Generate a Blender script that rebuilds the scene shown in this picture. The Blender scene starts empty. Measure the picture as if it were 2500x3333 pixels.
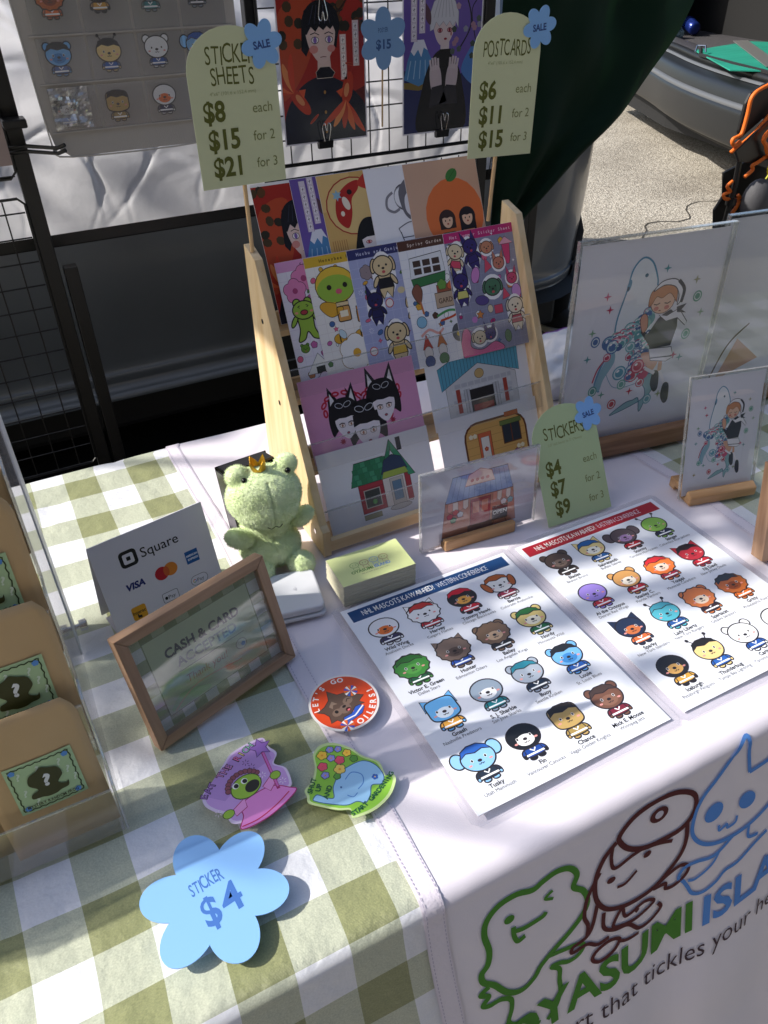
import bpy, bmesh, math, random
from mathutils import Vector, Matrix, noise, Quaternion
random.seed(7)
PI = math.pi
scn = bpy.context.scene
col = scn.collection

# ------------------------------------------------------------------ camera
cam_d = bpy.data.cameras.new('camera'); cam = bpy.data.objects.new('camera', cam_d); col.objects.link(cam)
R0, U0, F0 = Vector((0.889, -0.458, -0.016)), Vector((0.286, 0.526, 0.801)), Vector((0.359, 0.716, -0.598))
F0.normalize(); R0 = (R0 - F0*R0.dot(F0)).normalized(); U0 = R0.cross(F0)
m = Matrix((R0, U0, -F0)).transposed().to_4x4(); m.translation = Vector((-0.153, -0.251, 0.604))
cam.matrix_world = m
cam_d.sensor_fit = 'VERTICAL'; cam_d.sensor_height = 36.0; cam_d.lens = 36.0*2528.9/3333.0
cam_d.clip_start = 0.02; cam_d.clip_end = 500
cam_d.dof.use_dof = False
scn.camera = cam

# ------------------------------------------------------------------ light
SUN = Vector((-0.73, 0.29, 0.62)).normalized()      # towards the sun
w = bpy.data.worlds.new('World'); scn.world = w; w.use_nodes = True
nt = w.node_tree; nt.nodes.clear()
sky = nt.nodes.new('ShaderNodeTexSky'); sky.sky_type = 'NISHITA'; sky.sun_disc = False
sky.dust_density = 2.0; sky.ozone_density = 1.0; sky.air_density = 1.0
sky.sun_elevation = math.asin(SUN.z); sky.sun_rotation = math.atan2(SUN.x, SUN.y)
bg = nt.nodes.new('ShaderNodeBackground'); bg.inputs[1].default_value = 0.145
wo = nt.nodes.new('ShaderNodeOutputWorld'); nt.links.new(sky.outputs[0], bg.inputs[0]); nt.links.new(bg.outputs[0], wo.inputs[0])
sd = bpy.data.lights.new('sun', 'SUN'); sd.energy = 4.1; sd.angle = math.radians(0.53); sd.color = (1.0, 0.945, 0.86)
so = bpy.data.objects.new('sun', sd); col.objects.link(so)
so.rotation_mode = 'QUATERNION'; so.rotation_quaternion = SUN.to_track_quat('Z', 'Y')
scn.view_settings.view_transform = 'Standard'; scn.view_settings.look = 'None'
scn.view_settings.exposure = 0.57; scn.view_settings.gamma = 1.0; scn.view_settings.use_curve_mapping = False
scn.render.engine = 'CYCLES'
scn.cycles.max_bounces = 10; scn.cycles.transparent_max_bounces = 24; scn.cycles.diffuse_bounces = 4
scn.cycles.caustics_reflective = False; scn.cycles.caustics_refractive = False

# ------------------------------------------------------------------ colour / material helpers
def lin(c):
    if isinstance(c, str):
        c = [int(c[i:i+2], 16)/255 for i in (0, 2, 4)]
        c = [(x/12.92 if x <= .04045 else ((x+.055)/1.055)**2.4) for x in c]
    return (c[0], c[1], c[2], 1.0)
MATS = {}
def mat(name, color='808080', rough=.5, metal=0, spec=.5, bump=None, noise_col=None, trans=None, sheen=0, coat=0, aniso=None):
    if name in MATS: return MATS[name]
    M = bpy.data.materials.new(name); M.use_nodes = True; n = M.node_tree.nodes; L = M.node_tree.links
    b = n['Principled BSDF']; b.inputs['Base Color'].default_value = lin(color)
    b.inputs['Roughness'].default_value = rough; b.inputs['Metallic'].default_value = metal
    b.inputs['Specular IOR Level'].default_value = spec
    if sheen: b.inputs['Sheen Weight'].default_value = sheen
    if coat: b.inputs['Coat Weight'].default_value = coat; b.inputs['Coat Roughness'].default_value = .08
    tc = n.new('ShaderNodeTexCoord')
    if noise_col:
        c2, scale, detail = noise_col[:3]; stretch = noise_col[3] if len(noise_col) > 3 else (1, 1, 1)
        mp = n.new('ShaderNodeMapping'); mp.inputs['Scale'].default_value = stretch
        L.new(tc.outputs['Object'], mp.inputs[0])
        t = n.new('ShaderNodeTexNoise'); t.inputs['Scale'].default_value = scale; t.inputs['Detail'].default_value = detail
        L.new(mp.outputs[0], t.inputs['Vector'])
        r = n.new('ShaderNodeValToRGB'); r.color_ramp.elements[0].position = .35; r.color_ramp.elements[1].position = .68
        r.color_ramp.elements[0].color = lin(color); r.color_ramp.elements[1].color = lin(c2)
        L.new(t.outputs['Fac'], r.inputs[0]); L.new(r.outputs[0], b.inputs['Base Color'])
    if bump:
        scale, strength, dist = bump[:3]; stretch = bump[3] if len(bump) > 3 else (1, 1, 1)
        mp = n.new('ShaderNodeMapping'); mp.inputs['Scale'].default_value = stretch
        L.new(tc.outputs['Object'], mp.inputs[0])
        t = n.new('ShaderNodeTexNoise'); t.inputs['Scale'].default_value = scale; t.inputs['Detail'].default_value = 4
        L.new(mp.outputs[0], t.inputs['Vector'])
        bp = n.new('ShaderNodeBump'); bp.inputs['Strength'].default_value = strength; bp.inputs['Distance'].default_value = dist
        L.new(t.outputs['Fac'], bp.inputs['Height']); L.new(bp.outputs[0], b.inputs['Normal'])
    if trans:
        tr = n.new('ShaderNodeBsdfTranslucent'); tr.inputs[0].default_value = lin(trans[0])
        mx = n.new('ShaderNodeMixShader'); mx.inputs[0].default_value = trans[1]
        L.new(b.outputs[0], mx.inputs[1]); L.new(tr.outputs[0], mx.inputs[2]); L.new(mx.outputs[0], n['Material Output'].inputs[0])
    MATS[name] = M
    return M

def clear_mat(name, tint=(.97, .98, .98), rough=.03, base=.06, edge=.75, haze=0.0):
    if name in MATS: return MATS[name]
    M = bpy.data.materials.new(name); M.use_nodes = True; n = M.node_tree.nodes; L = M.node_tree.links
    n.remove(n['Principled BSDF'])
    t = n.new('ShaderNodeBsdfTransparent'); t.inputs[0].default_value = (*tint, 1)
    g = n.new('ShaderNodeBsdfGlossy'); g.inputs['Roughness'].default_value = rough
    lw = n.new('ShaderNodeLayerWeight'); lw.inputs[0].default_value = .5
    mr = n.new('ShaderNodeMapRange'); mr.inputs['To Min'].default_value = base; mr.inputs['To Max'].default_value = edge
    pw = n.new('ShaderNodeMath'); pw.operation = 'POWER'; pw.inputs[1].default_value = 3.5
    L.new(lw.outputs['Facing'], pw.inputs[0]); L.new(pw.outputs[0], mr.inputs['Value'])
    mx = n.new('ShaderNodeMixShader'); L.new(mr.outputs[0], mx.inputs[0]); L.new(t.outputs[0], mx.inputs[1]); L.new(g.outputs[0], mx.inputs[2])
    out = mx
    if haze:
        d = n.new('ShaderNodeBsdfDiffuse'); d.inputs[0].default_value = (.8, .8, .82, 1)
        m2 = n.new('ShaderNodeMixShader'); m2.inputs[0].default_value = haze
        L.new(mx.outputs[0], m2.inputs[1]); L.new(d.outputs[0], m2.inputs[2]); out = m2
    L.new(out.outputs[0], n['Material Output'].inputs[0])
    MATS[name] = M
    return M

def print_mat(name, rough=.5, spec=.4, coat=0):
    if name in MATS: return MATS[name]
    M = bpy.data.materials.new(name); M.use_nodes = True; n = M.node_tree.nodes; L = M.node_tree.links
    b = n['Principled BSDF']; a = n.new('ShaderNodeAttribute'); a.attribute_name = 'Ink'
    L.new(a.outputs['Color'], b.inputs['Base Color'])
    b.inputs['Roughness'].default_value = rough; b.inputs['Specular IOR Level'].default_value = spec
    b.inputs['Coat Weight'].default_value = coat; b.inputs['Coat Roughness'].default_value = .12
    tc = n.new('ShaderNodeTexCoord'); t = n.new('ShaderNodeTexNoise'); t.inputs['Scale'].default_value = 9; t.inputs['Detail'].default_value = 2
    bp = n.new('ShaderNodeBump'); bp.inputs['Strength'].default_value = .25; bp.inputs['Distance'].default_value = .01
    L.new(tc.outputs['Object'], t.inputs['Vector']); L.new(t.outputs['Fac'], bp.inputs['Height']); L.new(bp.outputs[0], b.inputs['Normal'])
    MATS[name] = M
    return M

P_MATTE = print_mat('matte_print', .55, .35)
P_GLOSS = print_mat('glossy_print', .32, .5, .35)
P_CLOTH = print_mat('fabric_ink', .8, .2)

# ------------------------------------------------------------------ objects
def tag(o, label=None, cat=None, group=None, kind=None):
    if label: o['label'] = label
    if cat: o['category'] = cat
    if group: o['group'] = group
    if kind: o['kind'] = kind
    return o
def thing(name, label, cat, M=None, group=None):
    o = bpy.data.objects.new(name, None); o.empty_display_size = .02; col.objects.link(o)
    if M is not None: o.matrix_world = M
    return tag(o, label, cat, group)
def link(name, me, material, parent=None, M=None):
    o = bpy.data.objects.new(name, me); col.objects.link(o)
    if material and not me.materials: me.materials.append(material)
    if parent: o.parent = parent
    if M is not None:
        if parent: o.matrix_local = M
        else: o.matrix_world = M
    return o
def lie(x, y, z=0, rz=0): return Matrix.Translation((x, y, z)) @ Matrix.Rotation(math.radians(rz), 4, 'Z')
def lean(x, y, z=0, th=0, tilt=0):
    """upright card frame: local x along the foot, local y up the card, local z towards the viewer"""
    t, r = math.radians(th), math.radians(tilt)
    u = Vector((math.cos(t), math.sin(t), 0)); v0 = Vector((-math.sin(t), math.cos(t), 0))
    v = v0*math.sin(r) + Vector((0, 0, 1))*math.cos(r); n = u.cross(v)
    M = Matrix((u, v, n)).transposed().to_4x4(); M.translation = Vector((x, y, z)); return M

def smooth(me, flag=True):
    for p in me.polygons: p.use_smooth = flag
    return me
class MB:
    """collects simple shapes in one mesh"""
    def __init__(s): s.bm = bmesh.new()
    def box(s, x0, x1, y0, y1, z0, z1, bev=0, M=None):
        b = bmesh.new(); bmesh.ops.create_cube(b, size=1)
        for v in b.verts: v.co = Vector(((x0+x1)/2+v.co.x*(x1-x0), (y0+y1)/2+v.co.y*(y1-y0), (z0+z1)/2+v.co.z*(z1-z0)))
        if bev: bmesh.ops.bevel(b, geom=b.edges[:], offset=bev, segments=2, affect='EDGES', profile=.5)
        s.add(b, M); return s
    def add(s, b, M=None):
        if M is not None: b.transform(M)
        me = bpy.data.meshes.new('t'); b.to_mesh(me); b.free(); s.bm.from_mesh(me); bpy.data.meshes.remove(me)
    def prism(s, pts, d0, d1, axis='x', bev=0, M=None):
        """polygon in the plane across axis, extruded from d0 to d1"""
        b = bmesh.new(); n = len(pts)
        def P(p, d): return {'x': (d, p[0], p[1]), 'y': (p[0], d, p[1]), 'z': (p[0], p[1], d)}[axis]
        A = [b.verts.new(P(p, d0)) for p in pts]; B = [b.verts.new(P(p, d1)) for p in pts]
        b.faces.new(A); b.faces.new(B[::-1])
        for i in range(n): b.faces.new((A[i], B[i], B[(i+1) % n], A[(i+1) % n]))
        bmesh.ops.recalc_face_normals(b, faces=b.faces[:])
        if bev: bmesh.ops.bevel(b, geom=b.edges[:], offset=bev, segments=2, affect='EDGES', profile=.5)
        s.add(b, M); return s
    def tube(s, pts, r, n=8, closed=False, r1=None, caps=True):
        pts = [Vector(p) for p in pts]; b = bmesh.new(); rings = []; N = len(pts)
        up = None
        for i, p in enumerate(pts):
            a = pts[(i-1) % N] if (closed or i > 0) else p; c = pts[(i+1) % N] if (closed or i < N-1) else p
            d = (c-a).normalized()
            if up is None:
                up = Vector((0, 0, 1)) if abs(d.z) < .9 else Vector((1, 0, 0))
            x = (up - d*up.dot(d)).normalized(); y = d.cross(x); up = x
            rr = r if r1 is None else r+(r1-r)*i/(N-1)
            rings.append([b.verts.new(p+x*math.cos(2*PI*k/n)*rr+y*math.sin(2*PI*k/n)*rr) for k in range(n)])
        for i in range(N if closed else N-1):
            A, B = rings[i], rings[(i+1) % N]
            for k in range(n): b.faces.new((A[k], A[(k+1) % n], B[(k+1) % n], B[k]))
        if caps and not closed: b.faces.new(rings[0][::-1]); b.faces.new(rings[-1])
        s.add(b); return s
    def lathe(s, prof, n=24, M=None):
        b = bmesh.new(); rings = []
        for r, z in prof: rings.append([b.verts.new((r*math.cos(2*PI*k/n), r*math.sin(2*PI*k/n), z)) for k in range(n)])
        for A, B in zip(rings, rings[1:]):
            for k in range(n): b.faces.new((A[k], A[(k+1) % n], B[(k+1) % n], B[k]))
        b.faces.new(rings[0][::-1]); b.faces.new(rings[-1]); s.add(b, M); return s
    def ball(s, c, r, rot=None, sub=3):
        b = bmesh.new(); bmesh.ops.create_icosphere(b, subdivisions=sub, radius=1)
        M = Matrix.Translation(c) @ (rot.to_4x4() if rot else Matrix()) @ Matrix.Diagonal((*((r, r, r) if isinstance(r, (int, float)) else r), 1))
        s.add(b, M); return s
    def done(s, name, material, parent=None, M=None, sm=False):
        me = bpy.data.meshes.new(name); s.bm.to_mesh(me); s.bm.free()
        if sm: smooth(me)
        return link(name, me, material, parent, M)

def catmull(pts, closed=False, k=6):
    N = len(pts); out = []
    if N < 3: return [tuple(p) for p in pts]
    rng = range(N if closed else N-1)
    for i in rng:
        g = lambda j: pts[j % N] if closed else pts[max(0, min(N-1, j))]
        p0, p1, p2, p3 = g(i-1), g(i), g(i+1), g(i+2)
        for q in range(k):
            t = q/k; t2 = t*t; t3 = t2*t
            out.append(tuple(.5*((2*p1[a])+(-p0[a]+p2[a])*t+(2*p0[a]-5*p1[a]+4*p2[a]-p3[a])*t2+(-p0[a]+3*p1[a]-3*p2[a]+p3[a])*t3) for a in range(len(p1))))
    if not closed: out.append(tuple(pts[-1]))
    return out

# ------------------------------------------------------------------ flat artwork (ink layers on paper)
TXT = {}
def text_tris(s, bold=0):
    k = (s, bold)
    if k in TXT: return TXT[k]
    cu = bpy.data.curves.new('t', 'FONT'); cu.body = s; cu.size = 1; cu.resolution_u = 3; cu.offset = bold; cu.fill_mode = 'FRONT'
    o = bpy.data.objects.new('t', cu); col.objects.link(o)
    dg = bpy.context.evaluated_depsgraph_get(); me = o.evaluated_get(dg).to_mesh()
    V = [(v.co.x, v.co.y) for v in me.vertices]; F = [tuple(p.vertices) for p in me.polygons]
    o.evaluated_get(dg).to_mesh_clear(); bpy.data.objects.remove(o); bpy.data.curves.remove(cu)
    xs = [v[0] for v in V] or [0]
    TXT[k] = (V, F, min(xs), max(xs)); return TXT[k]
DZ = 4e-5
class Art:
    def __init__(s, par=None, T=(1, 0, 0, 0, 1, 0), lv=0):
        s.V = par.V if par else []; s.F = par.F if par else []; s.C = par.C if par else []
        s.T = T; s.lv = lv
    def at(s, x, y, sc=1, rot=0, sx=1):
        a, b, c, d, e, f = s.T; r = math.radians(rot); C, S = math.cos(r)*sc, math.sin(r)*sc
        X, Y = a*x+b*y+c, d*x+e*y+f
        return Art(s, (a*C*sx+b*S*sx, -a*S+b*C, X, d*C*sx+e*S*sx, -d*S+e*C, Y), s.lv)
    def _v(s, pts):
        a, b, c, d, e, f = s.T; i0 = len(s.V); z = s.lv*DZ
        s.V += [(a*x+b*y+c, d*x+e*y+f, z) for x, y in pts]; return i0
    def face(s, pts, c):
        i = s._v(pts); s.F.append(tuple(range(i, i+len(pts)))); s.C.append(lin(c))
    def poly(s, pts, c, ol=None, w=.001, sm=False, k=6):
        if sm: pts = catmull(pts, True, k)
        s.lv += 1; s.face(pts, c)
        if ol: s.stroke(pts, w, ol, True)
        return s
    def ell(s, x, y, rx, ry, c, rot=0, n=20, ol=None, w=.001):
        r = math.radians(rot); C, S = math.cos(r), math.sin(r)
        def P(A, B): return [(x+A*math.cos(t)*C-B*math.sin(t)*S, y+A*math.cos(t)*S+B*math.sin(t)*C) for t in [2*PI*k/n for k in range(n)]]
        if ol: s.lv += 1; s.face(P(rx+w/2, ry+w/2), ol); s.lv += 1; s.face(P(rx-w/2, ry-w/2), c)
        else: s.lv += 1; s.face(P(rx, ry), c)
        return s
    def rect(s, x0, y0, x1, y1, c, ol=None, w=.001, r=0):
        if r:
            pts = []
            for cx, cy, a in ((x1-r, y1-r, 0), (x0+r, y1-r, 90), (x0+r, y0+r, 180), (x1-r, y0+r, 270)):
                pts += [(cx+r*math.cos(math.radians(a+q)), cy+r*math.sin(math.radians(a+q))) for q in (0, 22, 45, 68, 90)]
        else: pts = [(x0, y0), (x1, y0), (x1, y1), (x0, y1)]
        return s.poly(pts, c, ol, w)
    def stroke(s, pts, w, c, closed=False, sm=False, taper=False, k=6):
        if sm: pts = catmull(pts, closed, k)
        N = len(pts); L, R = [], []
        for i in range(N):
            a = pts[(i-1) % N] if (closed or i) else pts[0]; b = pts[(i+1) % N] if (closed or i < N-1) else pts[-1]
            dx, dy = b[0]-a[0], b[1]-a[1]; l = math.hypot(dx, dy) or 1; ww = w/2*(1-abs(2*i/(N-1)-1)**2*.85 if taper else 1)
            L.append((pts[i][0]-dy/l*ww, pts[i][1]+dx/l*ww)); R.append((pts[i][0]+dy/l*ww, pts[i][1]-dx/l*ww))
        s.lv += 1; i0 = s._v(L); j0 = s._v(R); cc = lin(c)
        for i in range(N if closed else N-1):
            q = (i+1) % N; s.F.append((i0+i, j0+i, j0+q, i0+q)); s.C.append(cc)
        return s
    def text(s, t, x, y, size, c, al='c', bold=0, sx=1, shear=0, rot=0, width=None):
        V, F, x0, x1 = text_tris(t, bold)
        if width: sx = width/((x1-x0)*size)
        o = {'l': x0, 'c': (x0+x1)/2, 'r': x1}[al]; r = math.radians(rot); C, S = math.cos(r), math.sin(r)
        s.lv += 1; q = []
        for a, b in V:
            X = (a-o)*size*sx+shear*b*size; Y = b*size; q.append((x+X*C-Y*S, y+X*S+Y*C))
        i0 = s._v(q); cc = lin(c)
        for f in F: s.F.append(tuple(i0+i for i in f)); s.C.append(cc)
        return s
    def hand(s, t, x, y, size, c, al='c', bold=.012, sx=.62, rot=0, jit=.06, width=None):
        """hand lettering: letters set one by one with small shifts"""
        ws = []
        for ch in t:
            if ch == ' ': ws.append((.32, None)); continue
            V, F, a, b = text_tris(ch, bold); ws.append((b-a+.11/sx*.62, a))
        if width:
            ws = [(.32, None) if ch == ' ' else (text_tris(ch, bold)[3]-text_tris(ch, bold)[2]+.07, text_tris(ch, bold)[2]) for ch in t]; sx = width/(size*sum(q[0] for q in ws))
        tot = sum(q[0] for q in ws)*size*sx; o = {'l': 0, 'c': -tot/2, 'r': -tot}[al]
        rnd = random.Random(t); r = math.radians(rot)
        for ch, (wd, a) in zip(t, ws):
            if a is not None:
                jy = rnd.uniform(-1, 1)*jit*size; xx = o-a*size*sx
                A = s.at(x+xx*math.cos(r)-jy*math.sin(r), y+xx*math.sin(r)+jy*math.cos(r), 1, rot+rnd.uniform(-4, 4)); V, F, x0, x1 = text_tris(ch, bold)
                A.text(ch, x0*size*sx, 0, size*rnd.uniform(.95, 1.06), c, 'l', bold, sx)
            o += wd*size*sx
        s.lv += 1
        return s
    def star(s, x, y, r, c, n=5, q=.45, rot=90, ol=None, w=.0008):
        pts = []
        for i in range(2*n):
            a = math.radians(rot+180*i/n); R = r if i % 2 == 0 else r*q; pts.append((x+R*math.cos(a), y+R*math.sin(a)))
        return s.poly(pts, c, ol, w)
    def bloom(s, x, y, r, c, n=5, cc=None, ol=None, w=.0008, rot=90, pr=.52):
        for k in range(n):
            a = math.radians(rot+360*k/n); s.lv += 1
            if ol: s.face([(x+r*.55*math.cos(a)+(r*pr+w)*math.cos(t), y+r*.55*math.sin(a)+(r*pr+w)*math.sin(t)) for t in [2*PI*q/14 for q in range(14)]], ol)
        s.lv += 1
        for k in range(n):
            a = math.radians(rot+360*k/n); s.lv += .2
            s.face([(x+r*.55*math.cos(a)+r*pr*math.cos(t), y+r*.55*math.sin(a)+r*pr*math.sin(t)) for t in [2*PI*q/14 for q in range(14)]], c)
        if cc: s.ell(x, y, r*.25, r*.25, cc, n=12)
        return s
    def build(s, name, material, parent, z=0, warp=None, kind=None, thick=.00025, raw=False):
        me = bpy.data.meshes.new(name)
        mz = max([v[2] for v in s.V] or [0]); kz = min(1, thick/mz) if (mz > 0 and not raw) else 1
        V = [(x, y, q*kz+z) for x, y, q in s.V]
        if warp: V = [warp(*v) for v in V]
        F = s.F
        me.from_pydata(V, [], F)
        at = me.color_attributes.new('Ink', 'FLOAT_COLOR', 'CORNER'); buf = []
        for p, c in zip(me.polygons, s.C): buf += list(c)*p.loop_total
        at.data.foreach_set('color', buf)
        # faces must look the same way as the paper
        bm = bmesh.new(); bm.from_mesh(me)
        if not warp:
            for f in bm.faces:
                f.normal_update()
                if f.normal.z < 0: f.normal_flip()
        bmesh.ops.triangulate(bm, faces=[f for f in bm.faces if len(f.verts) > 4])
        bm.to_mesh(me); bm.free()
        return link(name, me, material, parent)
def paper(parent, w, h, t=.0004, color='F4F4F2', name='paper', x0=0, y0=0, rough=.5, r=0, gloss=False):
    m = mat('paper_'+color+('_g' if gloss else ''), color, .3 if gloss else rough, coat=.3 if gloss else 0)
    if r:
        pts = []
        for cx, cy, a in ((x0+w-r, y0+h-r, 0), (x0+r, y0+h-r, 90), (x0+r, y0+r, 180), (x0+w-r, y0+r, 270)):
            pts += [(cx+r*math.cos(math.radians(a+q)), cy+r*math.sin(math.radians(a+q))) for q in (0, 22, 45, 68, 90)]
        return MB().prism(pts, 0, t, 'z').done(name, m, parent)
    return MB().box(x0, x0+w, y0, y0+h, 0, t).done(name, m, parent)
# ================================================================== SETTING
G = -0.74                                           # ground level; table top is z = 0
def nz(x, y, z=0, s=1): return noise.noise(Vector((x*s, y*s, z*s)))
def asphalt():
    M = bpy.data.materials.new('asphalt'); M.use_nodes = True; n = M.node_tree.nodes; L = M.node_tree.links; b = n['Principled BSDF']
    tc = n.new('ShaderNodeTexCoord')
    v = n.new('ShaderNodeTexVoronoi'); v.inputs['Scale'].default_value = 120; v2 = n.new('ShaderNodeTexNoise'); v2.inputs['Scale'].default_value = 1.6; v2.inputs['Detail'].default_value = 6
    L.new(tc.outputs['Object'], v.inputs['Vector']); L.new(tc.outputs['Object'], v2.inputs['Vector'])
    r = n.new('ShaderNodeValToRGB'); e = r.color_ramp.elements; e[0].color = lin('6C675F'); e[1].color = lin('CFC8BA'); e[0].position = .0; e[1].position = 1
    e2 = r.color_ramp.elements.new(.45); e2.color = lin('A39C8F')
    L.new(v.outputs['Color'], r.inputs[0])
    mx = n.new('ShaderNodeMix'); mx.data_type = 'RGBA'; mx.blend_type = 'MULTIPLY'; mx.inputs[0].default_value = .55
    r2 = n.new('ShaderNodeValToRGB'); r2.color_ramp.elements[0].color = (.42, .40, .38, 1); r2.color_ramp.elements[1].color = (1, 1, 1, 1); r2.color_ramp.elements[0].position = .3; r2.color_ramp.elements[1].position = .6
    L.new(v2.outputs['Fac'], r2.inputs[0]); L.new(r.outputs[0], mx.inputs[6]); L.new(r2.outputs[0], mx.inputs[7]); L.new(mx.outputs[2], b.inputs['Base Color'])
    b.inputs['Roughness'].default_value = .9; b.inputs['Specular IOR Level'].default_value = .2
    bp = n.new('ShaderNodeBump'); bp.inputs['Strength'].default_value = .8; bp.inputs['Distance'].default_value = .006
    L.new(v.outputs['Distance'], bp.inputs['Height']); L.new(bp.outputs[0], b.inputs['Normal'])
    return M
ASPH = asphalt()
def ground():
    bm = bmesh.new(); S = 150
    bmesh.ops.create_grid(bm, x_segments=2, y_segments=2, size=S)
    me = bpy.data.meshes.new('ground'); bm.to_mesh(me); bm.free()
    tag(link('ground', me, ASPH, None, Matrix.Translation((0, 0, G))), kind='structure')
    # crack: a narrow sunken ribbon of dark tar
    pts = catmull([(2.35, 2.75), (2.75, 2.95), (2.95, 2.86), (3.2, 3.05), (3.45, 3.02), (3.7, 3.22), (4.1, 3.2), (4.6, 3.5)], k=5)
    random.seed(3); a = Art(); a.stroke([(x+random.uniform(-.03, .03), y+random.uniform(-.02, .02)) for x, y in pts], .009, '4A4339', taper=True)
    o = a.build('ground_crack', mat('tar', '3A352D', .95), None, z=G+.003); tag(o, kind='structure')
ground()

# ---- draped table linen -------------------------------------------------
RR = .016; DEPTH = .762
def cloth_pt(x, v, off=0.0, fold=1.0, seed=0.0, hang=1.0):
    """v: path length from the front edge (v=DEPTH back edge, v<0 front drop)"""
    wr = 0
    wr += .0068*(nz(x*3.1+seed, v*5.2, 1.3)-.35) + .0016*(nz(x*9+seed, v*15, 4.1)-.4)
    wr += .0022*(abs(nz(x*4.5+v*2+seed, v*3.5-x*2, 7.7))*-1)
    wr -= .0016*max(0, 1-abs(nz(x*2.6-v*1.9+seed, v*1.7+x*.8, 9.9))/.05)+.0012*max(0, 1-abs(nz(x*4.1+v*2.9, v*3.1-x*1.8, 5.3))/.06)
    dx = .006*nz(x*4+2.2, v*6+seed, 2.2)
    if v > DEPTH:                                    # back drop
        d = v-DEPTH
        if d < RR*PI/2: a = d/RR; return Vector((x, DEPTH+RR*math.sin(a), -RR+RR*math.cos(a)+off+min(0, wr)*(1-a/2)))
        return Vector((x, DEPTH+RR+off+.012*nz(x*6, 0, seed+9)*min(1, d*5), -RR-(d-RR*PI/2)))
    if v > RR:
        e = min(1, (v-RR)/.03); return Vector((x+dx, v+.009*nz(x*5+seed, v*4, 8.8)*fold*min(1, (v-RR)*12)*min(1, (DEPTH-v)*12), min(-.0006, wr)*e+off-.0006))
    d = RR-v
    if d < RR*PI/2:
        a = d/RR; return Vector((x+dx, RR-(RR+off)*math.sin(a), -RR+(RR+off)*math.cos(a)-.0006))
    h = d-RR*PI/2; k = min(1, h*4)
    y = -off-fold*k*(.022*nz(x*5.5+seed+h, h*.6, 3.3)+.016*nz(x*12+seed+h*1.5, h*.8, 6.6)*(.4+h))+.004*k*nz(x*9, h*9, 1.1)
    y -= .3*h
    return Vector((x+dx, y, -RR-h*.955))
def cloth_mesh(x0, x1, v0, v1, nx, nv, **kw):
    V, F, UV = [], [], []
    for j in range(nv+1):
        v = v0+(v1-v0)*j/nv
        for i in range(nx+1):
            x = x0+(x1-x0)*i/nx; V.append(cloth_pt(x, v, **kw)); UV.append((x, v))
    for j in range(nv):
        for i in range(nx): a = j*(nx+1)+i; F.append((a, a+1, a+nx+2, a+nx+1))
    me = bpy.data.meshes.new('c'); me.from_pydata(V, [], F); uv = me.uv_layers.new(name='UVMap')
    for l in me.loops: uv.data[l.index].uv = UV[l.vertex_index]
    return smooth(me)
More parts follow.
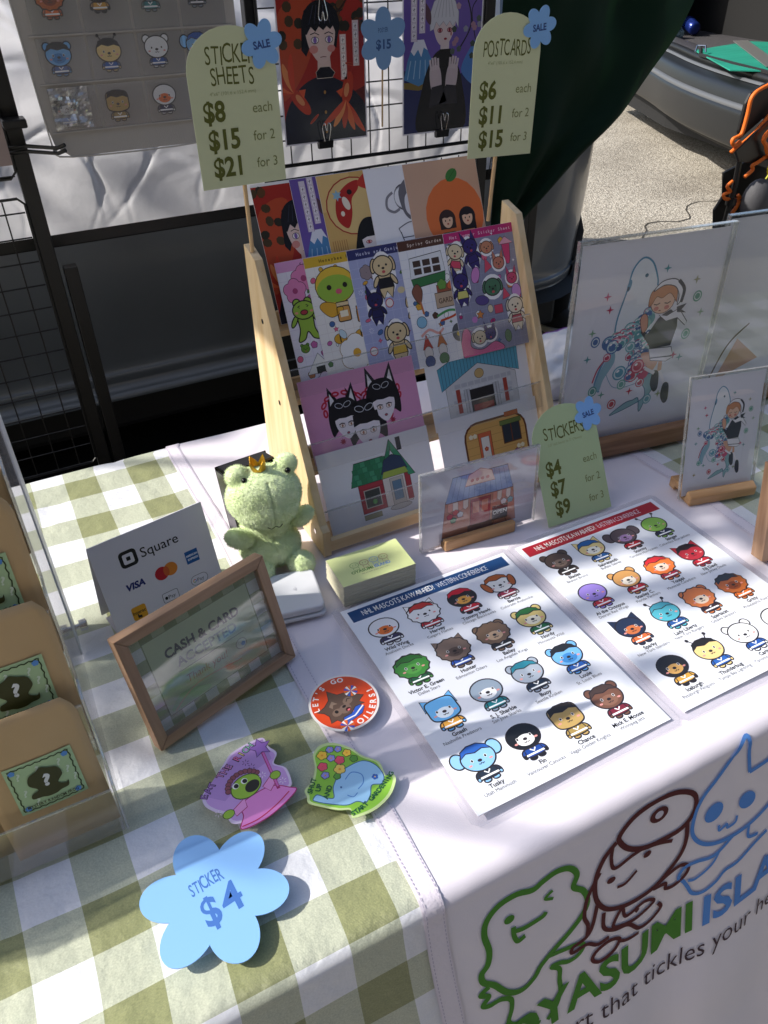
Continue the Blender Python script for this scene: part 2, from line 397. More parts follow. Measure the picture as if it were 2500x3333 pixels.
def gingham():
    M = bpy.data.materials.new('gingham_satin'); M.use_nodes = True; n = M.node_tree.nodes; L = M.node_tree.links; b = n['Principled BSDF']
    uv = n.new('ShaderNodeUVMap'); uv.uv_map = 'UVMap'; sp = n.new('ShaderNodeSeparateXYZ'); L.new(uv.outputs[0], sp.inputs[0])
    S = .04331
    def stripe(out, off):
        a = n.new('ShaderNodeMath'); a.operation = 'SUBTRACT'; a.inputs[1].default_value = off; L.new(out, a.inputs[0])
        d = n.new('ShaderNodeMath'); d.operation = 'DIVIDE'; d.inputs[1].default_value = 2*S; L.new(a.outputs[0], d.inputs[0])
        f = n.new('ShaderNodeMath'); f.operation = 'FRACT'; L.new(d.outputs[0], f.inputs[0])
        g = n.new('ShaderNodeMath'); g.operation = 'LESS_THAN'; g.inputs[1].default_value = .5; L.new(f.outputs[0], g.inputs[0]); return g.outputs[0]
    s1 = stripe(sp.outputs[0], -.2345); s2 = stripe(sp.outputs[1], .0935)
    ad = n.new('ShaderNodeMath'); ad.operation = 'ADD'; L.new(s1, ad.inputs[0]); L.new(s2, ad.inputs[1])
    dv = n.new('ShaderNodeMath'); dv.operation = 'MULTIPLY'; dv.inputs[1].default_value = .5; L.new(ad.outputs[0], dv.inputs[0])
    r = n.new('ShaderNodeValToRGB'); r.color_ramp.interpolation = 'CONSTANT'; e = r.color_ramp.elements
    e[0].color = lin('E4E6EC'); e[0].position = 0; e[1].color = lin('BABFAA'); e[1].position = .3; x = e.new(.8); x.color = lin('8B8F64')
    L.new(dv.outputs[0], r.inputs[0])
    # twill threads
    mp = n.new('ShaderNodeMapping'); mp.inputs['Rotation'].default_value = (0, 0, math.radians(50)); mp.inputs['Scale'].default_value = (1, 1, 1); L.new(uv.outputs[0], mp.inputs[0])
    wv = n.new('ShaderNodeTexWave'); wv.inputs['Scale'].default_value = 330; wv.inputs['Distortion'].default_value = 1.5; wv.inputs['Detail'].default_value = 2; L.new(mp.outputs[0], wv.inputs['Vector'])
    ns = n.new('ShaderNodeTexNoise'); ns.inputs['Scale'].default_value = 700; ns.inputs['Detail'].default_value = 2; L.new(uv.outputs[0], ns.inputs['Vector'])
    mxc = n.new('ShaderNodeMix'); mxc.data_type = 'RGBA'; mxc.blend_type = 'OVERLAY'; mxc.inputs[0].default_value = .35
    L.new(r.outputs[0], mxc.inputs[6]); L.new(ns.outputs['Fac'], mxc.inputs[7]); L.new(mxc.outputs[2], b.inputs['Base Color'])
    bp = n.new('ShaderNodeBump'); bp.inputs['Strength'].default_value = .35; bp.inputs['Distance'].default_value = .0011; L.new(wv.outputs['Fac'], bp.inputs['Height'])
    b2 = n.new('ShaderNodeBump'); b2.inputs['Strength'].default_value = .4; b2.inputs['Distance'].default_value = .01
    n2 = n.new('ShaderNodeTexNoise'); n2.inputs['Scale'].default_value = 38; n2.inputs['Detail'].default_value = 5; L.new(uv.outputs[0], n2.inputs['Vector']); L.new(n2.outputs['Fac'], b2.inputs['Height']); L.new(bp.outputs[0], b2.inputs['Normal'])
    L.new(b2.outputs[0], b.inputs['Normal']); b.inputs['Roughness'].default_value = .5; b.inputs['Specular IOR Level'].default_value = .55; b.inputs['Sheen Weight'].default_value = .15
    return M
def satin(name='white_satin', c='E2DCE5', bs=1.0):
    M = mat(name, c, .42, spec=.45, sheen=.2)
    n = M.node_tree.nodes; L = M.node_tree.links; b = n['Principled BSDF']; tc = n.new('ShaderNodeTexCoord')
    t = n.new('ShaderNodeTexNoise'); t.inputs['Scale'].default_value = 5; t.inputs['Detail'].default_value = 3; t.inputs['Distortion'].default_value = .2
    L.new(tc.outputs['Object'], t.inputs['Vector']); bp = n.new('ShaderNodeBump'); bp.inputs['Strength'].default_value = .3*bs; bp.inputs['Distance'].default_value = .02
    L.new(t.outputs['Fac'], bp.inputs['Height'])
    t2 = n.new('ShaderNodeTexNoise'); t2.inputs['Scale'].default_value = 900; L.new(tc.outputs['Object'], t2.inputs['Vector'])
    b2 = n.new('ShaderNodeBump'); b2.inputs['Strength'].default_value = .25; b2.inputs['Distance'].default_value = .0006; L.new(t2.outputs['Fac'], b2.inputs['Height']); L.new(bp.outputs[0], b2.inputs['Normal'])
    L.new(b2.outputs[0], b.inputs['Normal']); return M
SATIN = satin()
PLY = mat('table_plastic', 'B8B6B0', .6); STEEL = mat('powder_steel', '4A4C50', .45, metal=.6)
tb = thing('folding_table', 'long folding table hidden under the green gingham cloth', 'table', lie(.35, .38, G))
MB().box(-1.0, 1.0, -.362, .362, .69, .722, .006).done('tabletop', PLY, tb)
for sx in (-1, 1):
    for sy in (-1, 1): MB().tube([(sx*.88, sy*.3, 0), (sx*.88, sy*.3, .7)], .014).done('leg', STEEL, tb)
gc = cloth_mesh(-.66, 1.37, -.64, DEPTH+.3, 340, 300, off=0)
o = link('gingham_tablecloth', gc, gingham()); tag(o, 'sage green and white gingham tablecloth covering the whole table and hanging over its front', 'tablecloth')

rn = thing('table_runner', 'white satin runner with seamed edges and a coloured shop emblem on its front drop', 'table runner')
RO = .0013; RK = dict(off=RO, seed=0)
RX0, RX1 = 0.0, .609
link('cloth', cloth_mesh(RX0, RX1, -.725, DEPTH+.25, 190, 350, **RK), SATIN, rn)
HEM = mat('hem_satin', 'DED7E1', .5, spec=.4, bump=(300, .3, .002))
for a, b in ((.0004, .0195), (RX1-.0195, RX1-.0004)): link('hem', cloth_mesh(a, b, -.724, DEPTH+.2, 6, 350, off=RO+.0011, seed=0), HEM, rn)
def stitches(xs):
    V, F = [], []
    for x in xs:
        v = -.65
        while v < DEPTH:
            c = [cloth_pt(x+a, v+b, off=RO+.0019) for a, b in ((-.0004, 0), (.0004, 0), (.0004, .0026), (-.0004, .0026))]
            i = len(V); V += c; F.append((i, i+1, i+2, i+3)); v += .0042
    me = bpy.data.meshes.new('s'); me.from_pydata(V, [], F); return me
for xs in ((.0025, .0175), (RX1-.0025, RX1-.0175)):
    tag(link('stitching', stitches(xs), mat('thread', 'B9B2C4', .8), rn), kind='stuff')
# emblem printed on the drop
def s2v(z):
    s = -z
    if s > .015: return RR-.0251-(s-.015)
    if s > -.015: return RR-.0251*(s+.015)/.03
    return RR+(-.015-s)
def on_drop(x, z, q):
    p = cloth_pt(x, s2v(z), off=RO+.0009+q, seed=0); return (p.x, p.y, p.z)
E1 = Art(); GR, MA, BL = '4F8A34', '5B2A2C', '5C93DE'
def S(pts, c, w=.0065, closed=False): E1.at(0, 0).stroke(pts, w*.8, c, closed, sm=True, k=8)
S([(0.1023, -0.0392),(0.0863, -0.0341),(0.0684, -0.0353),(0.0554, -0.0442),(0.0512, -0.0574),(0.0531, -0.0758),(0.0495, -0.0894),(0.0423, -0.0963),(0.0426, -0.1059),(0.0517, -0.1153),(0.0613, -0.1308),(0.0722, -0.1405),(0.0824, -0.1431),(0.0932, -0.1387),(0.1002, -0.1308),(0.1135, -0.1227),(0.1342, -0.1116),(0.1497, -0.0992),(0.1556, -0.0864),(0.1519, -0.0721),(0.1426, -0.0616),(0.1470, -0.0498),(0.1403, -0.0386),(0.1273, -0.0341),(0.1129, -0.0364)], GR, .0075, True)
E1.at(0, 0).ell(0.0763, -0.0557, 0.0052, 0.0041, GR); S([(0.1213, -0.0519),(0.1132, -0.0563),(0.1211, -0.0611)], GR, .004)
S([(0.0791, -0.0659),(0.0783, -0.0752),(0.0813, -0.0839),(0.0889, -0.0829)], GR, .006); S([(0.0795, -0.0711),(0.0897, -0.0742),(0.1083, -0.0742),(0.1121, -0.0711)], GR, .006)
S([(0.0467, -0.1139),(0.0377, -0.1181),(0.0448, -0.1245),(0.0380, -0.1308),(0.0437, -0.1352),(0.0555, -0.1361),(0.0652, -0.1439),(0.0647, -0.1566),(0.0602, -0.1688),(0.0657, -0.1776),(0.0736, -0.1807)], GR, .0065)
S([(0.1107, -0.1254),(0.1266, -0.1295),(0.1439, -0.1339),(0.1481, -0.1405),(0.1417, -0.1478),(0.1313, -0.1486),(0.1215, -0.1431),(0.1120, -0.1413),(0.1203, -0.1507),(0.1200, -0.1648),(0.1206, -0.1799),(0.1153, -0.1955),(0.1038, -0.2068)], GR, .0065)
S([(0.0736, -0.1807),(0.0806, -0.1883),(0.0859, -0.1959),(0.0951, -0.2032)], GR, .006); S([(0.0602, -0.1688),(0.0470, -0.1807),(0.0465, -0.1959),(0.0588, -0.2068)], GR, .006)
S([(0.1941, -0.0330),(0.2108, -0.0214),(0.2355, -0.0173),(0.2614, -0.0214),(0.2810, -0.0353),(0.2807, -0.0541),(0.2658, -0.0664),(0.2421, -0.0669),(0.2203, -0.0632),(0.2035, -0.0541),(0.1943, -0.0420)], MA, .007, True)
E1.at(0, 0).ell(0.2383, -0.0347, 0.0107, 0.0080, MA); E1.lv += 4; E1.at(0, 0).ell(0.2383, -0.0347, 0.0049, 0.0040, 'D3CDD8')
S([(0.1899, -0.0386),(0.1759, -0.0492),(0.1656, -0.0680),(0.1648, -0.0909),(0.1738, -0.1083),(0.1904, -0.1167),(0.2109, -0.1199),(0.2315, -0.1190),(0.2482, -0.1107),(0.2637, -0.0982),(0.2708, -0.0834),(0.2722, -0.0632)], MA, .0065)
S([(0.1860, -0.0409),(0.1833, -0.0547),(0.1867, -0.0669),(0.2059, -0.0638),(0.2224, -0.0627)], MA, .005); S([(0.2203, -0.0632),(0.2392, -0.0690),(0.2538, -0.0752)], MA, .005)
for x, z in ((0.1819, -0.0783), (0.2234, -0.0727)): E1.at(0, 0).ell(x, z, .0048, .0034, MA)
S([(0.1878, -0.0904),(0.1973, -0.0914),(0.2106, -0.0844)], MA, .004)
S([(0.1706, -0.0627),(0.1559, -0.0834),(0.1509, -0.1031),(0.1541, -0.1172),(0.1521, -0.1308)], MA, .0055)
S([(0.1654, -0.0982),(0.1588, -0.1209),(0.1512, -0.1308),(0.1362, -0.1339),(0.1362, -0.1405),(0.1524, -0.1405),(0.1635, -0.1482),(0.1763, -0.1461)], MA, .0055)
S([(0.1719, -0.1125),(0.1711, -0.1308),(0.1822, -0.1405),(0.1989, -0.1448),(0.2119, -0.1591),(0.2269, -0.1607),(0.2397, -0.1524),(0.2358, -0.1439)], MA, .0055)
S([(0.1920, -0.1190),(0.1964, -0.1321),(0.2186, -0.1290),(0.2307, -0.1374),(0.2099, -0.1431),(0.1916, -0.1405),(0.1812, -0.1352)], MA, .005, True)
S([(0.2306, -0.1209),(0.2466, -0.1153),(0.2640, -0.1125),(0.2736, -0.1190),(0.2694, -0.1281),(0.2560, -0.1335),(0.2454, -0.1308),(0.2446, -0.1241)], MA, .0055, True)
S([(0.1577, -0.1652),(0.1623, -0.1566),(0.1771, -0.1516),(0.1882, -0.1566),(0.1815, -0.1672),(0.1662, -0.1720)], MA, .0055, True)
S([(0.1872, -0.1587),(0.1979, -0.1640),(0.2119, -0.1656)], MA, .005); S([(0.2065, -0.1290),(0.2104, -0.1352)], MA, .006)
S([(0.3525, -0.0442),(0.3502, -0.0238),(0.3479, 0.0010),(0.3311, -0.0119),(0.3094, -0.0295),(0.2911, -0.0437),(0.2817, -0.0595),(0.2786, -0.0809),(0.2902, -0.0992),(0.3121, -0.1092),(0.3461, -0.1116),(0.3786, -0.1031),(0.4059, -0.0834),(0.4215, -0.0574),(0.4373, -0.0179),(0.4058, -0.0353),(0.3771, -0.0420),(0.3525, -0.0442)], BL, .0058)
E1.at(0, 0).ell(0.3056, -0.0690, 0.0122, 0.0099, BL, 20); E1.at(0, 0).ell(0.3509, -0.0773, 0.0120, 0.0097, BL, -20)
S([(0.3122, -0.0879),(0.3127, -0.0948),(0.3223, -0.0924),(0.3239, -0.0973),(0.3344, -0.0963),(0.3369, -0.0894)], BL, .004)
S([(0.3313, -0.1125),(0.3056, -0.1227),(0.2842, -0.1190),(0.2686, -0.1186),(0.2612, -0.1272),(0.2671, -0.1352),(0.2728, -0.1461),(0.2789, -0.1583),(0.2917, -0.1632),(0.3081, -0.1583),(0.3202, -0.1512),(0.3381, -0.1507),(0.3636, -0.1409),(0.3822, -0.1352)], BL, .0052)
S([(0.3129, -0.1209),(0.3019, -0.1330),(0.2828, -0.1405),(0.2733, -0.1379)], BL, .004); S([(0.3543, -0.1125),(0.3539, -0.1263),(0.3681, -0.1308)], BL, .005)
E1.lv += 3
x = .222
E1.at(0, 0).text('OYASUMI', .2795, -.207, .054, GR, 'r', .028, width=.228, shear=.05, rot=2.5)
E1.at(0, 0).text('ISLAND', .2915, -.208, .052, BL, 'l', .025, width=.2, shear=.05)
E1.at(0, 0).text('silly art that tickles your heart', .066, -.246, .03, '4B3A42', 'l', -.004, width=.366, shear=.12)
E1.build('emblem_print', P_CLOTH, rn, warp=on_drop)
E1 = None

# ================================================================== BACKDROP
def wrinkle(x, z, s=1.0):
    cr = sum(.0042*max(0, 1-abs(nz(x*f+z*g, z*f-x*g*.7, q))/.055) for f, g, q in ((2.2, 1.5, 1.7), (3.6, -2.4, 8.3), (5.5, 2.5, 3.9), (1.2, 2.2, 5.5)))
    a = abs(nz(x*2.1+z*1.4, z*3.4-x*1.2, 5.1)); b = abs(nz(x*5.2-z*3.1, z*6+x*2, 2.4)); c = abs(nz(x*11+z*6, z*13-x*5, 9.2))
    return s*(cr+.010*max(0, .5-a*2.4)+.006*max(0, .5-b*2.6)) + .05*nz(x*1.3, z*.8, 6.5)
def sheet_mesh(fn, nx, nz_):
    V = [fn(i/nx, j/nz_) for j in range(nz_+1) for i in range(nx+1)]; F = []
    for j in range(nz_):
        for i in range(nx): a = j*(nx+1)+i; F.append((a, a+1, a+nx+2, a+nx+1))
    me = bpy.data.meshes.new('c'); me.from_pydata(V, [], F); return smooth(me)
def crumple(M):
    n = M.node_tree.nodes; L = M.node_tree.links; b = n['Principled BSDF']; tc = n.new('ShaderNodeTexCoord'); ns = n.new('ShaderNodeTexNoise'); ns.inputs['Scale'].default_value = 3; ns.inputs['Detail'].default_value = 3
    mx = n.new('ShaderNodeMix'); mx.data_type = 'RGBA'; mx.blend_type = 'ADD'; mx.inputs[0].default_value = .22; v = n.new('ShaderNodeTexVoronoi'); v.inputs['Scale'].default_value = 7; mp = n.new('ShaderNodeMapping'); mp.inputs['Rotation'].default_value = (0, .7, 0); mp.inputs['Scale'].default_value = (1, 1, 2.1)
    L.new(tc.outputs['Object'], mp.inputs[0]); L.new(mp.outputs[0], ns.inputs['Vector']); L.new(mp.outputs[0], mx.inputs[6]); L.new(ns.outputs['Color'], mx.inputs[7]); L.new(mx.outputs[2], v.inputs['Vector'])
    bp = n.new('ShaderNodeBump'); bp.inputs['Strength'].default_value = .09; bp.inputs['Distance'].default_value = .02; L.new(v.outputs['Distance'], bp.inputs['Height']); old = b.inputs['Normal'].links[0].from_socket; L.new(old, bp.inputs['Normal']); L.new(bp.outputs[0], b.inputs['Normal'])
    for q in n:
        if q.type == 'BSDF_TRANSLUCENT': L.new(bp.outputs[0], q.inputs['Normal'])
    return M
def bdrop(u, v):
    x = -.75+1.87*u; z = .088+1.25*v
    k = min(1, v*6); side = .022*math.sin(x*17)*(1 if x < .1 else .25)*k
    return (x, 1.60-wrinkle(x, z)*1.25*(.12+.88*k)+side*.6, z)
bt = thing('backdrop_sheet', 'crumpled white fabric sheet hanging behind the stall over a black bar', 'backdrop')
link('fabric', sheet_mesh(bdrop, 420, 280), crumple(mat('white_muslin', 'E9EAF0', .75, trans=('F6F6FA', .6), bump=(9, .2, .02))), bt)
BLK = mat('black_metal', '0C0C0E', .38, spec=.5, bump=(120, .1, .002)); BLKP = mat('black_plastic', '111113', .3)
MB().box(-1.0, 1.3, 1.61, 1.632, .058, .094, .003).done('bottom_bar', BLK, bt)
for x in (-.98, 1.28): MB().box(x-.015, x+.015, 1.61, 1.632, G, 1.35, .003).done('upright', BLK, bt)

# green curtain gathered to the right
EDGE = [(1.10, -.075), (1.144, -.06), (1.209, -.004), (1.344, .12), (1.483, .211), (1.612, .338), (1.697, .45), (1.80, .60), (1.95, .85), (2.15, 1.3)]
EDGE = catmull(EDGE, k=8)
def gcurt(u, v):
    t = v*(len(EDGE)-1); i = min(int(t), len(EDGE)-2); f = t-i
    ex = EDGE[i][0]*(1-f)+EDGE[i+1][0]*f; ez = EDGE[i][1]*(1-f)+EDGE[i+1][1]*f
    x0 = 1.062; zz = ez; x = x0+(ex-x0)*u
    y = 1.5+.016*math.sin(u*11+v*2.2)+.05*u*u-.03*math.sin(v*5)*u+.02*nz(u*5, v*7, 1)
    z = zz+(1-u)*.03
    return (x, y, z)
tag(link('green_curtain', sheet_mesh(gcurt, 60, 90), mat('green_cloth', '10261A', .75, spec=.15, trans=('2A6A35', .025), bump=(600, .2, .002))),
    'dark green fabric curtain swept diagonally beside the white backdrop', 'curtain')

# grid display panels -----------------------------------------------------
def grid_panel(name, label, x0, x1, z0, z1, y, cell, posts, extra=None):
    t = thing(name, label, 'display grid', None, 'wire grid panels behind the table')
    zs = []; z = z0
    while z <= z1+1e-6: zs.append(z); z += cell
    xs = []; x = x0
    while x <= x1+1e-6: xs.append(x); x += cell
    for z in zs:
        MB().tube([(x0, y, z), (x1, y, z)], .0016, 5).done('wire', BLK, t)
    for x in xs: MB().tube([(x, y+.003, z0), (x, y+.003, z1)], .0016, 5).done('wire', BLK, t)
    r = .012; a, b, c, d = x0-.004, x1+.004, z0-.004, z1+.004
    pts = [(a+r, y, c), (b-r, y, c), (b, y, c+r), (b, y, d-r), (b-r, y, d), (a+r, y, d), (a, y, d-r), (a, y, c+r)]
    MB().tube(pts, .0028, 6, closed=True).done('rim', BLK, t)
    for px, pz0, pz1, pw in posts: MB().box(px-pw/2, px+pw/2, y-pw/2+.016, y+pw/2+.016, pz0, pz1, .002).done('post', BLK, t)
    return t
grid_panel('grid_panel', 'black wire grid panel with two posts holding the two portrait posters', .464, 1.006, .19, .79, 1.5, .0492, [(.452, .17, 1.0, .026), (1.02, -.74, 1.0, .03)])
t = grid_panel('grid_panel', 'lower black wire grid with rounded frame at the far left of the stall', -.49, -.062, -.42, .19, 1.5, .0489, [(-.041, -.74, 1.1, .03), (-.004, -.74, .045, .028)])
grid_panel('grid_panel', 'upper black wire grid with rounded frame at the far left of the stall', -.49, -.062, .235, .82, 1.5, .0489, [])
for zz, dx in ((.292, 0), (.282, .004)):
    MB().tube([(-.075, 1.484+dx, zz-.004), (-.03, 1.47+dx, zz-.001), (.02, 1.43+dx, zz-.003), (.034, 1.42+dx, zz+.003)], .0035, 6).done('hook', BLK, t)
MB().box(-.06, -.018, 1.46, 1.5, .322, .338, .003).done('clamp', BLK, t)
# comb of a small wire shelf under the posters
t = thing('wire_shelf', 'small black wire rack crossing the sheet below the posters', 'wire rack')
MB().tube([(.43, 1.46, .168), (1.03, 1.46, .176)], .0028, 6).done('rim', BLK, t)
for i in range(13): MB().tube([(.445+i*.048, 1.46, .17), (.445+i*.048, 1.47, .10)], .0015, 5).done('wire', BLK, t)

# ================================================================== VEHICLES BEHIND
VAN = mat('grey_car_paint', '6A7076', .33, metal=.15, coat=.5, noise_col=('60656A', 3, 2)); TYRE = mat('tyre_rubber', '121212', .8, bump=(60, .3, .01)); DKP = mat('dark_trim', '1A1A1B', .6)
vt = thing('parked_car', 'dark grey car parked side-on close behind the white backdrop', 'car')
prof = [(2.03, -.50), (1.985, -.47), (1.974, -.435), (1.984, -.425), (1.974, -.33), (1.955, -.2), (1.94, 0), (1.945, .12), (1.985, .2), (2.1, .5), (2.2, .72), (2.45, .78), (2.9, .78), (3.2, .7), (3.45, .2), (3.5, -.2), (3.46, -.47), (3.3, -.5)]
prof = catmull(prof, True, 3)
def carbody(u, v):
    x = -2.6+4.62*u; i = v*(len(prof)); a = prof[int(i) % len(prof)]
    # corner rounding towards the right end
    e = max(0, (x-1.62)/.4); y, z = a
    cy = 2.72; k = 1-.42*e*e
    y = cy+(y-cy)*max(.25, k); z = z if z < .1 else .1+(z-.1)*(1-.75*max(0, (x-.9)/1.12)**1.5)
    return (x, y, z)
nP = len(prof); me = sheet_mesh(lambda u, v: carbody(u, v), 90, nP)
link('body', me, VAN, vt)
me = sheet_mesh(lambda u, v: (lambda q: (q[0]+.006, q[1]-.006-.01*u, q[2]))(carbody(.958+.024*u, (.5+8.5*v)/nP)), 6, 24)
link('corner_trim', me, DKP, vt)
me = sheet_mesh(lambda u, v: (lambda q: (q[0], q[1]-.005, q[2]))(carbody(.80+.18*u, (.2+3.6*v)/nP)), 14, 8)
link('bumper_trim', me, DKP, vt)
for x in (-2.0, 1.2):
    q = Matrix.Translation((x, 2.12, G+.31)) @ Matrix.Rotation(PI/2, 4, 'X')
    MB().lathe([(.19, -.1), (.29, -.11), (.31, -.08), (.31, .08), (.29, .11), (.19, .1)], 40, q).done('tyre', TYRE, vt, sm=True)
    MB().lathe([(.02, .03), (.17, .07), (.195, .105), (.2, .09)], 24, q).done('wheel_rim', mat('alloy', '8A8D92', .3, metal=.9), vt)
MB().box(-2.3, 1.75, 2.02, 3.4, G+.1, -.47, .02).done('underbody', DKP, vt)
MB().prism([(1.0+.42*math.cos(math.radians(a)), G+.31+.40*math.sin(math.radians(a))) for a in range(-38, 219, 12)], 1.93, 1.99, 'y').done('wheel_arch', DKP, vt)
# ---- hatchback with open boot -------------------------------------------
CH = mat('dark_bumper', '1B1D1F', .38, spec=.35, bump=(90, .12, .002)); CHL = mat('bumper_strip', '55575A', .5); CARP = mat('boot_carpet', '3B393C', .95, bump=(260, .8, .004)); INK = mat('boot_dark', '070708', .8)
ht = thing('parked_hatchback', 'dark hatchback with its boot open and the load floor in sunlight', 'car')
path = catmull([(5.4, 6.3), (4.95, 5.5), (4.52, 4.64), (4.22, 4.1), (4.03, 3.7), (3.86, 3.25), (3.77, 2.9), (3.74, 2.5), (3.82, 2.1)], k=6)
pv = [Vector((a, b)) for a, b in path]
def offs(i, d):
    a, b = pv[max(0, i-1)], pv[min(len(pv)-1, i+1)]; t = (b-a).normalized(); n = Vector((t.y, -t.x)); return pv[i]+n*d
def sweep(name, prof, m, closed=False):
    V, F = [], []; n = len(prof)
    for i in range(len(pv)):
        for d, z in prof: p = offs(i, d); V.append((p.x, p.y, z))
    for i in range(len(pv)-1):
        for k in range(n-1 if not closed else n): a = i*n+k; b = i*n+(k+1) % n; F.append((a, b, b+n, a+n))
    me = bpy.data.meshes.new(name); me.from_pydata(V, [], F); smooth(me); return link(name, me, m, ht)
# profile: +d = outwards (towards -x)
sweep('bumper', catmull([(-.06, -.44), (-.015, -.42), (.005, -.37), (.018, -.30), (.022, -.245), (.012, -.225)], k=4), CH)
sweep('lower_valance', catmull([(-.6, -.5), (-.2, -.49), (-.1, -.47), (-.06, -.44)], k=3), INK)
sweep('bumper_strip', [(.012, -.225), (.016, -.21), (.0, -.2), (-.01, -.2)], CHL)
sweep('rear_panel', catmull([(-.01, -.2), (-.018, -.165), (-.035, -.135), (-.09, -.118), (-.16, -.105)], k=3), CH)
sweep('sill_trim', [(-.10, -.112), (-.105, -.1), (-.118, -.098), (-.12, -.106)], CHL)
sweep('rubber_seal', catmull([(-.155, -.11), (-.15, -.085), (-.165, -.07), (-.19, -.072), (-.2, -.1)], k=3), mat('seal', '0E0E0E', .5))
sweep('boot_sill', catmull([(-.19, -.09), (-.22, -.075), (-.30, -.07), (-.34, -.085)], k=3), mat('sill_plastic', '3A383B', .5, bump=(200, .3, .003)))
MB().prism([(5.6, 6.2), (4.5, 4.2), (4.05, 3.1), (4.0, 2.3), (7.5, 1.8), (7.8, 5.5)], -.13, -.088, 'z').done('boot_floor', CARP, ht)
MB().prism([(5.9, 6.3), (5.5, 4.9), (5.2, 3.3), (5.2, 2.0), (5.3, 2.0), (5.35, 3.3), (5.65, 4.8), (6.1, 6.2)], -.1, .9, 'z').done('seat_back', INK, ht)
MB().prism([(4.9, 5.15), (5.1, 5.1), (5.9, 6.3), (5.7, 6.5)], -.1, .9, 'z').done('side_trim', INK, ht)
MB().prism([(3.95, 1.6), (5.3, 1.5), (5.3, 1.75), (4.0, 1.85)], -.45, .9, 'z').done('side_trim', INK, ht)
MB().prism([(4.6, 4.75), (4.3, 3.6), (4.2, 2.0), (8, 1.6), (8.3, 6)], .9, .96, 'z').done('roof', CH, ht)
MB().prism([(5.2, 5.8), (4.55, 4.4), (4.2, 3.0), (4.2, 2.0), (8, 1.8), (8, 6)], G+.16, -.46, 'z').done('underbody', INK, ht)
MB().tube([(4.5, 4.15, -.06), (4.3, 3.95, -.065), (4.12, 3.5, -.06), (4.02, 3.1, -.065), (3.98, 2.6, -.06)], .012, 6).done('strap', mat('webbing', '0B0B0C', .7), ht)
MB().tube([(4.28, 3.98, -.05), (4.33, 4.02, -.02), (4.36, 3.98, -.02), (4.32, 3.93, -.05)], .006, 6).done('buckle', mat('chrome', 'C8C8C8', .2, metal=1), ht)
q = Matrix.Translation((5.5, 4.9, G+.3)) @ Matrix.Rotation(math.radians(25), 4, 'Z') @ Matrix.Rotation(PI/2, 4, 'X')
MB().lathe([(.19, -.1), (.29, -.11), (.31, -.08), (.31, .08), (.29, .11), (.19, .1)], 32, q).done('tyre', TYRE, ht, sm=True)
q = Matrix.Translation((4.95, 3.1, G+.3)) @ Matrix.Rotation(math.radians(10), 4, 'Z') @ Matrix.Rotation(PI/2, 4, 'X')
MB().lathe([(.19, -.1), (.29, -.11), (.31, -.08), (.31, .08), (.29, .11), (.19, .1)], 32, q).done('tyre', TYRE, ht, sm=True)
# cutting mat, ruler, can, foil
ct = thing('cutting_mat', 'teal green cutting mat lying on the floor of the open boot', 'cutting mat')
MB().prism([(4.43, 4.13), (3.93, 3.36), (4.28, 3.0), (5.35, 3.9), (5.1, 4.28)], -.066, -.06, 'z').done('board', mat('teal_mat', '15806B', .6, noise_col=('1C9079', 4, 3)), ct)
a = Art()
for i in range(9): a.stroke([(4.43-.05*i+.06, 4.13-.077*i-.02), (5.05-.02*i, 4.2-.085*i)], .004, '4FA593')
a.build('printed_grid', P_MATTE, ct, z=-.0595)
MB().prism([(4.98, 4.32), (5.08, 4.28), (4.23, 3.24), (4.15, 3.3)], -.056, -.052, 'z').done('metal_ruler', mat('ruler_steel', '9A9A98', .4, metal=.7), None)
tag(bpy.data.objects['metal_ruler'], 'grey steel ruler laid diagonally across the teal mat', 'ruler')
cn = thing('drink_can', 'dark blue can lying at the back edge of the boot floor', 'can', Matrix.Translation((5.25, 5.0, -.02)) @ Matrix.Rotation(1.2, 4, 'Z') @ Matrix.Rotation(1.35, 4, 'Y'))
MB().lathe([(.03, -.085), (.046, -.075), (.046, .07), (.034, .085)], 20).done('can_body', mat('can_blue', '1B2F78', .25, metal=.5), cn, sm=True)
MB().lathe([(.034, .085), (.034, .088), (.028, .086)], 20).done('can_lid', mat('chrome', 'C8C8C8', .2, metal=1), cn)
b = bmesh.new(); bmesh.ops.create_icosphere(b, subdivisions=3, radius=.07)
for v in b.verts: v.co *= 1+.45*nz(v.co.x*20, v.co.y*20, v.co.z*20)
me = bpy.data.meshes.new('foil'); b.to_mesh(me); b.free()
tag(link('foil_wrapper', me, mat('foil', '9EC3D8', .25, metal=.8), None, Matrix.Translation((5.0, 4.92, -.04))), 'crumpled silver blue foil wrapper beside the blue can', 'wrapper')

# ---- folding chair -------------------------------------------------------
OR = mat('orange_binding', 'E8701C', .6, bump=(400, .3, .002)); CBK = mat('chair_fabric', '0B0B0D', .55, bump=(300, .2, .002))
fc = thing('folding_chair', 'black folding camp chair with bright orange edging at the right', 'folding chair')
def Y(p): return (p[0], 1.9+p[2] if len(p) > 2 else 1.9, p[1])
def tubeY(nm, pts, r, m): MB().tube(catmull([Y(p) for p in pts], k=5), r, 6).done(nm, m, fc, sm=True)
def panel(nm, pts, d, m): MB().prism(pts, 1.9+d, 1.9+d+.012, 'y', .003).done(nm, m, fc)
panel('backrest', [(2.418, .09), (2.432, .122), (2.486, .144), (2.9, .25), (3.1, .2), (3.1, -.12), (2.7, .02), (2.528, .03), (2.43, -.03), (2.415, 0)], .02, CBK)
panel('arm_pouch', [(2.388, -.06), (2.528, .035), (3.0, .12), (3.1, -.25), (2.75, -.2), (2.50, -.115), (2.42, -.1)], -.01, mat('pouch_nylon', '141416', .35))
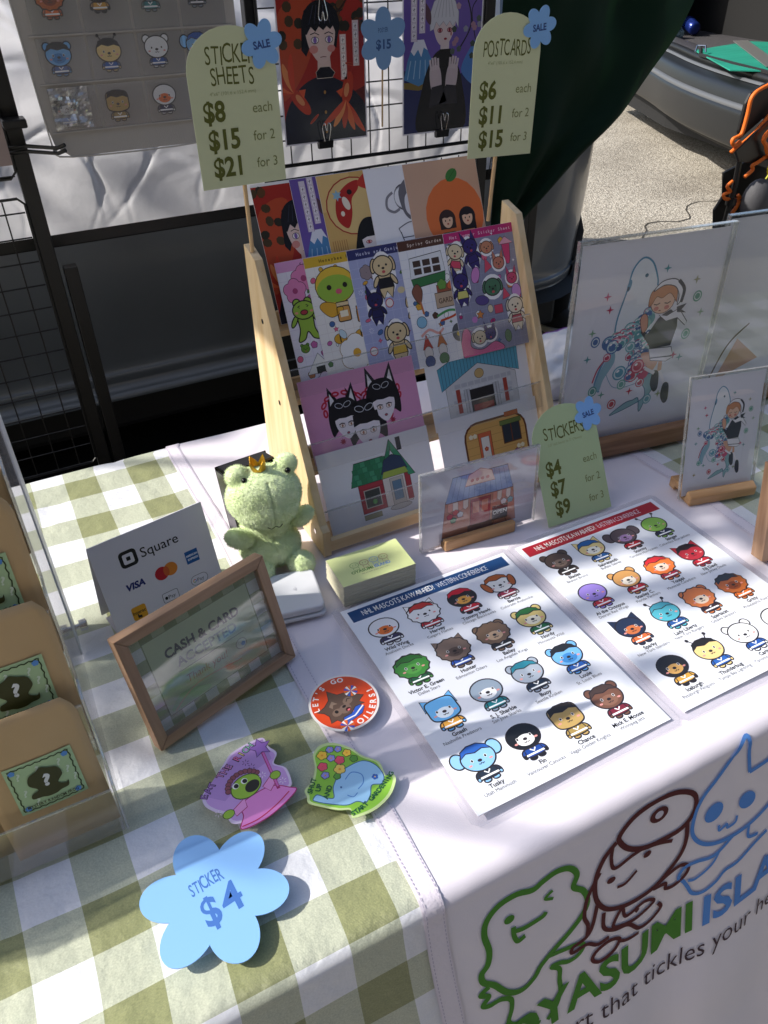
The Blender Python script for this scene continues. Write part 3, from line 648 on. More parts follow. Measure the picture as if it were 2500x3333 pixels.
panel('seat', [(2.46, -.16), (2.7, -.1), (3.1, -.1), (3.1, -.62), (2.6, -.52), (2.5, -.45), (2.455, -.3), (2.487, -.25)], .08, CBK)
tubeY('edging', [(3.0, .24), (2.62, .19), (2.486, .146), (2.461, .139), (2.432, .127), (2.416, .105), (2.417, .06), (2.412, 0), (2.395, -.012), (2.373, -.018), (2.373, -.032), (2.389, -.042), (2.412, -.03)], .0075, OR)
tubeY('edging', [(2.377, -.064), (2.388, -.057), (2.427, -.039), (2.473, -.01), (2.507, .02), (2.6, .09), (2.9, .2)], .0075, OR)
tubeY('edging', [(2.6, .06, -.03), (2.54, .012, -.03), (2.507, -.01, -.03), (2.498, -.031, -.03), (2.516, -.048, -.03), (2.53, -.069, -.03), (2.548, -.086, -.03), (2.6, -.11, -.03), (2.9, -.15, -.03)], .0085, OR)
tubeY('edging', [(2.545, -.094, -.02), (2.51, -.109, -.02), (2.484, -.118, -.02), (2.49, -.134, -.02), (2.457, -.154, -.02)], .0075, OR)
tubeY('edging', [(2.422, -.169), (2.399, -.186), (2.423, -.206), (2.391, -.213), (2.4, -.228), (2.43, -.236), (2.465, -.242), (2.485, -.238), (2.47, -.226)], .0065, OR)
tubeY('edging', [(2.487, -.247), (2.476, -.274), (2.451, -.304), (2.435, -.34)], .0075, OR)
tubeY('edging', [(2.48, -.475, -.02), (2.569, -.435, -.02), (2.631, -.4, -.02), (2.9, -.38, -.02)], .0085, OR)
MB().tube([Y((2.432, -.09)), Y((2.44, -.18)), Y((2.435, -.30)), Y((2.42, -.73))], .011, 10).done('leg', BLK, fc)
MB().tube([Y((2.44, -.235)), Y((2.44, -.258))], .02, 12).done('leg_collar', BLKP, fc)
MB().tube([Y((2.72, -.2, .1)), Y((2.62, -.73, .2))], .013, 10).done('leg', BLK, fc)
MB().tube([Y((2.98, -.1, .1)), Y((3.0, -.73, .1))], .013, 10).done('leg', BLK, fc)
bp_ = thing('backpack', 'grey and black backpack with a yellow tag slung on the camp chair', 'backpack')
MB().ball((2.53, 1.86, -.25), (.06, .05, .085)).done('bag_body', mat('bag_grey', '4A4A4E', .7, bump=(200, .4, .003)), bp_, sm=True)
MB().ball((2.68, 1.88, -.30), (.10, .06, .16)).done('side_pocket', mat('bag_black', '101012', .6), bp_, sm=True)
MB().ball((2.553, 1.85, -.13), (.018, .01, .026)).done('yellow_tag', mat('yellow_tag', 'E8D21C', .5), bp_, sm=True)
MB().tube(catmull([(2.5, 1.82, -.155), (2.53, 1.82, -.13), (2.56, 1.81, -.16), (2.59, 1.81, -.21), (2.64, 1.82, -.26)], k=5), .003, 6).done('cord', mat('cord_yellow', 'C7C84A', .6), bp_)
b = bmesh.new(); bmesh.ops.create_icosphere(b, subdivisions=3, radius=.04)
for v in b.verts: v.co = v.co*(1+.5*nz(v.co.x*22, v.co.y*22, v.co.z*22)); v.co.x *= 1.4
me = bpy.data.meshes.new('cloth'); b.to_mesh(me); b.free()
tag(link('green_rag', smooth(me), mat('rag_green', '2F5D50', .8), None, Matrix.Translation((2.52, 1.86, -.395))), 'crumpled dark green cloth on the chair seat under the backpack', 'cloth')
# sneaker behind the rack
sn = thing('sneaker', 'black and white sneaker on the shaded asphalt beside the rack', 'shoe', lie(1.84, 2.2, G, 20))
MB().prism(catmull([(-.05, -.13), (.045, -.13), (.055, 0), (.045, .12), (0, .15), (-.045, .12), (-.04, 0)], True, 4), 0, .028, 'z', .004).done('sole', mat('sole_white', 'C9C9C4', .6), sn)
MB().ball((0, -.04, .06), (.047, .09, .06)).ball((0, .06, .04), (.044, .08, .035)).done('upper', mat('shoe_black', '1B1B1D', .7), sn, sm=True)
MB().tube(catmull([(-.03, .03, .075), (.0, .05, .085), (.035, .02, .075), (-.03, -.01, .095), (.03, -.03, .1)], k=4), .006, 6).done('laces', mat('lace', 'BDBDB8', .8), sn)
MB().tube([(0, -.05, .09), (.01, -.06, .4), (.1, .1, .62)], .05, 12, r1=.07).done('trouser_leg', mat('trouser', '121318', .85), sn, sm=True)

# ---- unseen tent roof and tree, sized and placed for the shade they cast -
tn = thing('shade_tent_roof', 'unseen white tent canopy placed above and behind the stall to shade it', 'tent')
MB().prism([(-1.22, .95), (.84, .95), (.84, 1.75), (-1.22, 1.75)], 1.35, 1.36, 'z').done('canopy', mat('shade_canopy_white', 'D6D8DC', .8, trans=('DFE0E4', .4)), tn)  # unseen canopy, added for the shade
for x in (-1.2, .82):
    MB().box(x-.018, x+.018, 1.71, 1.746, G, 1.35, .003).done('leg', mat('alu', '9A9CA0', .4, metal=.8), tn)  # legs of the added unseen tent
# unseen tree added to dapple the table; leaf clumps hang along the sun's rays
LEAF = mat('dapple_leaf', '3F5A22', .6, trans=('5C7A2A', .15)); BARK = mat('dapple_tree_bark', '4B3D2E', .9, bump=(30, .8, .02))
tr = thing('tree', 'unseen leafy tree added left of the stall to dapple the table', 'tree')
random.seed(11)
clumps = []   # (table x, table y, radius x, radius y, leaves) shade wanted on the table
SH = [(-.10, .42, .07, .04, 150), (-.02, .36, .06, .035, 150), (.02, .29, .035, .03, 70), (-.17, .33, .06, .06, 120), (.06, .235, .05, .012, 55), (.11, .30, .05, .02, 90), (.16, .255, .08, .012, 70), (.26, .285, .07, .02, 110),
      (.24, .215, .09, .009, 60), (.36, .20, .10, .012, 80), (.40, .285, .06, .02, 90), (.48, .17, .08, .016, 80), (.50, .25, .05, .02, 70), (.16, .345, .04, .012, 50), (.33, .105, .03, .02, 25), (-.04, .19, .05, .012, 40),
      (-.06, .25, .05, .02, 70), (.22, .13, .06, .006, 18), (-.28, .25, .08, .12, 230), (.53, .30, .06, .03, 90), (.10, .33, .05, .012, 55), (-.24, .42, .04, .05, 90), (.05, .8, .08, .04, 100), (.66, .22, .1, .1, 220)]
V, F = [], []
Ux = Vector((SUN.y, -SUN.x, 0)).normalized(); Uy = SUN.cross(Ux)
for x, y, rx, ry, nl in SH:
    for k in range(nl):
        a = random.random()*2*PI; q = math.sqrt(random.random())
        P = Vector((x+rx*q*math.cos(a), y+ry*q*math.sin(a), 0))+SUN*random.uniform(2.5, 3.5)
        L_ = random.uniform(.012, .024); d = Vector((random.uniform(-1, 1), random.uniform(-1, 1), random.uniform(-1, 1))).normalized(); e = d.cross(SUN+Vector((random.uniform(-.6, .6),)*3)).normalized()
        i = len(V); V += [P-d*L_, P+e*L_*.4, P+d*L_, P-e*L_*.4]; F.append((i, i+1, i+2, i+3))
random.seed(5)
for k in range(5200):                                # the rest of the crown, up and to the left of the shade givers
    P = Vector((-3.6+random.gauss(0, .55), 2.0+random.gauss(0, .5), 2.75+random.gauss(0, .4)))
    if P.y-.29/.62*P.z < .95 and P.x+.73/.62*P.z > -.62 and P.x+.73/.62*P.z < 1.4: continue
    L_ = random.uniform(.02, .045); d = Vector((random.uniform(-1, 1), random.uniform(-1, 1), random.uniform(-1, 1))).normalized(); e = d.orthogonal().normalized()
    i = len(V); V += [P-d*L_, P+e*L_*.4, P+d*L_, P-e*L_*.4]; F.append((i, i+1, i+2, i+3))
me = bpy.data.meshes.new('leaves'); me.from_pydata(V, [], F); tag(link('leaves', me, LEAF, tr), kind='stuff')  # leaves of the added unseen tree, dapple the table
MB().tube([(-4.0, 2.6, G), (-3.95, 2.5, .6), (-3.8, 2.2, 1.6), (-3.7, 2.0, 2.8)], .11, 12, r1=.05).done('dapple_tree_trunk', BARK, tr, sm=True)
for p in ((-2.3, 1.2, 1.95), (-2.0, 1.5, 1.85), (-2.9, 1.2, 2.4), (-3.4, 2.6, 2.9), (-2.5, 1.0, 2.3)):
    MB().tube([(-3.8, 2.2, 1.7), ((-3.8+p[0])/2, (2.2+p[1])/2+.1, (1.7+p[2])/2+.1), p], .03, 7, r1=.006).done('dapple_tree_branch', BARK, tr, sm=True)

# unseen street front added behind the photographer to block sky light
bw = thing('sky_block_building', 'plain grey unseen building added behind the viewer to block sky light', 'building', lie(0, -4.6, G))
MB().box(-12, 14, -4, 0, 0, 7.5).done('wall', mat('sky_block_brick', '6A6668', .9, noise_col=('565558', 2, 5), bump=(14, .5, .03)), bw)
MB().box(-12.2, 14.2, -4.1, .15, 7.5, 7.75, .02).done('sky_block_cornice', mat('sky_block_trim', 'A39A8C', .8), bw)
w0 = None
for fl in (0, 1):
    for i in range(9):
        M_ = Matrix.Translation((-10.6+2.8*i, 0, .9+3.3*fl))
        if w0 is None:
            w0 = MB().box(0, 1.3, -.02, .05, 0, 1.9, .01).done('window', mat('sky_block_trim', 'A39A8C', .8), bw, M_); w1 = MB().box(.08, 1.22, .05, .056, .08, 1.82).done('sky_block_pane', mat('sky_block_glass', '1A2024', .08), w0)  # windows of the added unseen building
        else:
            o = w0.copy(); col.objects.link(o); o.parent = bw; o.matrix_local = M_; o2 = w1.copy(); col.objects.link(o2); o2.parent = o

t2 = thing('shade_tent_roof', 'unseen dark blue canopy added behind and above the viewer to block sky light', 'tent')  # added unseen canopy, darkens the surfaces that face the viewer
MB().prism([(-2.2, -4.2), (2.6, -4.2), (2.6, -1.35), (-2.2, -1.35)], 1.55, 1.565, 'z').done('canopy', mat('shade_canopy_dark', '232A38', .8), t2)  # unseen canopy, added to block sky light
MB().box(-2.2, 2.6, -1.37, -1.35, 1.3, 1.549).done('shade_valance', mat('shade_canopy_dark', '232A38', .8), t2)
for x in (-2.15, 2.55):
    for y in (-4.15, -1.4): MB().box(x-.018, x+.018, y-.018, y+.018, G, 1.55, .003).done('leg', mat('alu', '9A9CA0', .4, metal=.8), t2)  # legs of the added unseen tent

tag(MB().box(-1.6, 1.35, .78, 2.35, G+.003, G+.008).done('ground_shade_sheet', mat('shade_black', '0A0A0B', .95, spec=.1, bump=(40, .4, .004)), None), 'added black sheet as ground shade between the table and the grey car', 'shade sheet')  # added black sheet, stands in for the deep shade on the ground
# ================================================================== PRINTED FIGURES (plain generic animals)
DK = '2A2326'
def critter(A, hc, jc, ear='round', face=None, belly=None, stripe='FFFFFF', hair=None, head='oval', ol=DK):
    """small standing cartoon animal, one unit tall, feet at y = 0"""
    w = .035; belly = belly or hc
    for sx in (-1, 1): A.ell(.11*sx, .045, .085, .05, belly, ol=ol, w=w)
    for sx in (-1, 1): A.ell(.235*sx, .19, .07, .11, jc, 25*sx, ol=ol, w=w)
    for sx in (-1, 1): A.ell(.27*sx, .12, .045, .045, belly, ol=ol, w=w*.8)
    A.poly([(-.2, .3), (.2, .3), (.24, .1), (.12, .07), (-.12, .07), (-.24, .1)], jc, ol, w)
    A.poly([(-.225, .165), (.225, .165), (.232, .12), (-.232, .12)], stripe)
    A.stroke([(-.07, .27), (0, .2), (.07, .27)], .03, stripe)
    if ear == 'round':
        for sx in (-1, 1): A.ell(.32*sx, .86, .13, .13, hc, ol=ol, w=w); A.ell(.32*sx, .86, .065, .065, belly)
    elif ear == 'point':
        for sx in (-1, 1): A.poly([(.12*sx, .9), (.40*sx, 1.04), (.42*sx, .68)], hc, ol, w)
    elif ear == 'flop':
        pass
    elif ear == 'big':
        for sx in (-1, 1): A.ell(.46*sx, .72, .17, .2, hc, ol=ol, w=w); A.ell(.46*sx, .72, .1, .13, belly)
    elif ear == 'feeler':
        for sx in (-1, 1): A.stroke([(.15*sx, .85), (.28*sx, 1.06)], .03, ol); A.ell(.29*sx, 1.07, .05, .05, ol)
    if head == 'oval': A.ell(0, .62, .41, .33, hc, ol=ol, w=w, n=28)
    elif head == 'shag':
        pts = [(.44*math.cos(t)*(1+.09*(k % 2)), .62+.36*math.sin(t)*(1+.09*(k % 2))) for k, t in enumerate([2*PI*i/26 for i in range(26)])]; A.poly(pts, hc, ol, w)
    elif head == 'tall': A.poly([(-.33, .38), (-.38, .62), (-.3, .92), (.3, .92), (.38, .62), (.33, .38), (0, .3)], hc, ol, w, sm=True)
    if ear == 'flop':
        for sx in (-1, 1): A.ell(.4*sx, .6, .1, .22, hair or hc, -15*sx, ol=ol, w=w)
    if hair: A.poly([(-.36, .74), (-.3, .9), (-.1, .98), (.15, .97), (.33, .86), (.37, .73), (.2, .8), (0, .76), (-.2, .82)], hair, ol, w*.8)
    if face: A.ell(0, .52, .22, .15, face)
    for sx in (-1, 1): A.ell(.17*sx, .6, .035, .042, 'FFFFFF'); A.ell(.17*sx, .6, .026, .033, ol); A.ell(.26*sx, .5, .045, .025, 'E79A93')
    A.ell(0, .545, .055, .038, ol); A.stroke([(-.07, .47), (-.03, .45), (0, .48), (.03, .45), (.07, .47)], .022, ol)

W_ROWS = [('Wild Wing', 'Anaheim Ducks', 'E9E9EC', '2F2B57', None, 'E8742B', 'oval', None), ('Harvey', 'Calgary Flames', 'F2F2F2', 'C22530', 'point', None, 'shag', 'C8322E'), ('Tommy Hawk', 'Chicago Blackhawks', '2B2A2C', 'D0202F', None, 'E9A94C', 'oval', 'D4263A'), ('Bernie', 'Colorado Avalanche', 'EDEBE8', '9E2B43', 'flop', None, 'oval', 'B4602C'),
    ('Victor E. Green', 'Dallas Stars', '3F8A3A', '1D5A3C', None, '57A048', 'shag', '2C6A2C'), ('Hunter', 'Edmonton Oilers', '7D6A60', '2B55B0', 'point', '5B4B45', 'shag', None), ('Bailey', 'Los Angeles Kings', '7F6550', '28282B', 'round', 'D8B591', 'shag', None), ('Nordy', 'Minnesota Wild', 'E6CF83', '1F6B3C', 'round', 'FFF6DC', 'oval', '2F6F3A'),
    ('Gnash', 'Nashville Predators', '6CB5EC', 'E0A240', 'point', 'EAF4FC', 'tall', None), ('S. J. Sharkie', 'San Jose Sharks', '97A7B8', '1D7F88', None, 'F2F4F6', 'oval', None), ('Buoy', 'Seattle Kraken', 'A3AEBC', '1C2B3E', 'round', None, 'oval', '2E8195'), ('Louie', 'St. Louis Blues', '74B3EA', '2A62B8', 'round', '3F86C8', 'oval', '26282C'),
    ('Tusky', 'Utah Mammoth', '8FC3F2', '26303E', 'big', None, 'oval', '2C5EB4'), ('Fin', 'Vancouver Canucks', '1D1E22', '22489A', None, 'F4F4F4', 'oval', None), ('Chance', 'Vegas Golden Knights', 'C0A060', 'A98E4E', None, None, 'tall', '2B2420'), ('Mick E. Moose', 'Winnipeg Jets', '75503F', '7A2434', 'round', '8A6350', 'oval', '4B3B35')]
E_ROWS = [('Blades', 'Boston Bruins', '5B4A42', '2C2622', 'round', '8E7868', 'oval', None), ('Sabretooth', 'Buffalo Sabres', 'EAD391', '2A66A8', 'point', 'FBF7EA', 'oval', '2A66A8'), ('Stormy', 'Carolina Hurricanes', '5F5256', 'C9202F', 'big', 'A886B4', 'oval', None), ('Stinger', 'Columbus Blue Jackets', '8CBF52', '232A4E', 'feeler', None, 'oval', None),
    ('Al the Octopus', 'Detroit Red Wings', '9C86D8', 'D22A35', None, None, 'oval', None), ('Stanley C.', 'Florida Panthers', 'D09A5C', 'C9202F', 'round', 'F4EADA', 'oval', None), ('Youppi', 'Montreal Canadiens', 'EE7B35', 'B8283F', None, 'F3D5C2', 'shag', 'D42F35'), ('NJ Devil', 'New Jersey Devils', 'B42C38', 'CE2030', 'point', None, 'oval', '26181A'),
    ('Sparky', 'New York Islanders', '26304A', 'E0703A', 'point', 'C8703F', 'oval', None), ('Lady Liberty', 'New York Rangers', '55B3C4', '2E5A9E', 'feeler', None, 'oval', '4AA0B4'), ('Spartacat', 'Ottawa Senators', 'D97B3F', '3A2528', 'round', 'EFD9C0', 'shag', None), ('Gritty', 'Philadelphia Flyers', 'C56A32', 'E8742B', None, '8E4526', 'shag', '33383A'),
    ('Iceburgh', 'Pittsburgh Penguins', '2A2829', 'D9A441', None, 'E2AE62', 'oval', None), ('Thunderbug', 'Tampa Bay Lightning', 'EDD08C', '2C62B4', 'feeler', None, 'oval', '24211F'), ('Carlton', 'Toronto Maple Leafs', 'F3F4F6', '2A58A8', 'round', None, 'oval', None), ('Slapshot', 'Washington Capitals', 'F3F4F6', 'B62838', None, 'E8A040', 'oval', None)]
def crit(A, r): critter(A, r[2], r[3], r[4], r[5], None if r[2] != 'F2F2F2' else 'F6F6F6', head=r[6], hair=r[7])
def mascot_sheet(x, y, title, colr, rows, label):
    M = lie(x, y, .0022, 0); W_, H_ = .2159, .2794
    t = thing('printed_sheet', label, 'poster sheet', M, 'laminated character sheets')
    p = [(-.007, .005), (W_+.007, .005), (W_+.007, -H_-.007), (-.007, -H_-.007)]
    pouch = MB().prism([(-.009, .003), (-.003, .008), (W_+.003, .008), (W_+.009, .003), (W_+.009, -H_-.003), (W_+.003, -H_-.009), (-.003, -H_-.009), (-.009, -H_-.003)], 0, .00025, 'z').done('laminate', clear_mat('laminate_film', (.97, .97, .98), .12, .05, .5, haze=.05), t)
    paper(t, W_, H_, .0009, 'E9ECF4', x0=0, y0=-H_, rough=.35, gloss=True)
    A = Art()
    A.rect(.006, -.0225, W_-.006, -.005, colr)
    A.hand('NHL MASCOTS KAWAII-FIED!', .0205, -.0172, .0115, 'F5F3EE', 'l', .004, .68, jit=.03, width=.091)
    A.hand(title, .1155, -.0172, .0112, 'E4E6EE', 'l', -.012, .66, jit=.03, width=.068)
    for k, r in enumerate(rows):
        cx = .0315+.0495*(k % 4); cy = -.0695-.0622*(k//4)
        crit(A.at(cx, cy, .0415), r)
        if r[2] == '2B2A2C' or r[0] in ('Chance',): pass
        T_ = A.at(cx, cy); T_.lv += 30; T_.text(r[0], 0, -.0065, .0062, '1E1E24', 'c', .022); T_.text(r[1], 0, -.0117, .0052, '44444C', 'c', -.004)
    A.build('printed_art', P_GLOSS, t, z=.00095)
mascot_sheet(.0805, .3275, 'WESTERN CONFERENCE', '1F4677', W_ROWS, 'laminated sheet of sixteen little animals under a navy blue title band')
mascot_sheet(.3135, .3275, 'EASTERN CONFERENCE', 'A8202F', E_ROWS, 'laminated sheet of little animals under a dark red title band')

# ------------------------------------------------------------------ price flower and stickers on the cloth
FC = [(.0025, .0483), (-.0188, .0394), (.0371, .031)]
def flower_shape(R_, n=6, rot=0, k=13):
    pts = []; d, ra, rb = .575, .425, .322
    for i in range(n):
        for q in range(-k, k):
            f = math.radians(180/n)*math.sin(q/k*PI/2); C, S = math.cos(f), math.sin(f)
            A2 = C*C/ra**2+S*S/rb**2; B2 = -2*C*d/ra**2; C2 = d*d/ra**2-1; D = B2*B2-4*A2*C2
            r = (-B2+math.sqrt(max(0, D)))/(2*A2); a = math.radians(rot+360*i/n)+f; pts.append((r*R_*math.cos(a), r*R_*math.sin(a)))
    return pts
t = thing('price_flower', 'large blue six-petal flower card reading sticker four dollars on the gingham cloth', 'price sign', lie(-.138, .084, .0075, 0))
MB().prism(flower_shape(.0575, 6, 37), 0, .0011, 'z').done('card', mat('sky_blue_card', '84B6EE', .38, spec=.5), t)
MB().box(-.012, .012, -.012, .012, -.0075, 0).done('foam_pad', mat('foam', 'C9C9C9', .9), t)
A = Art(); A = A.at(.0, .0, 1, 9)
A.hand('STICKER', -.001, .0085, .0155, '3F6DB6', 'c', .012, .5, width=.0275); A.at(0,0).text("$", -.0085, -.0205, .033, '3F6DB6', 'c', .022, shear=.06, width=.013); A.at(0, 0).text('4', .0085, -.0205, .034, '3F6DB6', 'c', .018, shear=.06, width=.0165)
A.build('lettering', P_MATTE, t, z=.00115)

def cut_sticker(name, label, x, y, pts, colr, grp, edge='F2F0F2', z=.0024):
    t = thing(name, label, 'sticker', lie(x, y, z), grp)
    pts = catmull(pts, True, 4)
    MB().prism(pts, 0, .0008, 'z').done('backing', mat('vinyl_'+edge, edge, .3, coat=.3), t)
    A = Art(); cx = sum(p[0] for p in pts)/len(pts); cy = sum(p[1] for p in pts)/len(pts)
    A.poly([(cx+(a-cx)*.935, cy+(b-cy)*.935) for a, b in pts], colr); return t, A
circ = [(.0345*math.cos(2*PI*i/16), .0345*math.sin(2*PI*i/16)) for i in range(16)]
t, A = cut_sticker('round_sticker', 'round orange sticker with a brown cat face reading lets go oilers', .0315, .212, circ, 'E0491C', 'stickers lying on the table', 'EFE9E4')
A = A.at(0, 0, 1, 12)
for i, ch in enumerate("LET'S GO"):
    a = math.radians(163-i*14.5); r_ = .0252
    if ch != ' ': A.at(r_*math.cos(a), r_*math.sin(a), 1, math.degrees(a)-90).text(ch, 0, 0, .0078, 'F4F0EC', 'c', .03)
for i, ch in enumerate("OILERS!"):
    a = math.radians(-93+i*14); r_ = .0312
    A.at(r_*math.cos(a), r_*math.sin(a), 1, math.degrees(a)+90).text(ch, 0, 0, .0085, 'F4F0EC', 'c', .035)
B = A.at(-.0035, -.003, .00106, 8); BR = '5B473C'
B.poly([(-8, -6), (10, -6), (13, -15), (6, -19), (-6, -18), (-11, -14)], '2F5BC0', DK, .6); B.poly([(-3, -6), (8, -6), (2, -12)], 'F07A2A'); B.stroke([(-11, -13), (0, -16), (13, -13)], 1.4, 'F4F0EC')
B.poly([(-22, 11), (-13, 11), (-5, 14), (1, 23), (5, 13), (15, 8), (18, 0), (22, -5), (14, -7), (16, -12), (7, -9), (-1, -12), (-9, -10), (-13, -14), (-15, -8), (-21, -7), (-17, 0), (-18, 6)], BR, DK, .7)
B.poly([(-10, 8), (-4, 11), (-2, 5), (-6, 7), (-9, 4)], '8A7565'); B.ell(-9, -2, 5, 4, '80695A'); B.ell(7, 1, 5, 4, '80695A')
B.ell(-1, -4, 6, 5, '7C665A'); B.ell(0, -1.5, 2, 1.4, '1C1416'); B.ell(.5, -6.5, 2.6, 2.2, '3A1214'); B.ell(.5, -7.3, 1.6, 1, 'E0707A'); B.ell(-9, -1, 1.7, 1.9, '15100F'); B.stroke([(5, 1), (8, 3), (11, 1)], .8, '15100F')
for cx, cy in ((-13, -19), (17, 7)):
    for k in range(12):
        a = 2*PI*k/12; B.lv += .3; B.face([(cx, cy), (cx+6.5*math.cos(a-.2), cy+6.5*math.sin(a-.2)), (cx+6.5*math.cos(a+.2), cy+6.5*math.sin(a+.2))], ['F4F0EC', '2F5BC0', 'EE6F24'][k % 3])
A.build('printed_art', P_GLOSS, t, z=.00085)
PK = [[-.0401,.0057],[-.0269,.0155],[-.0151,.0265],[-.0051,.0347],[.0122,.0382],[.0266,.0376],[.0279,.0264],[.0323,.0159],[.026,.0065],[.034,-.0033],[.0325,-.0208],[.0251,-.0235],[.0207,-.033],[.0034,-.0393],[-.0241,-.0346],[-.0291,-.0222],[-.0372,-.014],[-.0423,-.0048]]
t, A = cut_sticker('die_cut_sticker', 'lilac die-cut sticker of a green figure in a pink dress reading eat the rich', -.08, .172, PK, 'CDA0DE', 'stickers lying on the table', 'E3D0EC')
A.poly([(-.041, .004), (-.02, .022), (.01, .036), (.026, .036), (.026, .012), (0, .005), (-.025, -.01)], 'B98FD0')
for i, (ch, c) in enumerate(zip('EAT THE RICH', ['9E6CB8']*3+['', 'D98BC0', 'D98BC0', 'D98BC0', '', 'E96FA8', 'EFE07A', '8FD0B0', '8FD0B0'])):
    if ch == ' ': continue
    x_ = -.0375+.0047*i; y_ = .001+.0305*(i/11)**.8; B = A.at(x_, y_, 1, 58-i*2.5); B.text(ch, 0, 0, .0088, '2B1B2B', 'c', .06); B.text(ch, 0, .0003, .0082, c, 'c', -.0)
A = A.at(-.002, -.003, 1.14, 10); A.lv += 3
A.poly([(-.012, -.012), (.012, -.012), (.024, -.022), (.026, -.028), (.0, -.034), (-.022, -.031), (-.016, -.022)], 'EC8FD6', 'B02068', .0008, sm=True)
A.poly([(-.02, -.013), (-.008, -.009), (-.01, -.017), (-.02, -.019)], 'F0A0DC', 'B02068', .0007); A.poly([(.008, -.009), (.02, -.003), (.022, -.009), (.011, -.016)], 'F0A0DC', 'B02068', .0007)
A.stroke([(.017, -.018), (.024, .02)], .0026, 'B02068'); A.stroke([(.0175, -.016), (.0238, .018)], .0015, 'D86FC0'); A.star(.0245, .0235, .0095, '9A6CC0', 5, .48, 80, '4A2A66', .0008)
A.ell(-.024, -.014, .0045, .0035, '9CC63C', ol='3A4A1C', w=.0006); A.ell(.021, -.006, .0042, .0036, '9CC63C', ol='3A4A1C', w=.0006)
for k in range(11): a = math.radians(20+k*15); A.ell(-.002+.0135*math.cos(a), .001+.0115*math.sin(a), .0022, .0022, '8E4A58', ol='3A1C22', w=.0005)
A.ell(-.002, -.001, .0125, .0098, '9CC63C', 8, ol='3A4A1C', w=.0008); A.ell(.002, -.0035, .0062, .0048, '1A1414', 15)
for x_ in (-.0085, -.001): A.ell(x_, .004, .0026, .0026, 'F4F4F4'); A.ell(x_+.0004, .0038, .0019, .002, '15100F')
A.stroke([(-.021, -.029), (-.008, -.031), (.008, -.029), (.022, -.025)], .0009, 'D0285A', sm=True)
for x_, y_ in ((.01, .012), (.013, .0), (-.03, -.009), (.008, .018), (.023, -.014)):
    for k in range(6): a = PI*k/3; A.stroke([(x_+.0012*math.cos(a), y_+.0012*math.sin(a)), (x_+.003*math.cos(a), y_+.003*math.sin(a))], .0005, '4A2A66' if y_ > 0 else 'F6EAF6')
A.build('printed_art', P_GLOSS, t, z=.00085)
EL = [[-.0399,.0049],[-.0305,.0103],[-.023,.022],[-.0189,.0357],[-.0091,.0415],[.0025,.0385],[.0142,.0263],[.0204,.0133],[.0308,.0003],[.0296,-.0151],[.036,-.0165],[.0354,-.0235],[.0245,-.0343],[.0085,-.0403],[-.0057,-.0405],[-.0143,-.0383],[-.0123,-.0313],[-.0218,-.0263],[-.0325,-.0174],[-.0418,-.0084],[-.0406,-.0017]]
t, A = cut_sticker('die_cut_sticker', 'lime green die-cut sticker of a blue elephant reading shut up and start gardening', 0, .135, EL, '8CC63C', 'stickers lying on the table', 'C9DE9A')
A.poly([(-.037, -.007), (-.032, -.0045), (-.026, -.011), (-.0203, -.0138), (-.0165, -.0041), (-.0067, .0054), (.0008, .0083), (.0171, .0086), (.026, .0), (.0282, -.0134), (.0229, -.0207), (.0144, -.0181), (.009, -.026), (.002, -.031), (-.004, -.0265), (-.014, -.0253), (-.0287, -.0158), (-.036, -.0095)], '9CCDF2', '2B4F8A', .0008, sm=True)
A.stroke([(-.004, -.002), (.004, .002), (.011, -.004), (.009, -.012), (.002, -.016)], .0009, '4A86D0', sm=True); A.ell(-.0105, -.0075, .0009, .0011, '3060A0'); A.stroke([(-.009, -.017), (-.005, -.021), (0, -.019)], .0008, '4A86D0', sm=True)
for x_, y_, c, r_ in ((-.0165, .0193, 'E8506A', .0052), (-.0121, .0305, 'F2C33C', .0055), (.0, .0185, 'E8506A', .0052), (-.0039, .0098, 'F4D060', .006), (-.0035, .033, '8E8FD8', .004), (.0035, .03, '8E8FD8', .0038), (-.006, .024, '8E8FD8', .0042), (-.018, .01, '8E8FD8', .0042), (.009, .0225, 'F2C33C', .0045), (.012, .014, '5FA03A', .004), (-.009, .004, '5FA03A', .0035)):
    A.bloom(x_, y_, r_*.8, c, 5, 'E79A2A' if c[0] == 'F' or c[0] == '8' else None, ol='2A3A20', w=.0006)
A.bloom(.0205, -.0119, .0028, '2F62B8', 5, 'F2C33C')
for s_, x_, y_, r_ in (('SHUT', -.031, .0045, 52), ('UP', -.0265, .0, 52), ('AND', -.0215, -.008, 48)): A.text(s_, x_, y_, .0062, '1E5A34', 'c', .04, rot=r_)
for i, ch in enumerate('START GARDENING'):
    a = i/14; x_ = -.0115+.0475*a; y_ = -.0372+.02*a**1.5; A.at(x_, y_, 1, 14+34*a).text(ch, 0, 0, .006, '1E5A34', 'c', .045)
A.build('printed_art', P_GLOSS, t, z=.00085)
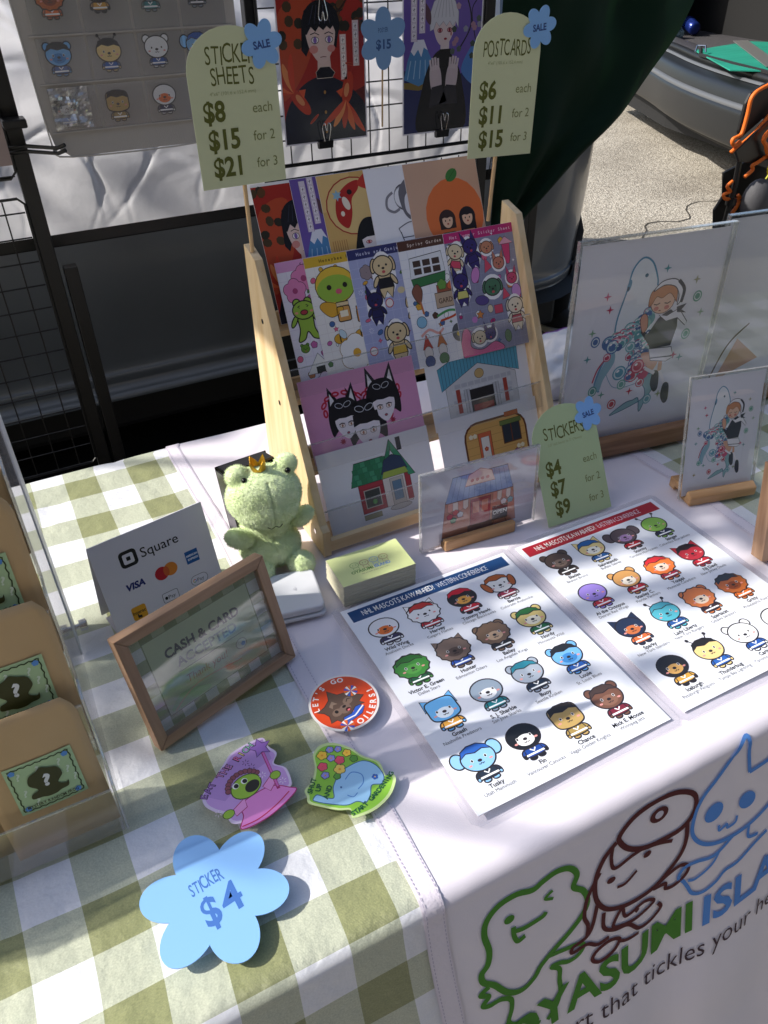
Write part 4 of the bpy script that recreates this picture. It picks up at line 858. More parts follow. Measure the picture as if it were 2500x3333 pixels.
# ================================================================== WOODS / ACRYLICS
def wood(name, c1, c2, scale=14, stretch=(1, 1, 14)):
    M = mat(name, c1, .5, spec=.35, noise_col=(c2, scale, 5, stretch), bump=(scale*3, .15, .002, stretch)); return M
PINEV = wood('pine_upright', 'DBC5A0', 'C9AC80', 7, (9, 9, .7)); PINEH = wood('pine_cross', 'D8BF96', 'C4A478', 7, (.7, 9, 9)); MDF = mat('board_edge', '9C7B58', .8, bump=(500, .3, .002))
OAK = wood('oak_frame', 'B8967A', '957459', 9, (.8, 10, 10)); OAKV = wood('oak_frame_side', 'B8967A', '957459', 9, (10, .8, 10)); BEECH = wood('beech', 'C29B70', 'AB8259', 9, (1, 12, 12)); WALN = wood('walnut', '9A7557', '7C5A40', 9, (1, 12, 12))
CLR = clear_mat('clear_acrylic'); CLRE = clear_mat('acrylic_edge', (.86, .88, .86), .1, .25, .8, haze=.18); CLRH = clear_mat('scuffed_acrylic', (.95, .95, .96), .05, .10, .8, haze=.03)

# ------------------------------------------------------------------ display rack
rk = thing('display_rack', 'tall slanted pine display rack full of cards in the middle of the table', 'display rack', lie(0, 0, .0008))
SP = [(.424, 0), (.424, .036), (.433, .040), (.566, .318), (.598, .327), (.598, .02), (.59, 0)]
for x0, x1 in ((.104, .114), (.449, .459)):
    p = MB().prism(SP, x0, x1, 'x', .0007).done('side_panel', PINEV, rk)
    for y, z in ((.56, .25), (.53, .16), (.50, .09), (.447, .025)):
        xx = x0 if x0 < .2 else x1
        MB().lathe([(.0032, -.0004), (.0032, .0006), (.0015, .0007)], 12, Matrix.Translation((xx, y, z)) @ Matrix.Rotation(-PI/2 if x0 < .2 else PI/2, 4, 'Y')).done('screw', mat('chrome', 'C8C8C8', .2, metal=1), p)
SLY, SLZ = .402, .916          # unit vector up the slope (66.3 degrees)
def slope(s, d=0): return (.440+.436*0+s*SLY+d*SLZ, .006+s*SLZ-d*SLY)
for k, z in enumerate((.012, .088, .166, .238)):
    y = .43+z*.44
    MB().box(.114, .449, y+[.006, .014, .017, .022][k], y+.042, z-.010, z-.003, .0006).done('shelf', PINEH, rk)
    if k: MB().box(.114, .449, y+.043, y+.048, z-.012, z+.012, .0006).done('back_rail', PINEH, rk)
MB().box(.114, .449, .4255, .4335, .004, .02, .0006).done('front_rail', PINEH, rk)
LIPM = clear_mat('lip_acrylic', (.98, .98, .98), .05, .05, .6, haze=.015)
LIPS = [(.046), (.122), (.203)]
for z in LIPS:
    y = .43+z*.44-.0015; h = .032
    M = lean(.112, y-h*SLY, z-h*SLZ, 0, 23.7)
    l = MB().box(.0, .339, 0, h, 0, .002, .0003).done('clear_lip', LIPM, rk, M)
    MB().box(.0, .339, h, h+.0016, 0, .002).done('lip_edge', CLRE, l)

# ------------------------------------------------------------------ illustrations
def portrait_red(A, w, h):
    A.rect(0, 0, w, h, 'A32A22'); A.poly([(0, .3*h), (.35*w, .55*h), (.4*w, .9*h), (0, .8*h)], 'B5492C', sm=True); A.poly([(.5*w, 0), (w, 0), (w, .35*h), (.6*w, .25*h)], '5E1A1C')
    random.seed(4)
    for k in range(26):
        x, y = random.choice([(random.uniform(0, .25), random.uniform(.6, 1)), (random.uniform(.55, 1), random.uniform(.72, 1))]); A.ell(x*w, y*h, .05*w, .035*h, random.choice(['4A3A26', '2E2A20', '5E3B22']), random.uniform(0, 180), 8)
    A.stroke([(.9*w, h), (.75*w, .85*h), (.6*w, .8*h), (.5*w, .85*h)], .02*w, '3A2218', sm=True)
    A.poly([(.0, 0), (.03*w, .2*h), (.2*w, .36*h), (.42*w, .43*h), (.6*w, .42*h), (.82*w, .34*h), (w, .2*h), (w, 0)], '1B1B2C', sm=True)
    A.poly([(.43*w, .46*h), (.44*w, .56*h), (.58*w, .56*h), (.59*w, .46*h), (.51*w, .42*h)], 'D9BDB4')
    A.poly([(.41*w, .46*h), (.46*w, .49*h), (.57*w, .49*h), (.63*w, .45*h), (.6*w, .42*h), (.42*w, .42*h)], '14141F', 'C9B9A8', .006*w)
    A.ell(.49*w, .74*h, .215*w, .15*h, '15161F', n=28); A.poly([(.275*w, .74*h), (.26*w, .6*h), (.31*w, .56*h), (.36*w, .62*h), (.6*w, .64*h), (.66*w, .6*h), (.705*w, .74*h)], '15161F')
    A.poly([(.33*w, .74*h), (.34*w, .63*h), (.42*w, .54*h), (.5*w, .51*h), (.58*w, .55*h), (.64*w, .64*h), (.64*w, .74*h), (.5*w, .79*h)], 'DDC2BA', sm=True)
    A.poly([(.285*w, .70*h), (.31*w, .83*h), (.4*w, .872*h), (.5*w, .885*h), (.6*w, .87*h), (.68*w, .82*h), (.69*w, .69*h), (.655*w, .70*h), (.63*w, .735*h), (.6*w, .715*h), (.56*w, .735*h), (.52*w, .712*h), (.47*w, .735*h), (.43*w, .705*h), (.38*w, .735*h), (.33*w, .69*h)], '15161F')
    for k in range(5): A.stroke([((.36+.06*k)*w, .75*h), ((.42+.035*k)*w, .86*h)], .005*w, '3A3D52')
    A.ell(.4*w, .6*h, .05*w, .025*h, 'D08A84'); A.ell(.6*w, .6*h, .045*w, .022*h, 'D08A84')
    for x in (.42, .58): A.ell(x*w, .655*h, .042*w, .02*h, 'EFE6E6', ol='2A1B22', w=.006*w); A.ell(x*w, .655*h, .02*w, .019*h, '7E62A8'); A.stroke([((x-.05)*w, .69*h), (x*w, .7*h), ((x+.05)*w, .685*h)], .008*w, '2A1B22')
    A.stroke([(.47*w, .55*h), (.51*w, .553*h), (.54*w, .55*h)], .007*w, '6A2A2E')
    for y in (.33, .2, .07): A.ell(.5*w, y*h, .014*w, .012*h, 'A8783A')
    for x, y, r_, s_ in ((.2, .29, -50, 1), (.77, .33, 78, 1)):
        B = A.at(x*w, y*h, w, r_); B.poly([(-.16, 0), (-.05, .06), (.12, .05), (.18, 0), (.12, -.05), (-.05, -.06)], 'B93A24', sm=True)
        for q in (-.55, -.3, -.05, .2, .45): B.stroke([(-.1, .01), (-.2, q*.16), (-.3, q*.34), (-.38, q*.52)], .07, ['C9462C', 'D9683A', 'B83A26', 'E08A50', 'C9462C'][int((q+.56)*4) % 5], sm=True, taper=True)
        B.ell(.0, .01, .07, .03, 'D98A5A'); B.poly([(.02, .05), (-.03, .13), (-.08, .06)], 'D4552F'); B.ell(.25, 0, .015, .07, 'B8402A'); B.ell(.25, 0, .006, .055, '8E2A20')
    for x, y in ((.7, .56), (.85, .64)):
        A.rect(x*w, (y-.16)*h, (x+.075)*w, (y+.12)*h, 'E6D3CF', 'C05A60', .006*w)
        for k, c in enumerate(['어', '둠', '속', '에', '서'][:5]): A.rect((x+.012)*w, (y-.145+k*.052)*h, (x+.063)*w, (y-.102+k*.052)*h, 'F0E6E2', '8E6A6A', .003*w); A.stroke([((x+.025)*w, (y-.125+k*.052)*h), ((x+.05)*w, (y-.12+k*.052)*h)], .006*w, '4A3A44'); A.stroke([((x+.037)*w, (y-.138+k*.052)*h), ((x+.04)*w, (y-.11+k*.052)*h)], .005*w, '4A3A44')
def portrait_purple(A, w, h):
    A.rect(0, 0, w, h, '6A54A4'); A.poly([(0, 0), (w, 0), (w, .42*h), (.5*w, .36*h), (0, .44*h)], '2A2F5E'); A.poly([(.75*w, .4*h), (w, .3*h), (w, .62*h), (.85*w, .55*h)], '4E7FC0', sm=True)
    A.poly([(0, .32*h), (.2*w, .3*h), (.5*w, .34*h), (.0, .36*h)], '7E6A34')
    A.poly([(0, .38*h), (.06*w, .5*h), (.14*w, .62*h), (.26*w, .62*h), (.36*w, .5*h), (.42*w, .38*h), (.2*w, .33*h)], '4F86B8'); A.poly([(.1*w, .56*h), (.15*w, .63*h), (.26*w, .63*h), (.31*w, .56*h), (.26*w, .58*h), (.23*w, .52*h), (.19*w, .57*h), (.14*w, .53*h)], 'E2E2EE')
    for k in range(5): A.stroke([((.1+.06*k)*w, .5*h), ((.06+.075*k)*w, .38*h)], .01*w, '9DC0DA')
    A.poly([(.2*w, 0), (.24*w, .3*h), (.36*w, .5*h), (.5*w, .56*h), (.64*w, .5*h), (.76*w, .34*h), (.8*w, 0)], '141318', sm=True)
    A.poly([(.47*w, .52*h), (.47*w, .62*h), (.58*w, .62*h), (.58*w, .52*h)], 'D6C6C8')
    A.poly([(.44*w, .5*h), (.46*w, .56*h), (.6*w, .56*h), (.62*w, .48*h)], '101014')
    A.poly([(.38*w, .75*h), (.4*w, .65*h), (.46*w, .59*h), (.54*w, .58*h), (.62*w, .65*h), (.65*w, .75*h), (.52*w, .82*h)], 'D9C4C6', sm=True)
    A.poly([(.335*w, .68*h), (.33*w, .78*h), (.38*w, .86*h), (.46*w, .895*h), (.56*w, .9*h), (.64*w, .86*h), (.69*w, .79*h), (.69*w, .69*h), (.655*w, .73*h), (.62*w, .70*h), (.58*w, .735*h), (.54*w, .705*h), (.5*w, .735*h), (.45*w, .705*h), (.41*w, .735*h), (.38*w, .69*h)], 'CFCED6', '8A8896', .006*w)
    for k in range(6): A.stroke([((.38+.05*k)*w, .76*h), ((.44+.03*k)*w, .87*h)], .006*w, 'A09EAA')
    A.poly([(.34*w, .8*h), (.26*w, .86*h), (.28*w, .76*h), (.34*w, .72*h)], '5A3D4A', sm=True)
    for x in (.46, .58): A.ell(x*w, .68*h, .03*w, .014*h, 'C98A90', ol='5A2A34', w=.006*w); A.ell(x*w, .68*h, .012*w, .013*h, '7E2434')
    A.ell(.53*w, .625*h, .02*w, .008*h, '8E2A34'); A.ell(.6*w, .655*h, .008*w, .015*h, '9E3038')
    for sx, x in ((-1, .41), (1, .63)):
        B = A.at(x*w, .4*h, w, -8*sx); B.poly([(-.06, -.16), (.06, -.16), (.06, .06), (-.06, .06)], 'C6B4B8', sm=True)
        for q in range(4): B.stroke([(-.045+.03*q, .04), (-.05+.034*q, .17-.015*abs(q-1.5))], .026, 'CDBCC0')
        B.poly([(-.12, -.32), (-.06, -.12), (.07, -.12), (.12, -.3)], '2A2830')
    for x, s_ in ((.1, 0), (.2, .05)):
        A.rect(x*w, (.62+s_)*h, (x+.075)*w, (.98+s_*.4)*h, 'DACFDD', '8A6A9A', .005*w)
        for k in range(6): A.rect((x+.012)*w, (.635+s_+k*.053)*h, (x+.063)*w, (.678+s_+k*.053)*h, 'E9E2EA', '8E6A8A', .003*w); A.stroke([((x+.025)*w, (.655+s_+k*.053)*h), ((x+.05)*w, (.66+s_+k*.053)*h)], .006*w, '4A3A54'); A.stroke([((x+.037)*w, (.642+s_+k*.053)*h), ((x+.038)*w, (.67+s_+k*.053)*h)], .005*w, '4A3A54')
    A.stroke([(.62*w, h), (.8*w, .86*h), (.85*w, .7*h), (.72*w, .56*h)], .016*w, '2E2A36', sm=True); A.stroke([(w, .9*h), (.86*w, .8*h), (.92*w, .6*h)], .012*w, '2E2A36', sm=True)
    random.seed(9)
    for k in range(22): x, y = random.uniform(.62, .98), random.uniform(.5, .98); A.bloom(x*w, y*h, .03*w, random.choice(['A87E92', '8E8EA0', 'B0909E', '3E4A46', '55605A']), 5)
def card_koi(A, w, h):
    A.rect(0, 0, w, h, 'D3AC6A'); A.poly([(0, .6*h), (.3*w, .75*h), (.5*w, h), (0, h)], 'E0BC7C', sm=True); A.ell(.5*w, .62*h, .44*w, .33*h, 'A8372C'); A.ell(.5*w, .62*h, .42*w, .315*h, 'DDBE80')
    A.poly([(.2*w, .5*h), (.24*w, .72*h), (.42*w, .86*h), (.62*w, .9*h), (.6*w, .8*h), (.48*w, .7*h), (.44*w, .52*h), (.34*w, .38*h)], 'B02B26', sm=True); A.poly([(.6*w, .86*h), (.78*w, .98*h), (.8*w, .86*h), (.95*w, .78*h), (.76*w, .78*h)], 'C03B30', sm=True)
    A.ell(.38*w, .66*h, .05*w, .08*h, 'E9DCCB', 20); A.ell(.3*w, .55*h, .03*w, .03*h, 'E9DCCB'); A.ell(.46*w, .78*h, .04*w, .03*h, '26181A'); A.star(.26*w, .76*h, .08*w, '8FB6CC', 6, .5)
    for k in range(7): A.stroke([(.06*w+.035*w*k, .0), (.06*w+.035*w*k, .26*h)], .008*w, 'A86A3A')
    A.poly([(.42*w, 0), (.46*w, .3*h), (.6*w, .46*h), (.82*w, .44*h), (.94*w, .28*h), (.96*w, 0)], '16181C', sm=True); A.poly([(.54*w, .26*h), (.56*w, .08*h), (.7*w, -.0*h), (.84*w, .1*h), (.86*w, .26*h)], 'E6DDDD', sm=True)
    A.poly([(.5*w, .22*h), (.52*w, .36*h), (.7*w, .42*h), (.88*w, .34*h), (.9*w, .2*h), (.8*w, .25*h), (.6*w, .25*h)], '16181C')
    for x in (.62, .78): A.ell(x*w, .19*h, .045*w, .018*h, 'E9C0BE', ol='8E1A22', w=.008*w); A.ell(x*w, .19*h, .018*w, .018*h, 'B04A4E')
    A.ell(.7*w, .07*h, .02*w, .01*h, 'A02832')
def card_sketch(A, w, h):
    A.rect(0, 0, w, h, 'F0EFF4')
    for k in range(5): A.ell(.84*w-.01*k*w, .55*h, .13*w-.012*k*w, .11*h-.01*k*h, ['4A484E', '6E6C74', 'B9B8C0', 'E6E5EC', 'F0EFF4'][k])
    A.stroke([(.7*w, .6*h), (.62*w, .56*h), (.6*w, .48*h), (.68*w, .44*h), (.76*w, .46*h)], .03*w, '8A8890', sm=True); A.poly([(.78*w, .6*h), (.8*w, .44*h), (.88*w, .36*h), (w, .38*h), (w, .7*h), (.9*w, .7*h)], '6E6C74', sm=True); A.poly([(.86*w, .56*h), (.84*w, .44*h), (.92*w, .38*h), (w, .4*h), (w, .6*h)], 'E3E1E8', sm=True)
    A.ell(.92*w, .49*h, .03*w, .012*h, '55535A'); A.stroke([(.7*w, .3*h), (.85*w, .34*h), (w, .33*h)], .012*w, '6E6C74', sm=True); A.stroke([(.72*w, .27*h), (.8*w, .02*h)], .012*w, '55535A'); A.stroke([(.7*w, .3*h), (.74*w, .22*h), (w, .22*h)], .01*w, '55535A')
def card_orange(A, w, h):
    A.rect(0, 0, w, h, 'CDA78F'); A.ell(.5*w, .42*h, .4*w, .33*h, 'DD7440'); A.ell(.53*w, .77*h, .09*w, .05*h, '3F7A3C', 35); A.stroke([(.46*w, .72*h), (.6*w, .82*h)], .006*w, '2E5A2E')
    for x, hc, bc in ((.38, '3A2A28', '4F7A4A'), (.66, '241F26', 'D08C5C')):
        A.ell(x*w, .385*h, .115*w, .115*w, hc); A.rect((x-.11)*w, (.3 if x < .5 else .18)*h, (x+.11)*w, .39*h, hc); A.poly([((x-.14)*w, .08*h), ((x-.08)*w, .27*h), ((x+.08)*w, .27*h), ((x+.15)*w, .08*h)], bc, '2A2020', .006*w)
        A.ell(x*w, .38*h, .075*w, .075*h, 'E6BDA0', ol='3A2A28', w=.006*w); A.poly([((x-.085)*w, .395*h), ((x-.07)*w, .455*h), ((x+.07)*w, .455*h), ((x+.085)*w, .395*h), ((x+.04)*w, .405*h), (x*w, .398*h), ((x-.04)*w, .405*h)], hc)
        for q in (-.03, .03): A.ell((x+q)*w, .375*h, .008*w, .009*h, '2A1A1A')
        A.ell(x*w, .345*h, .014*w, .008*h, 'B04A40')
    A.rect(.12*w, .0, .9*w, .1*h, '5A3E36'); A.ell(.3*w, .12*h, .04*w, .04*h, '3A4458'); A.ell(.5*w, .11*h, .07*w, .03*h, 'E07A40'); A.ell(.72*w, .12*h, .05*w, .03*h, '8A4A3A')
def card_heart(A, w, h):
    A.rect(0, 0, w, h, 'DE9CC4')
    hp = []
    for i in range(30):
        t_ = 2*PI*i/30; hp.append((.5*w+.33*w*math.sin(t_)**3, .5*h+.30*h*(.9*math.cos(t_)-.35*math.cos(2*t_)-.15*math.cos(3*t_))*1.15))
    for i, (x, y) in enumerate(hp): 
        a = math.atan2(hp[(i+1) % 30][1]-y, hp[(i+1) % 30][0]-x); B = A.at(x, y, 1, math.degrees(a)); B.ell(0, 0, .034*w, .021*w, 'C4233F'); B.ell(0, 0, .018*w, .007*w, 'DE9CC4')
    for x, y, s_ in ((.33, .46, .9), (.68, .56, .95), (.5, .33, 1.08)):
        B = A.at(x*w, y*h, h*1.08*s_); H = '16161F'
        for sx in (-1, 1): B.poly([(.03*sx, .2), (.16*sx, .42), (.2*sx, .1)], H); B.poly([(.09*sx, .22), (.145*sx, .34), (.165*sx, .15)], 'E8E4EA')
        B.poly([(-.2, -.18), (-.21, .08), (-.1, .24), (.1, .24), (.21, .08), (.2, -.18), (.1, -.12), (-.1, -.12)], H, sm=True)
        B.poly([(-.13, .03), (-.12, -.12), (0, -.25), (.12, -.12), (.13, .03), (0, .08)], 'EFE6EC', sm=True); B.poly([(-.15, 0), (-.14, .12), (.14, .12), (.15, 0), (.08, .02), (0, .01), (-.08, .02)], H)
        for sx in (-1, 1): B.ell(.058*sx, -.075, .036, .024, 'F6E6DE', 12*sx, ol='5A3A40', w=.005); B.ell(.058*sx, -.075, .011, .018, 'A0654E'); B.stroke([(.02*sx, -.055), (.06*sx, -.042), (.1*sx, -.055)], .009, '16161F'); B.ell(.055*sx, .17, .05, .03, '16161F', 20*sx, ol='D9DCE6', w=.006)
        B.ell(0, -.175, .018, .013, 'B8596A', ol='3A1A22', w=.005)
    for x, y in ((.27, .2), (.73, .3), (.5, .06)): A.star(x*w, y*h, .03*w, 'A02042', 8, .5)
def roofed(A, w, h, roof, wall, x0, x1, yb, ye, yt, peak, planks=9, ol='33302F'):
    """plain little building seen from the front: gable wall and pitched plank roof"""
    A.poly([(x0*w, yb*h), (x0*w, ye*h), (peak*w, (yt-.2)*h), (x1*w, ye*h), (x1*w, yb*h)], wall, ol, .004*w)
    A.poly([((x0-.04)*w, (ye-.04)*h), (peak*w, (yt-.25)*h), (peak*w, yt*h), ((x0-.05)*w, (ye+.24)*h)], roof, ol, .004*w); A.poly([((x1+.04)*w, (ye-.0)*h), (peak*w, (yt-.25)*h), (peak*w, yt*h), ((x1+.05)*w, (yt-.02)*h)], roof, ol, .004*w)
    for k in range(1, planks):
        f = k/planks; xa = x0-.05+(peak-x0+.05)*f; za = ye+.24+(yt-ye-.24)*f; zb = ye-.04+(yt-.25-ye+.04)*f; A.stroke([(xa*w, za*h), (xa*w, zb*h)], .003*w, ol)
        xa = peak+(x1+.05-peak)*f; za = yt-.02*f; zb = yt-.25+(ye-yt+.25)*f; A.stroke([(xa*w, za*h), (xa*w, zb*h)], .003*w, ol)
def card_hall(A, w, h):
    A.rect(0, 0, w, h, 'EDEDF3')
    roofed(A, w, h, '5FA7C0', 'D3D2D4', .16, .86, .08, .52, .98, .5, 12)
    for j in range(6):
        for i in range(9): x = .215+.066*i+.03*(j % 2); y = .15+.065*j; A.lv += 0; A.rect(x*w, y*h, min(.81, x+.056)*w, (y+.05)*h, ['C9C8CB', 'DBDADC', 'BFBEC4'][(i*3+j) % 3]); A.lv -= 1
    A.lv += 1; A.rect(.38*w, .14*h, .62*w, .42*h, '2B2628', '55504E', .005*w); A.rect(.4*w, .14*h, .6*w, .22*h, '8E2F2F')
    for x in (.34, .37, .63, .66): A.rect((x-.012)*w, .14*h, (x+.012)*w, .44*h, 'C4C3C7', '5A5858', .003*w)
    A.rect(.25*w, .16*h, .29*w, .46*h, 'A84438'); A.rect(.72*w, .16*h, .76*w, .46*h, 'A84438'); A.ell(.5*w, .6*h, .045*w, .06*h, 'C9A870', ol='6A5436', w=.004*w)
    A.rect(.16*w, .08*h, .86*w, .12*h, 'B4B3B8', '5A5858', .003*w); A.rect(.26*w, .04*h, .74*w, .08*h, 'A4A3A8', '5A5858', .003*w)
def card_caravan(A, w, h):
    A.rect(0, 0, w, h, 'EBEBF1'); A.rect(.24*w, .16*h, .86*w, .86*h, 'D9A862', '6B3B22', .018*w, r=.13*w)
    for k in range(6): A.stroke([(.25*w, (.26+.1*k)*h), (.85*w, (.26+.1*k)*h)], .003*w, 'B0824A')
    A.rect(.66*w, .84*h, .8*w, .9*h, 'C4662E', '6B3B22', .004*w)
    A.rect(.37*w, .2*h, .5*w, .72*h, 'D56A44', '8A3A24', .005*w); A.rect(.395*w, .34*h, .475*w, .66*h, 'E9E0D8', '5A8E84', .004*w); A.bloom(.435*w, .5*h, .02*w, 'C04A3A', 5, 'E7B040')
    A.rect(.62*w, .5*h, .8*w, .76*h, '2E3440', '6B3B22', .012*w); A.stroke([(.71*w, .5*h), (.71*w, .76*h)], .01*w, '6B3B22'); A.rect(.6*w, .74*h, .82*w, .8*h, '6E7E46', '39401F', .004*w)
    for x, y, c in ((.58, .28, '3F6B57'), (.66, .3, '5E8A4A'), (.74, .34, '8E4A6A'), (.8, .32, 'B0547A'), (.7, .24, '4E7A3C')): A.bloom(x*w, y*h, .035*w, c, 6, ol='2A3020', w=.004*w)
    A.rect(.54*w, .16*h, .86*w, .22*h, '7A4A34', '3A2218', .005*w)
    for x in (.3, .34, .76, .8): A.bloom(x*w, .7*h if x < .5 else .42*h, .02*w, 'F3E6C8', 5)
    A.poly([(.28*w, .16*h), (.26*w, .1*h), (.4*w, .1*h), (.42*w, .16*h)], '4A2A1E')
def card_cottage(A, w, h):
    A.rect(0, 0, w, h, 'EDEDF2'); ol = '2F2A2A'
    A.rect(.3*w, .14*h, .52*w, .5*h, 'B3404A', ol, .004*w); A.rect(.52*w, .14*h, .76*w, .56*h, 'E7DFD8', ol, .004*w); A.rect(.72*w, .16*h, .77*w, .56*h, 'B3404A', ol, .003*w)
    for k in range(4): A.stroke([(.3*w, (.2+.08*k)*h), (.52*w, (.2+.08*k)*h)], .003*w, '6E2A30')
    A.poly([(.24*w, .5*h), (.3*w, .78*h), (.56*w, .78*h), (.56*w, .5*h)], '3E8F68', ol, .005*w)
    for j in range(4):
        for i in range(7): x = .25+.046*i+.02*(j % 2)+.012*j; y = .51+.068*j; A.rect(x*w, y*h, (x+.042)*w, (y+.06)*h, ['3A8A62', '4A9E76', '358058'][(i+j) % 3], '2A5A44', .002*w); A.lv -= 2
    A.lv += 2; A.poly([(.5*w, .5*h), (.64*w, .96*h), (.64*w, .84*h), (.55*w, .5*h)], '3E8F68', ol, .004*w); A.poly([(.82*w, .46*h), (.64*w, .96*h), (.64*w, .82*h), (.76*w, .46*h)], '4A9E76', ol, .004*w)
    A.rect(.7*w, .8*h, .74*w, .96*h, '2E3138', ol, .003*w); A.poly([(.52*w, .56*h), (.56*w, .72*h), (.64*w, .77*h), (.72*w, .72*h), (.76*w, .56*h)], '3A4A66', ol, .004*w)
    A.poly([(.52*w, .5*h), (.54*w, .58*h), (.74*w, .58*h), (.76*w, .5*h)], 'A8BE58', ol, .003*w)
    A.rect(.34*w, .2*h, .48*w, .42*h, '4A4E4A', 'C9C4B8', .01*w); A.bloom(.42*w, .26*h, .02*w, '4E9E4A', 6); A.rect(.58*w, .14*h, .7*w, .48*h, 'C9C4BC', ol, .003*w); A.rect(.6*w, .2*h, .68*w, .44*h, '6E8FA8', ol, .003*w)
    A.ell(.64*w, .11*h, .1*w, .035*h, 'C9C6C2', ol='6E6A66', w=.004*w); A.rect(.3*w, .06*h, .46*w, .12*h, 'A8A486', '5E5A44', .003*w)
def card_shop(A, w, h):
    A.rect(0, 0, w, h, 'D9DAE6'); ol = '3F3640'
    A.poly([(.17*w, .08*h), (.2*w, .58*h), (.8*w, .58*h), (.84*w, .08*h)], 'C9876E', ol, .004*w); A.poly([(.2*w, .55*h), (.26*w, .88*h), (.74*w, .88*h), (.8*w, .55*h)], '8FA8D8', ol, .005*w)
    for k in range(1, 12): A.stroke([((.2+.05*k)*w, .555*h), ((.26+.04*k)*w, .875*h)], .003*w, '5E76A8')
    A.poly([(.37*w, .72*h), (.4*w, .86*h), (.5*w, .92*h), (.6*w, .86*h), (.63*w, .72*h)], 'F0C8B8', 'B04A44', .006*w); 
    for k in range(4): A.ell((.43+.045*k)*w, .78*h, .016*w, .022*h, 'C8504A')
    A.rect(.42*w, .16*h, .6*w, .52*h, 'A8343C', ol, .004*w); A.rect(.44*w, .32*h, .5*w, .48*h, 'D88A70', ol, .002*w); A.rect(.52*w, .32*h, .58*w, .48*h, 'D88A70', ol, .002*w); A.rect(.4*w, .06*h, .62*w, .16*h, '8A6A66', ol, .003*w)
    for k in range(4): A.poly([((.22+.045*k)*w, .54*h), ((.265+.045*k)*w, .54*h), ((.265+.045*k)*w, .44*h), ((.24+.045*k)*w, .41*h), ((.22+.045*k)*w, .44*h)], ['E59A84', 'F1E0D4'][k % 2], ol, .002*w); A.poly([((.62+.04*k)*w, .54*h), ((.66+.04*k)*w, .54*h), ((.66+.04*k)*w, .44*h), ((.64+.04*k)*w, .41*h), ((.62+.04*k)*w, .44*h)], ['E59A84', 'F1E0D4'][k % 2], ol, .002*w)
    A.rect(.62*w, .14*h, .76*w, .34*h, '33302F', '6E4A34', .006*w); A.text('OPEN', .69*w, .22*h, .075*h, 'F0F0EC', 'c', .02); A.stroke([(.64*w, .14*h), (.62*w, .06*h)], .006*w, '6E4A34'); A.stroke([(.74*w, .14*h), (.76*w, .06*h)], .006*w, '6E4A34')
    for x, y, c in ((.24, .36, 'D84A50'), (.29, .4, 'E06A60'), (.33, .36, 'F3F0F0'), (.27, .3, '4E8A5A'), (.72, .38, 'F3F0F0'), (.78, .38, '8FC0C8')): A.bloom(x*w, y*h, .025*w, c, 5, ol=ol, w=.003*w)
# ---- sticker sheets
def mono(A, s, x, y, size, c='FFFFFF', al='l'):
    for i, ch in enumerate(s):
        if ch != ' ': A.text(ch, x+i*size*.72, y, size, c, 'c', .02, sx=.95)
def sheet_base(A, w, h, bar, bgc, title, tc, grid='C9CDE0', tx=.33):
    A.rect(0, 0, w, h, bgc)
    for i in range(1, 9): A.stroke([(w*i/9, 0), (w*i/9, h*.93)], .0004, grid); A.lv -= 1
    A.lv += 1
    for i in range(1, 13): A.stroke([(0, h*.93*i/13), (w, h*.93*i/13)], .0004, grid); A.lv -= 1
    A.lv += 1
    rnd = random.Random(title); B_ = A.at(0, 0)
    for k in range(22):
        x, y, r_ = rnd.uniform(.04, .96)*w, rnd.uniform(.03, .9)*h, rnd.uniform(.002, .0042); c = rnd.choice(['E06A8A', '5E8A4A', 'E0A93C', '4A6EA4', 'C86AA8', bar, 'F4F4F4', 'C9804A']); q = rnd.random(); C_ = B_.at(x, y)
        if q < .35: C_.bloom(0, 0, r_, c, 5, ol=DK, w=.0005)
        elif q < .6: C_.star(0, 0, r_, c, 4 if q < .5 else 5, .45, 90, DK, .0004)
        else: C_.ell(0, 0, r_, r_*rnd.uniform(.5, 1), c, rnd.uniform(0, 90), 10, ol=DK, w=.0005)
    A.lv += 8; A.rect(0, h*.925, w, h, bar); mono(A, title, tx*w, h*.95, .0052, tc)
def halo(A, x, y, rx, ry, c, rot=0): A.at(0, 0).ell(x, y, rx*1.15, ry*1.15, 'F6F4F6', rot); B = A.at(0, 0); B.lv += 1; B.ell(x, y, rx, ry, c, rot, ol=DK, w=.0007); return B
def pup(A, x, y, s, c, ear='flop', rot=0, mask=None, halo=True):
    s *= 1.28; B = A.at(x, y, s, rot)
    pts = [(.62*math.cos(t), .62*math.sin(t)) for t in [2*PI*k/16 for k in range(16)]]; B.lv += 1
    if halo: B.poly(pts, 'F4F2F4')
    if ear == 'flop':
        for sx in (-1, 1): B.ell(.45*sx, .05, .13, .3, c, 12*sx, ol=DK, w=.05)
    elif ear == 'point':
        for sx in (-1, 1): B.poly([(.08*sx, .25), (.4*sx, .95), (.46*sx, .1)], c, DK, .05)
    else:
        for sx in (-1, 1): B.ell(.3*sx, .36, .17, .17, c, ol=DK, w=.05)
    B.ell(0, 0, .47, .42, c, ol=DK, w=.05)
    if mask: B.ell(0, -.12, .24, .18, mask)
    for sx in (-1, 1): B.ell(.17*sx, .03, .05, .05, DK)
    B.ell(0, -.09, .07, .05, DK); B.ell(0, -.24, .08, .06, 'C8505A')
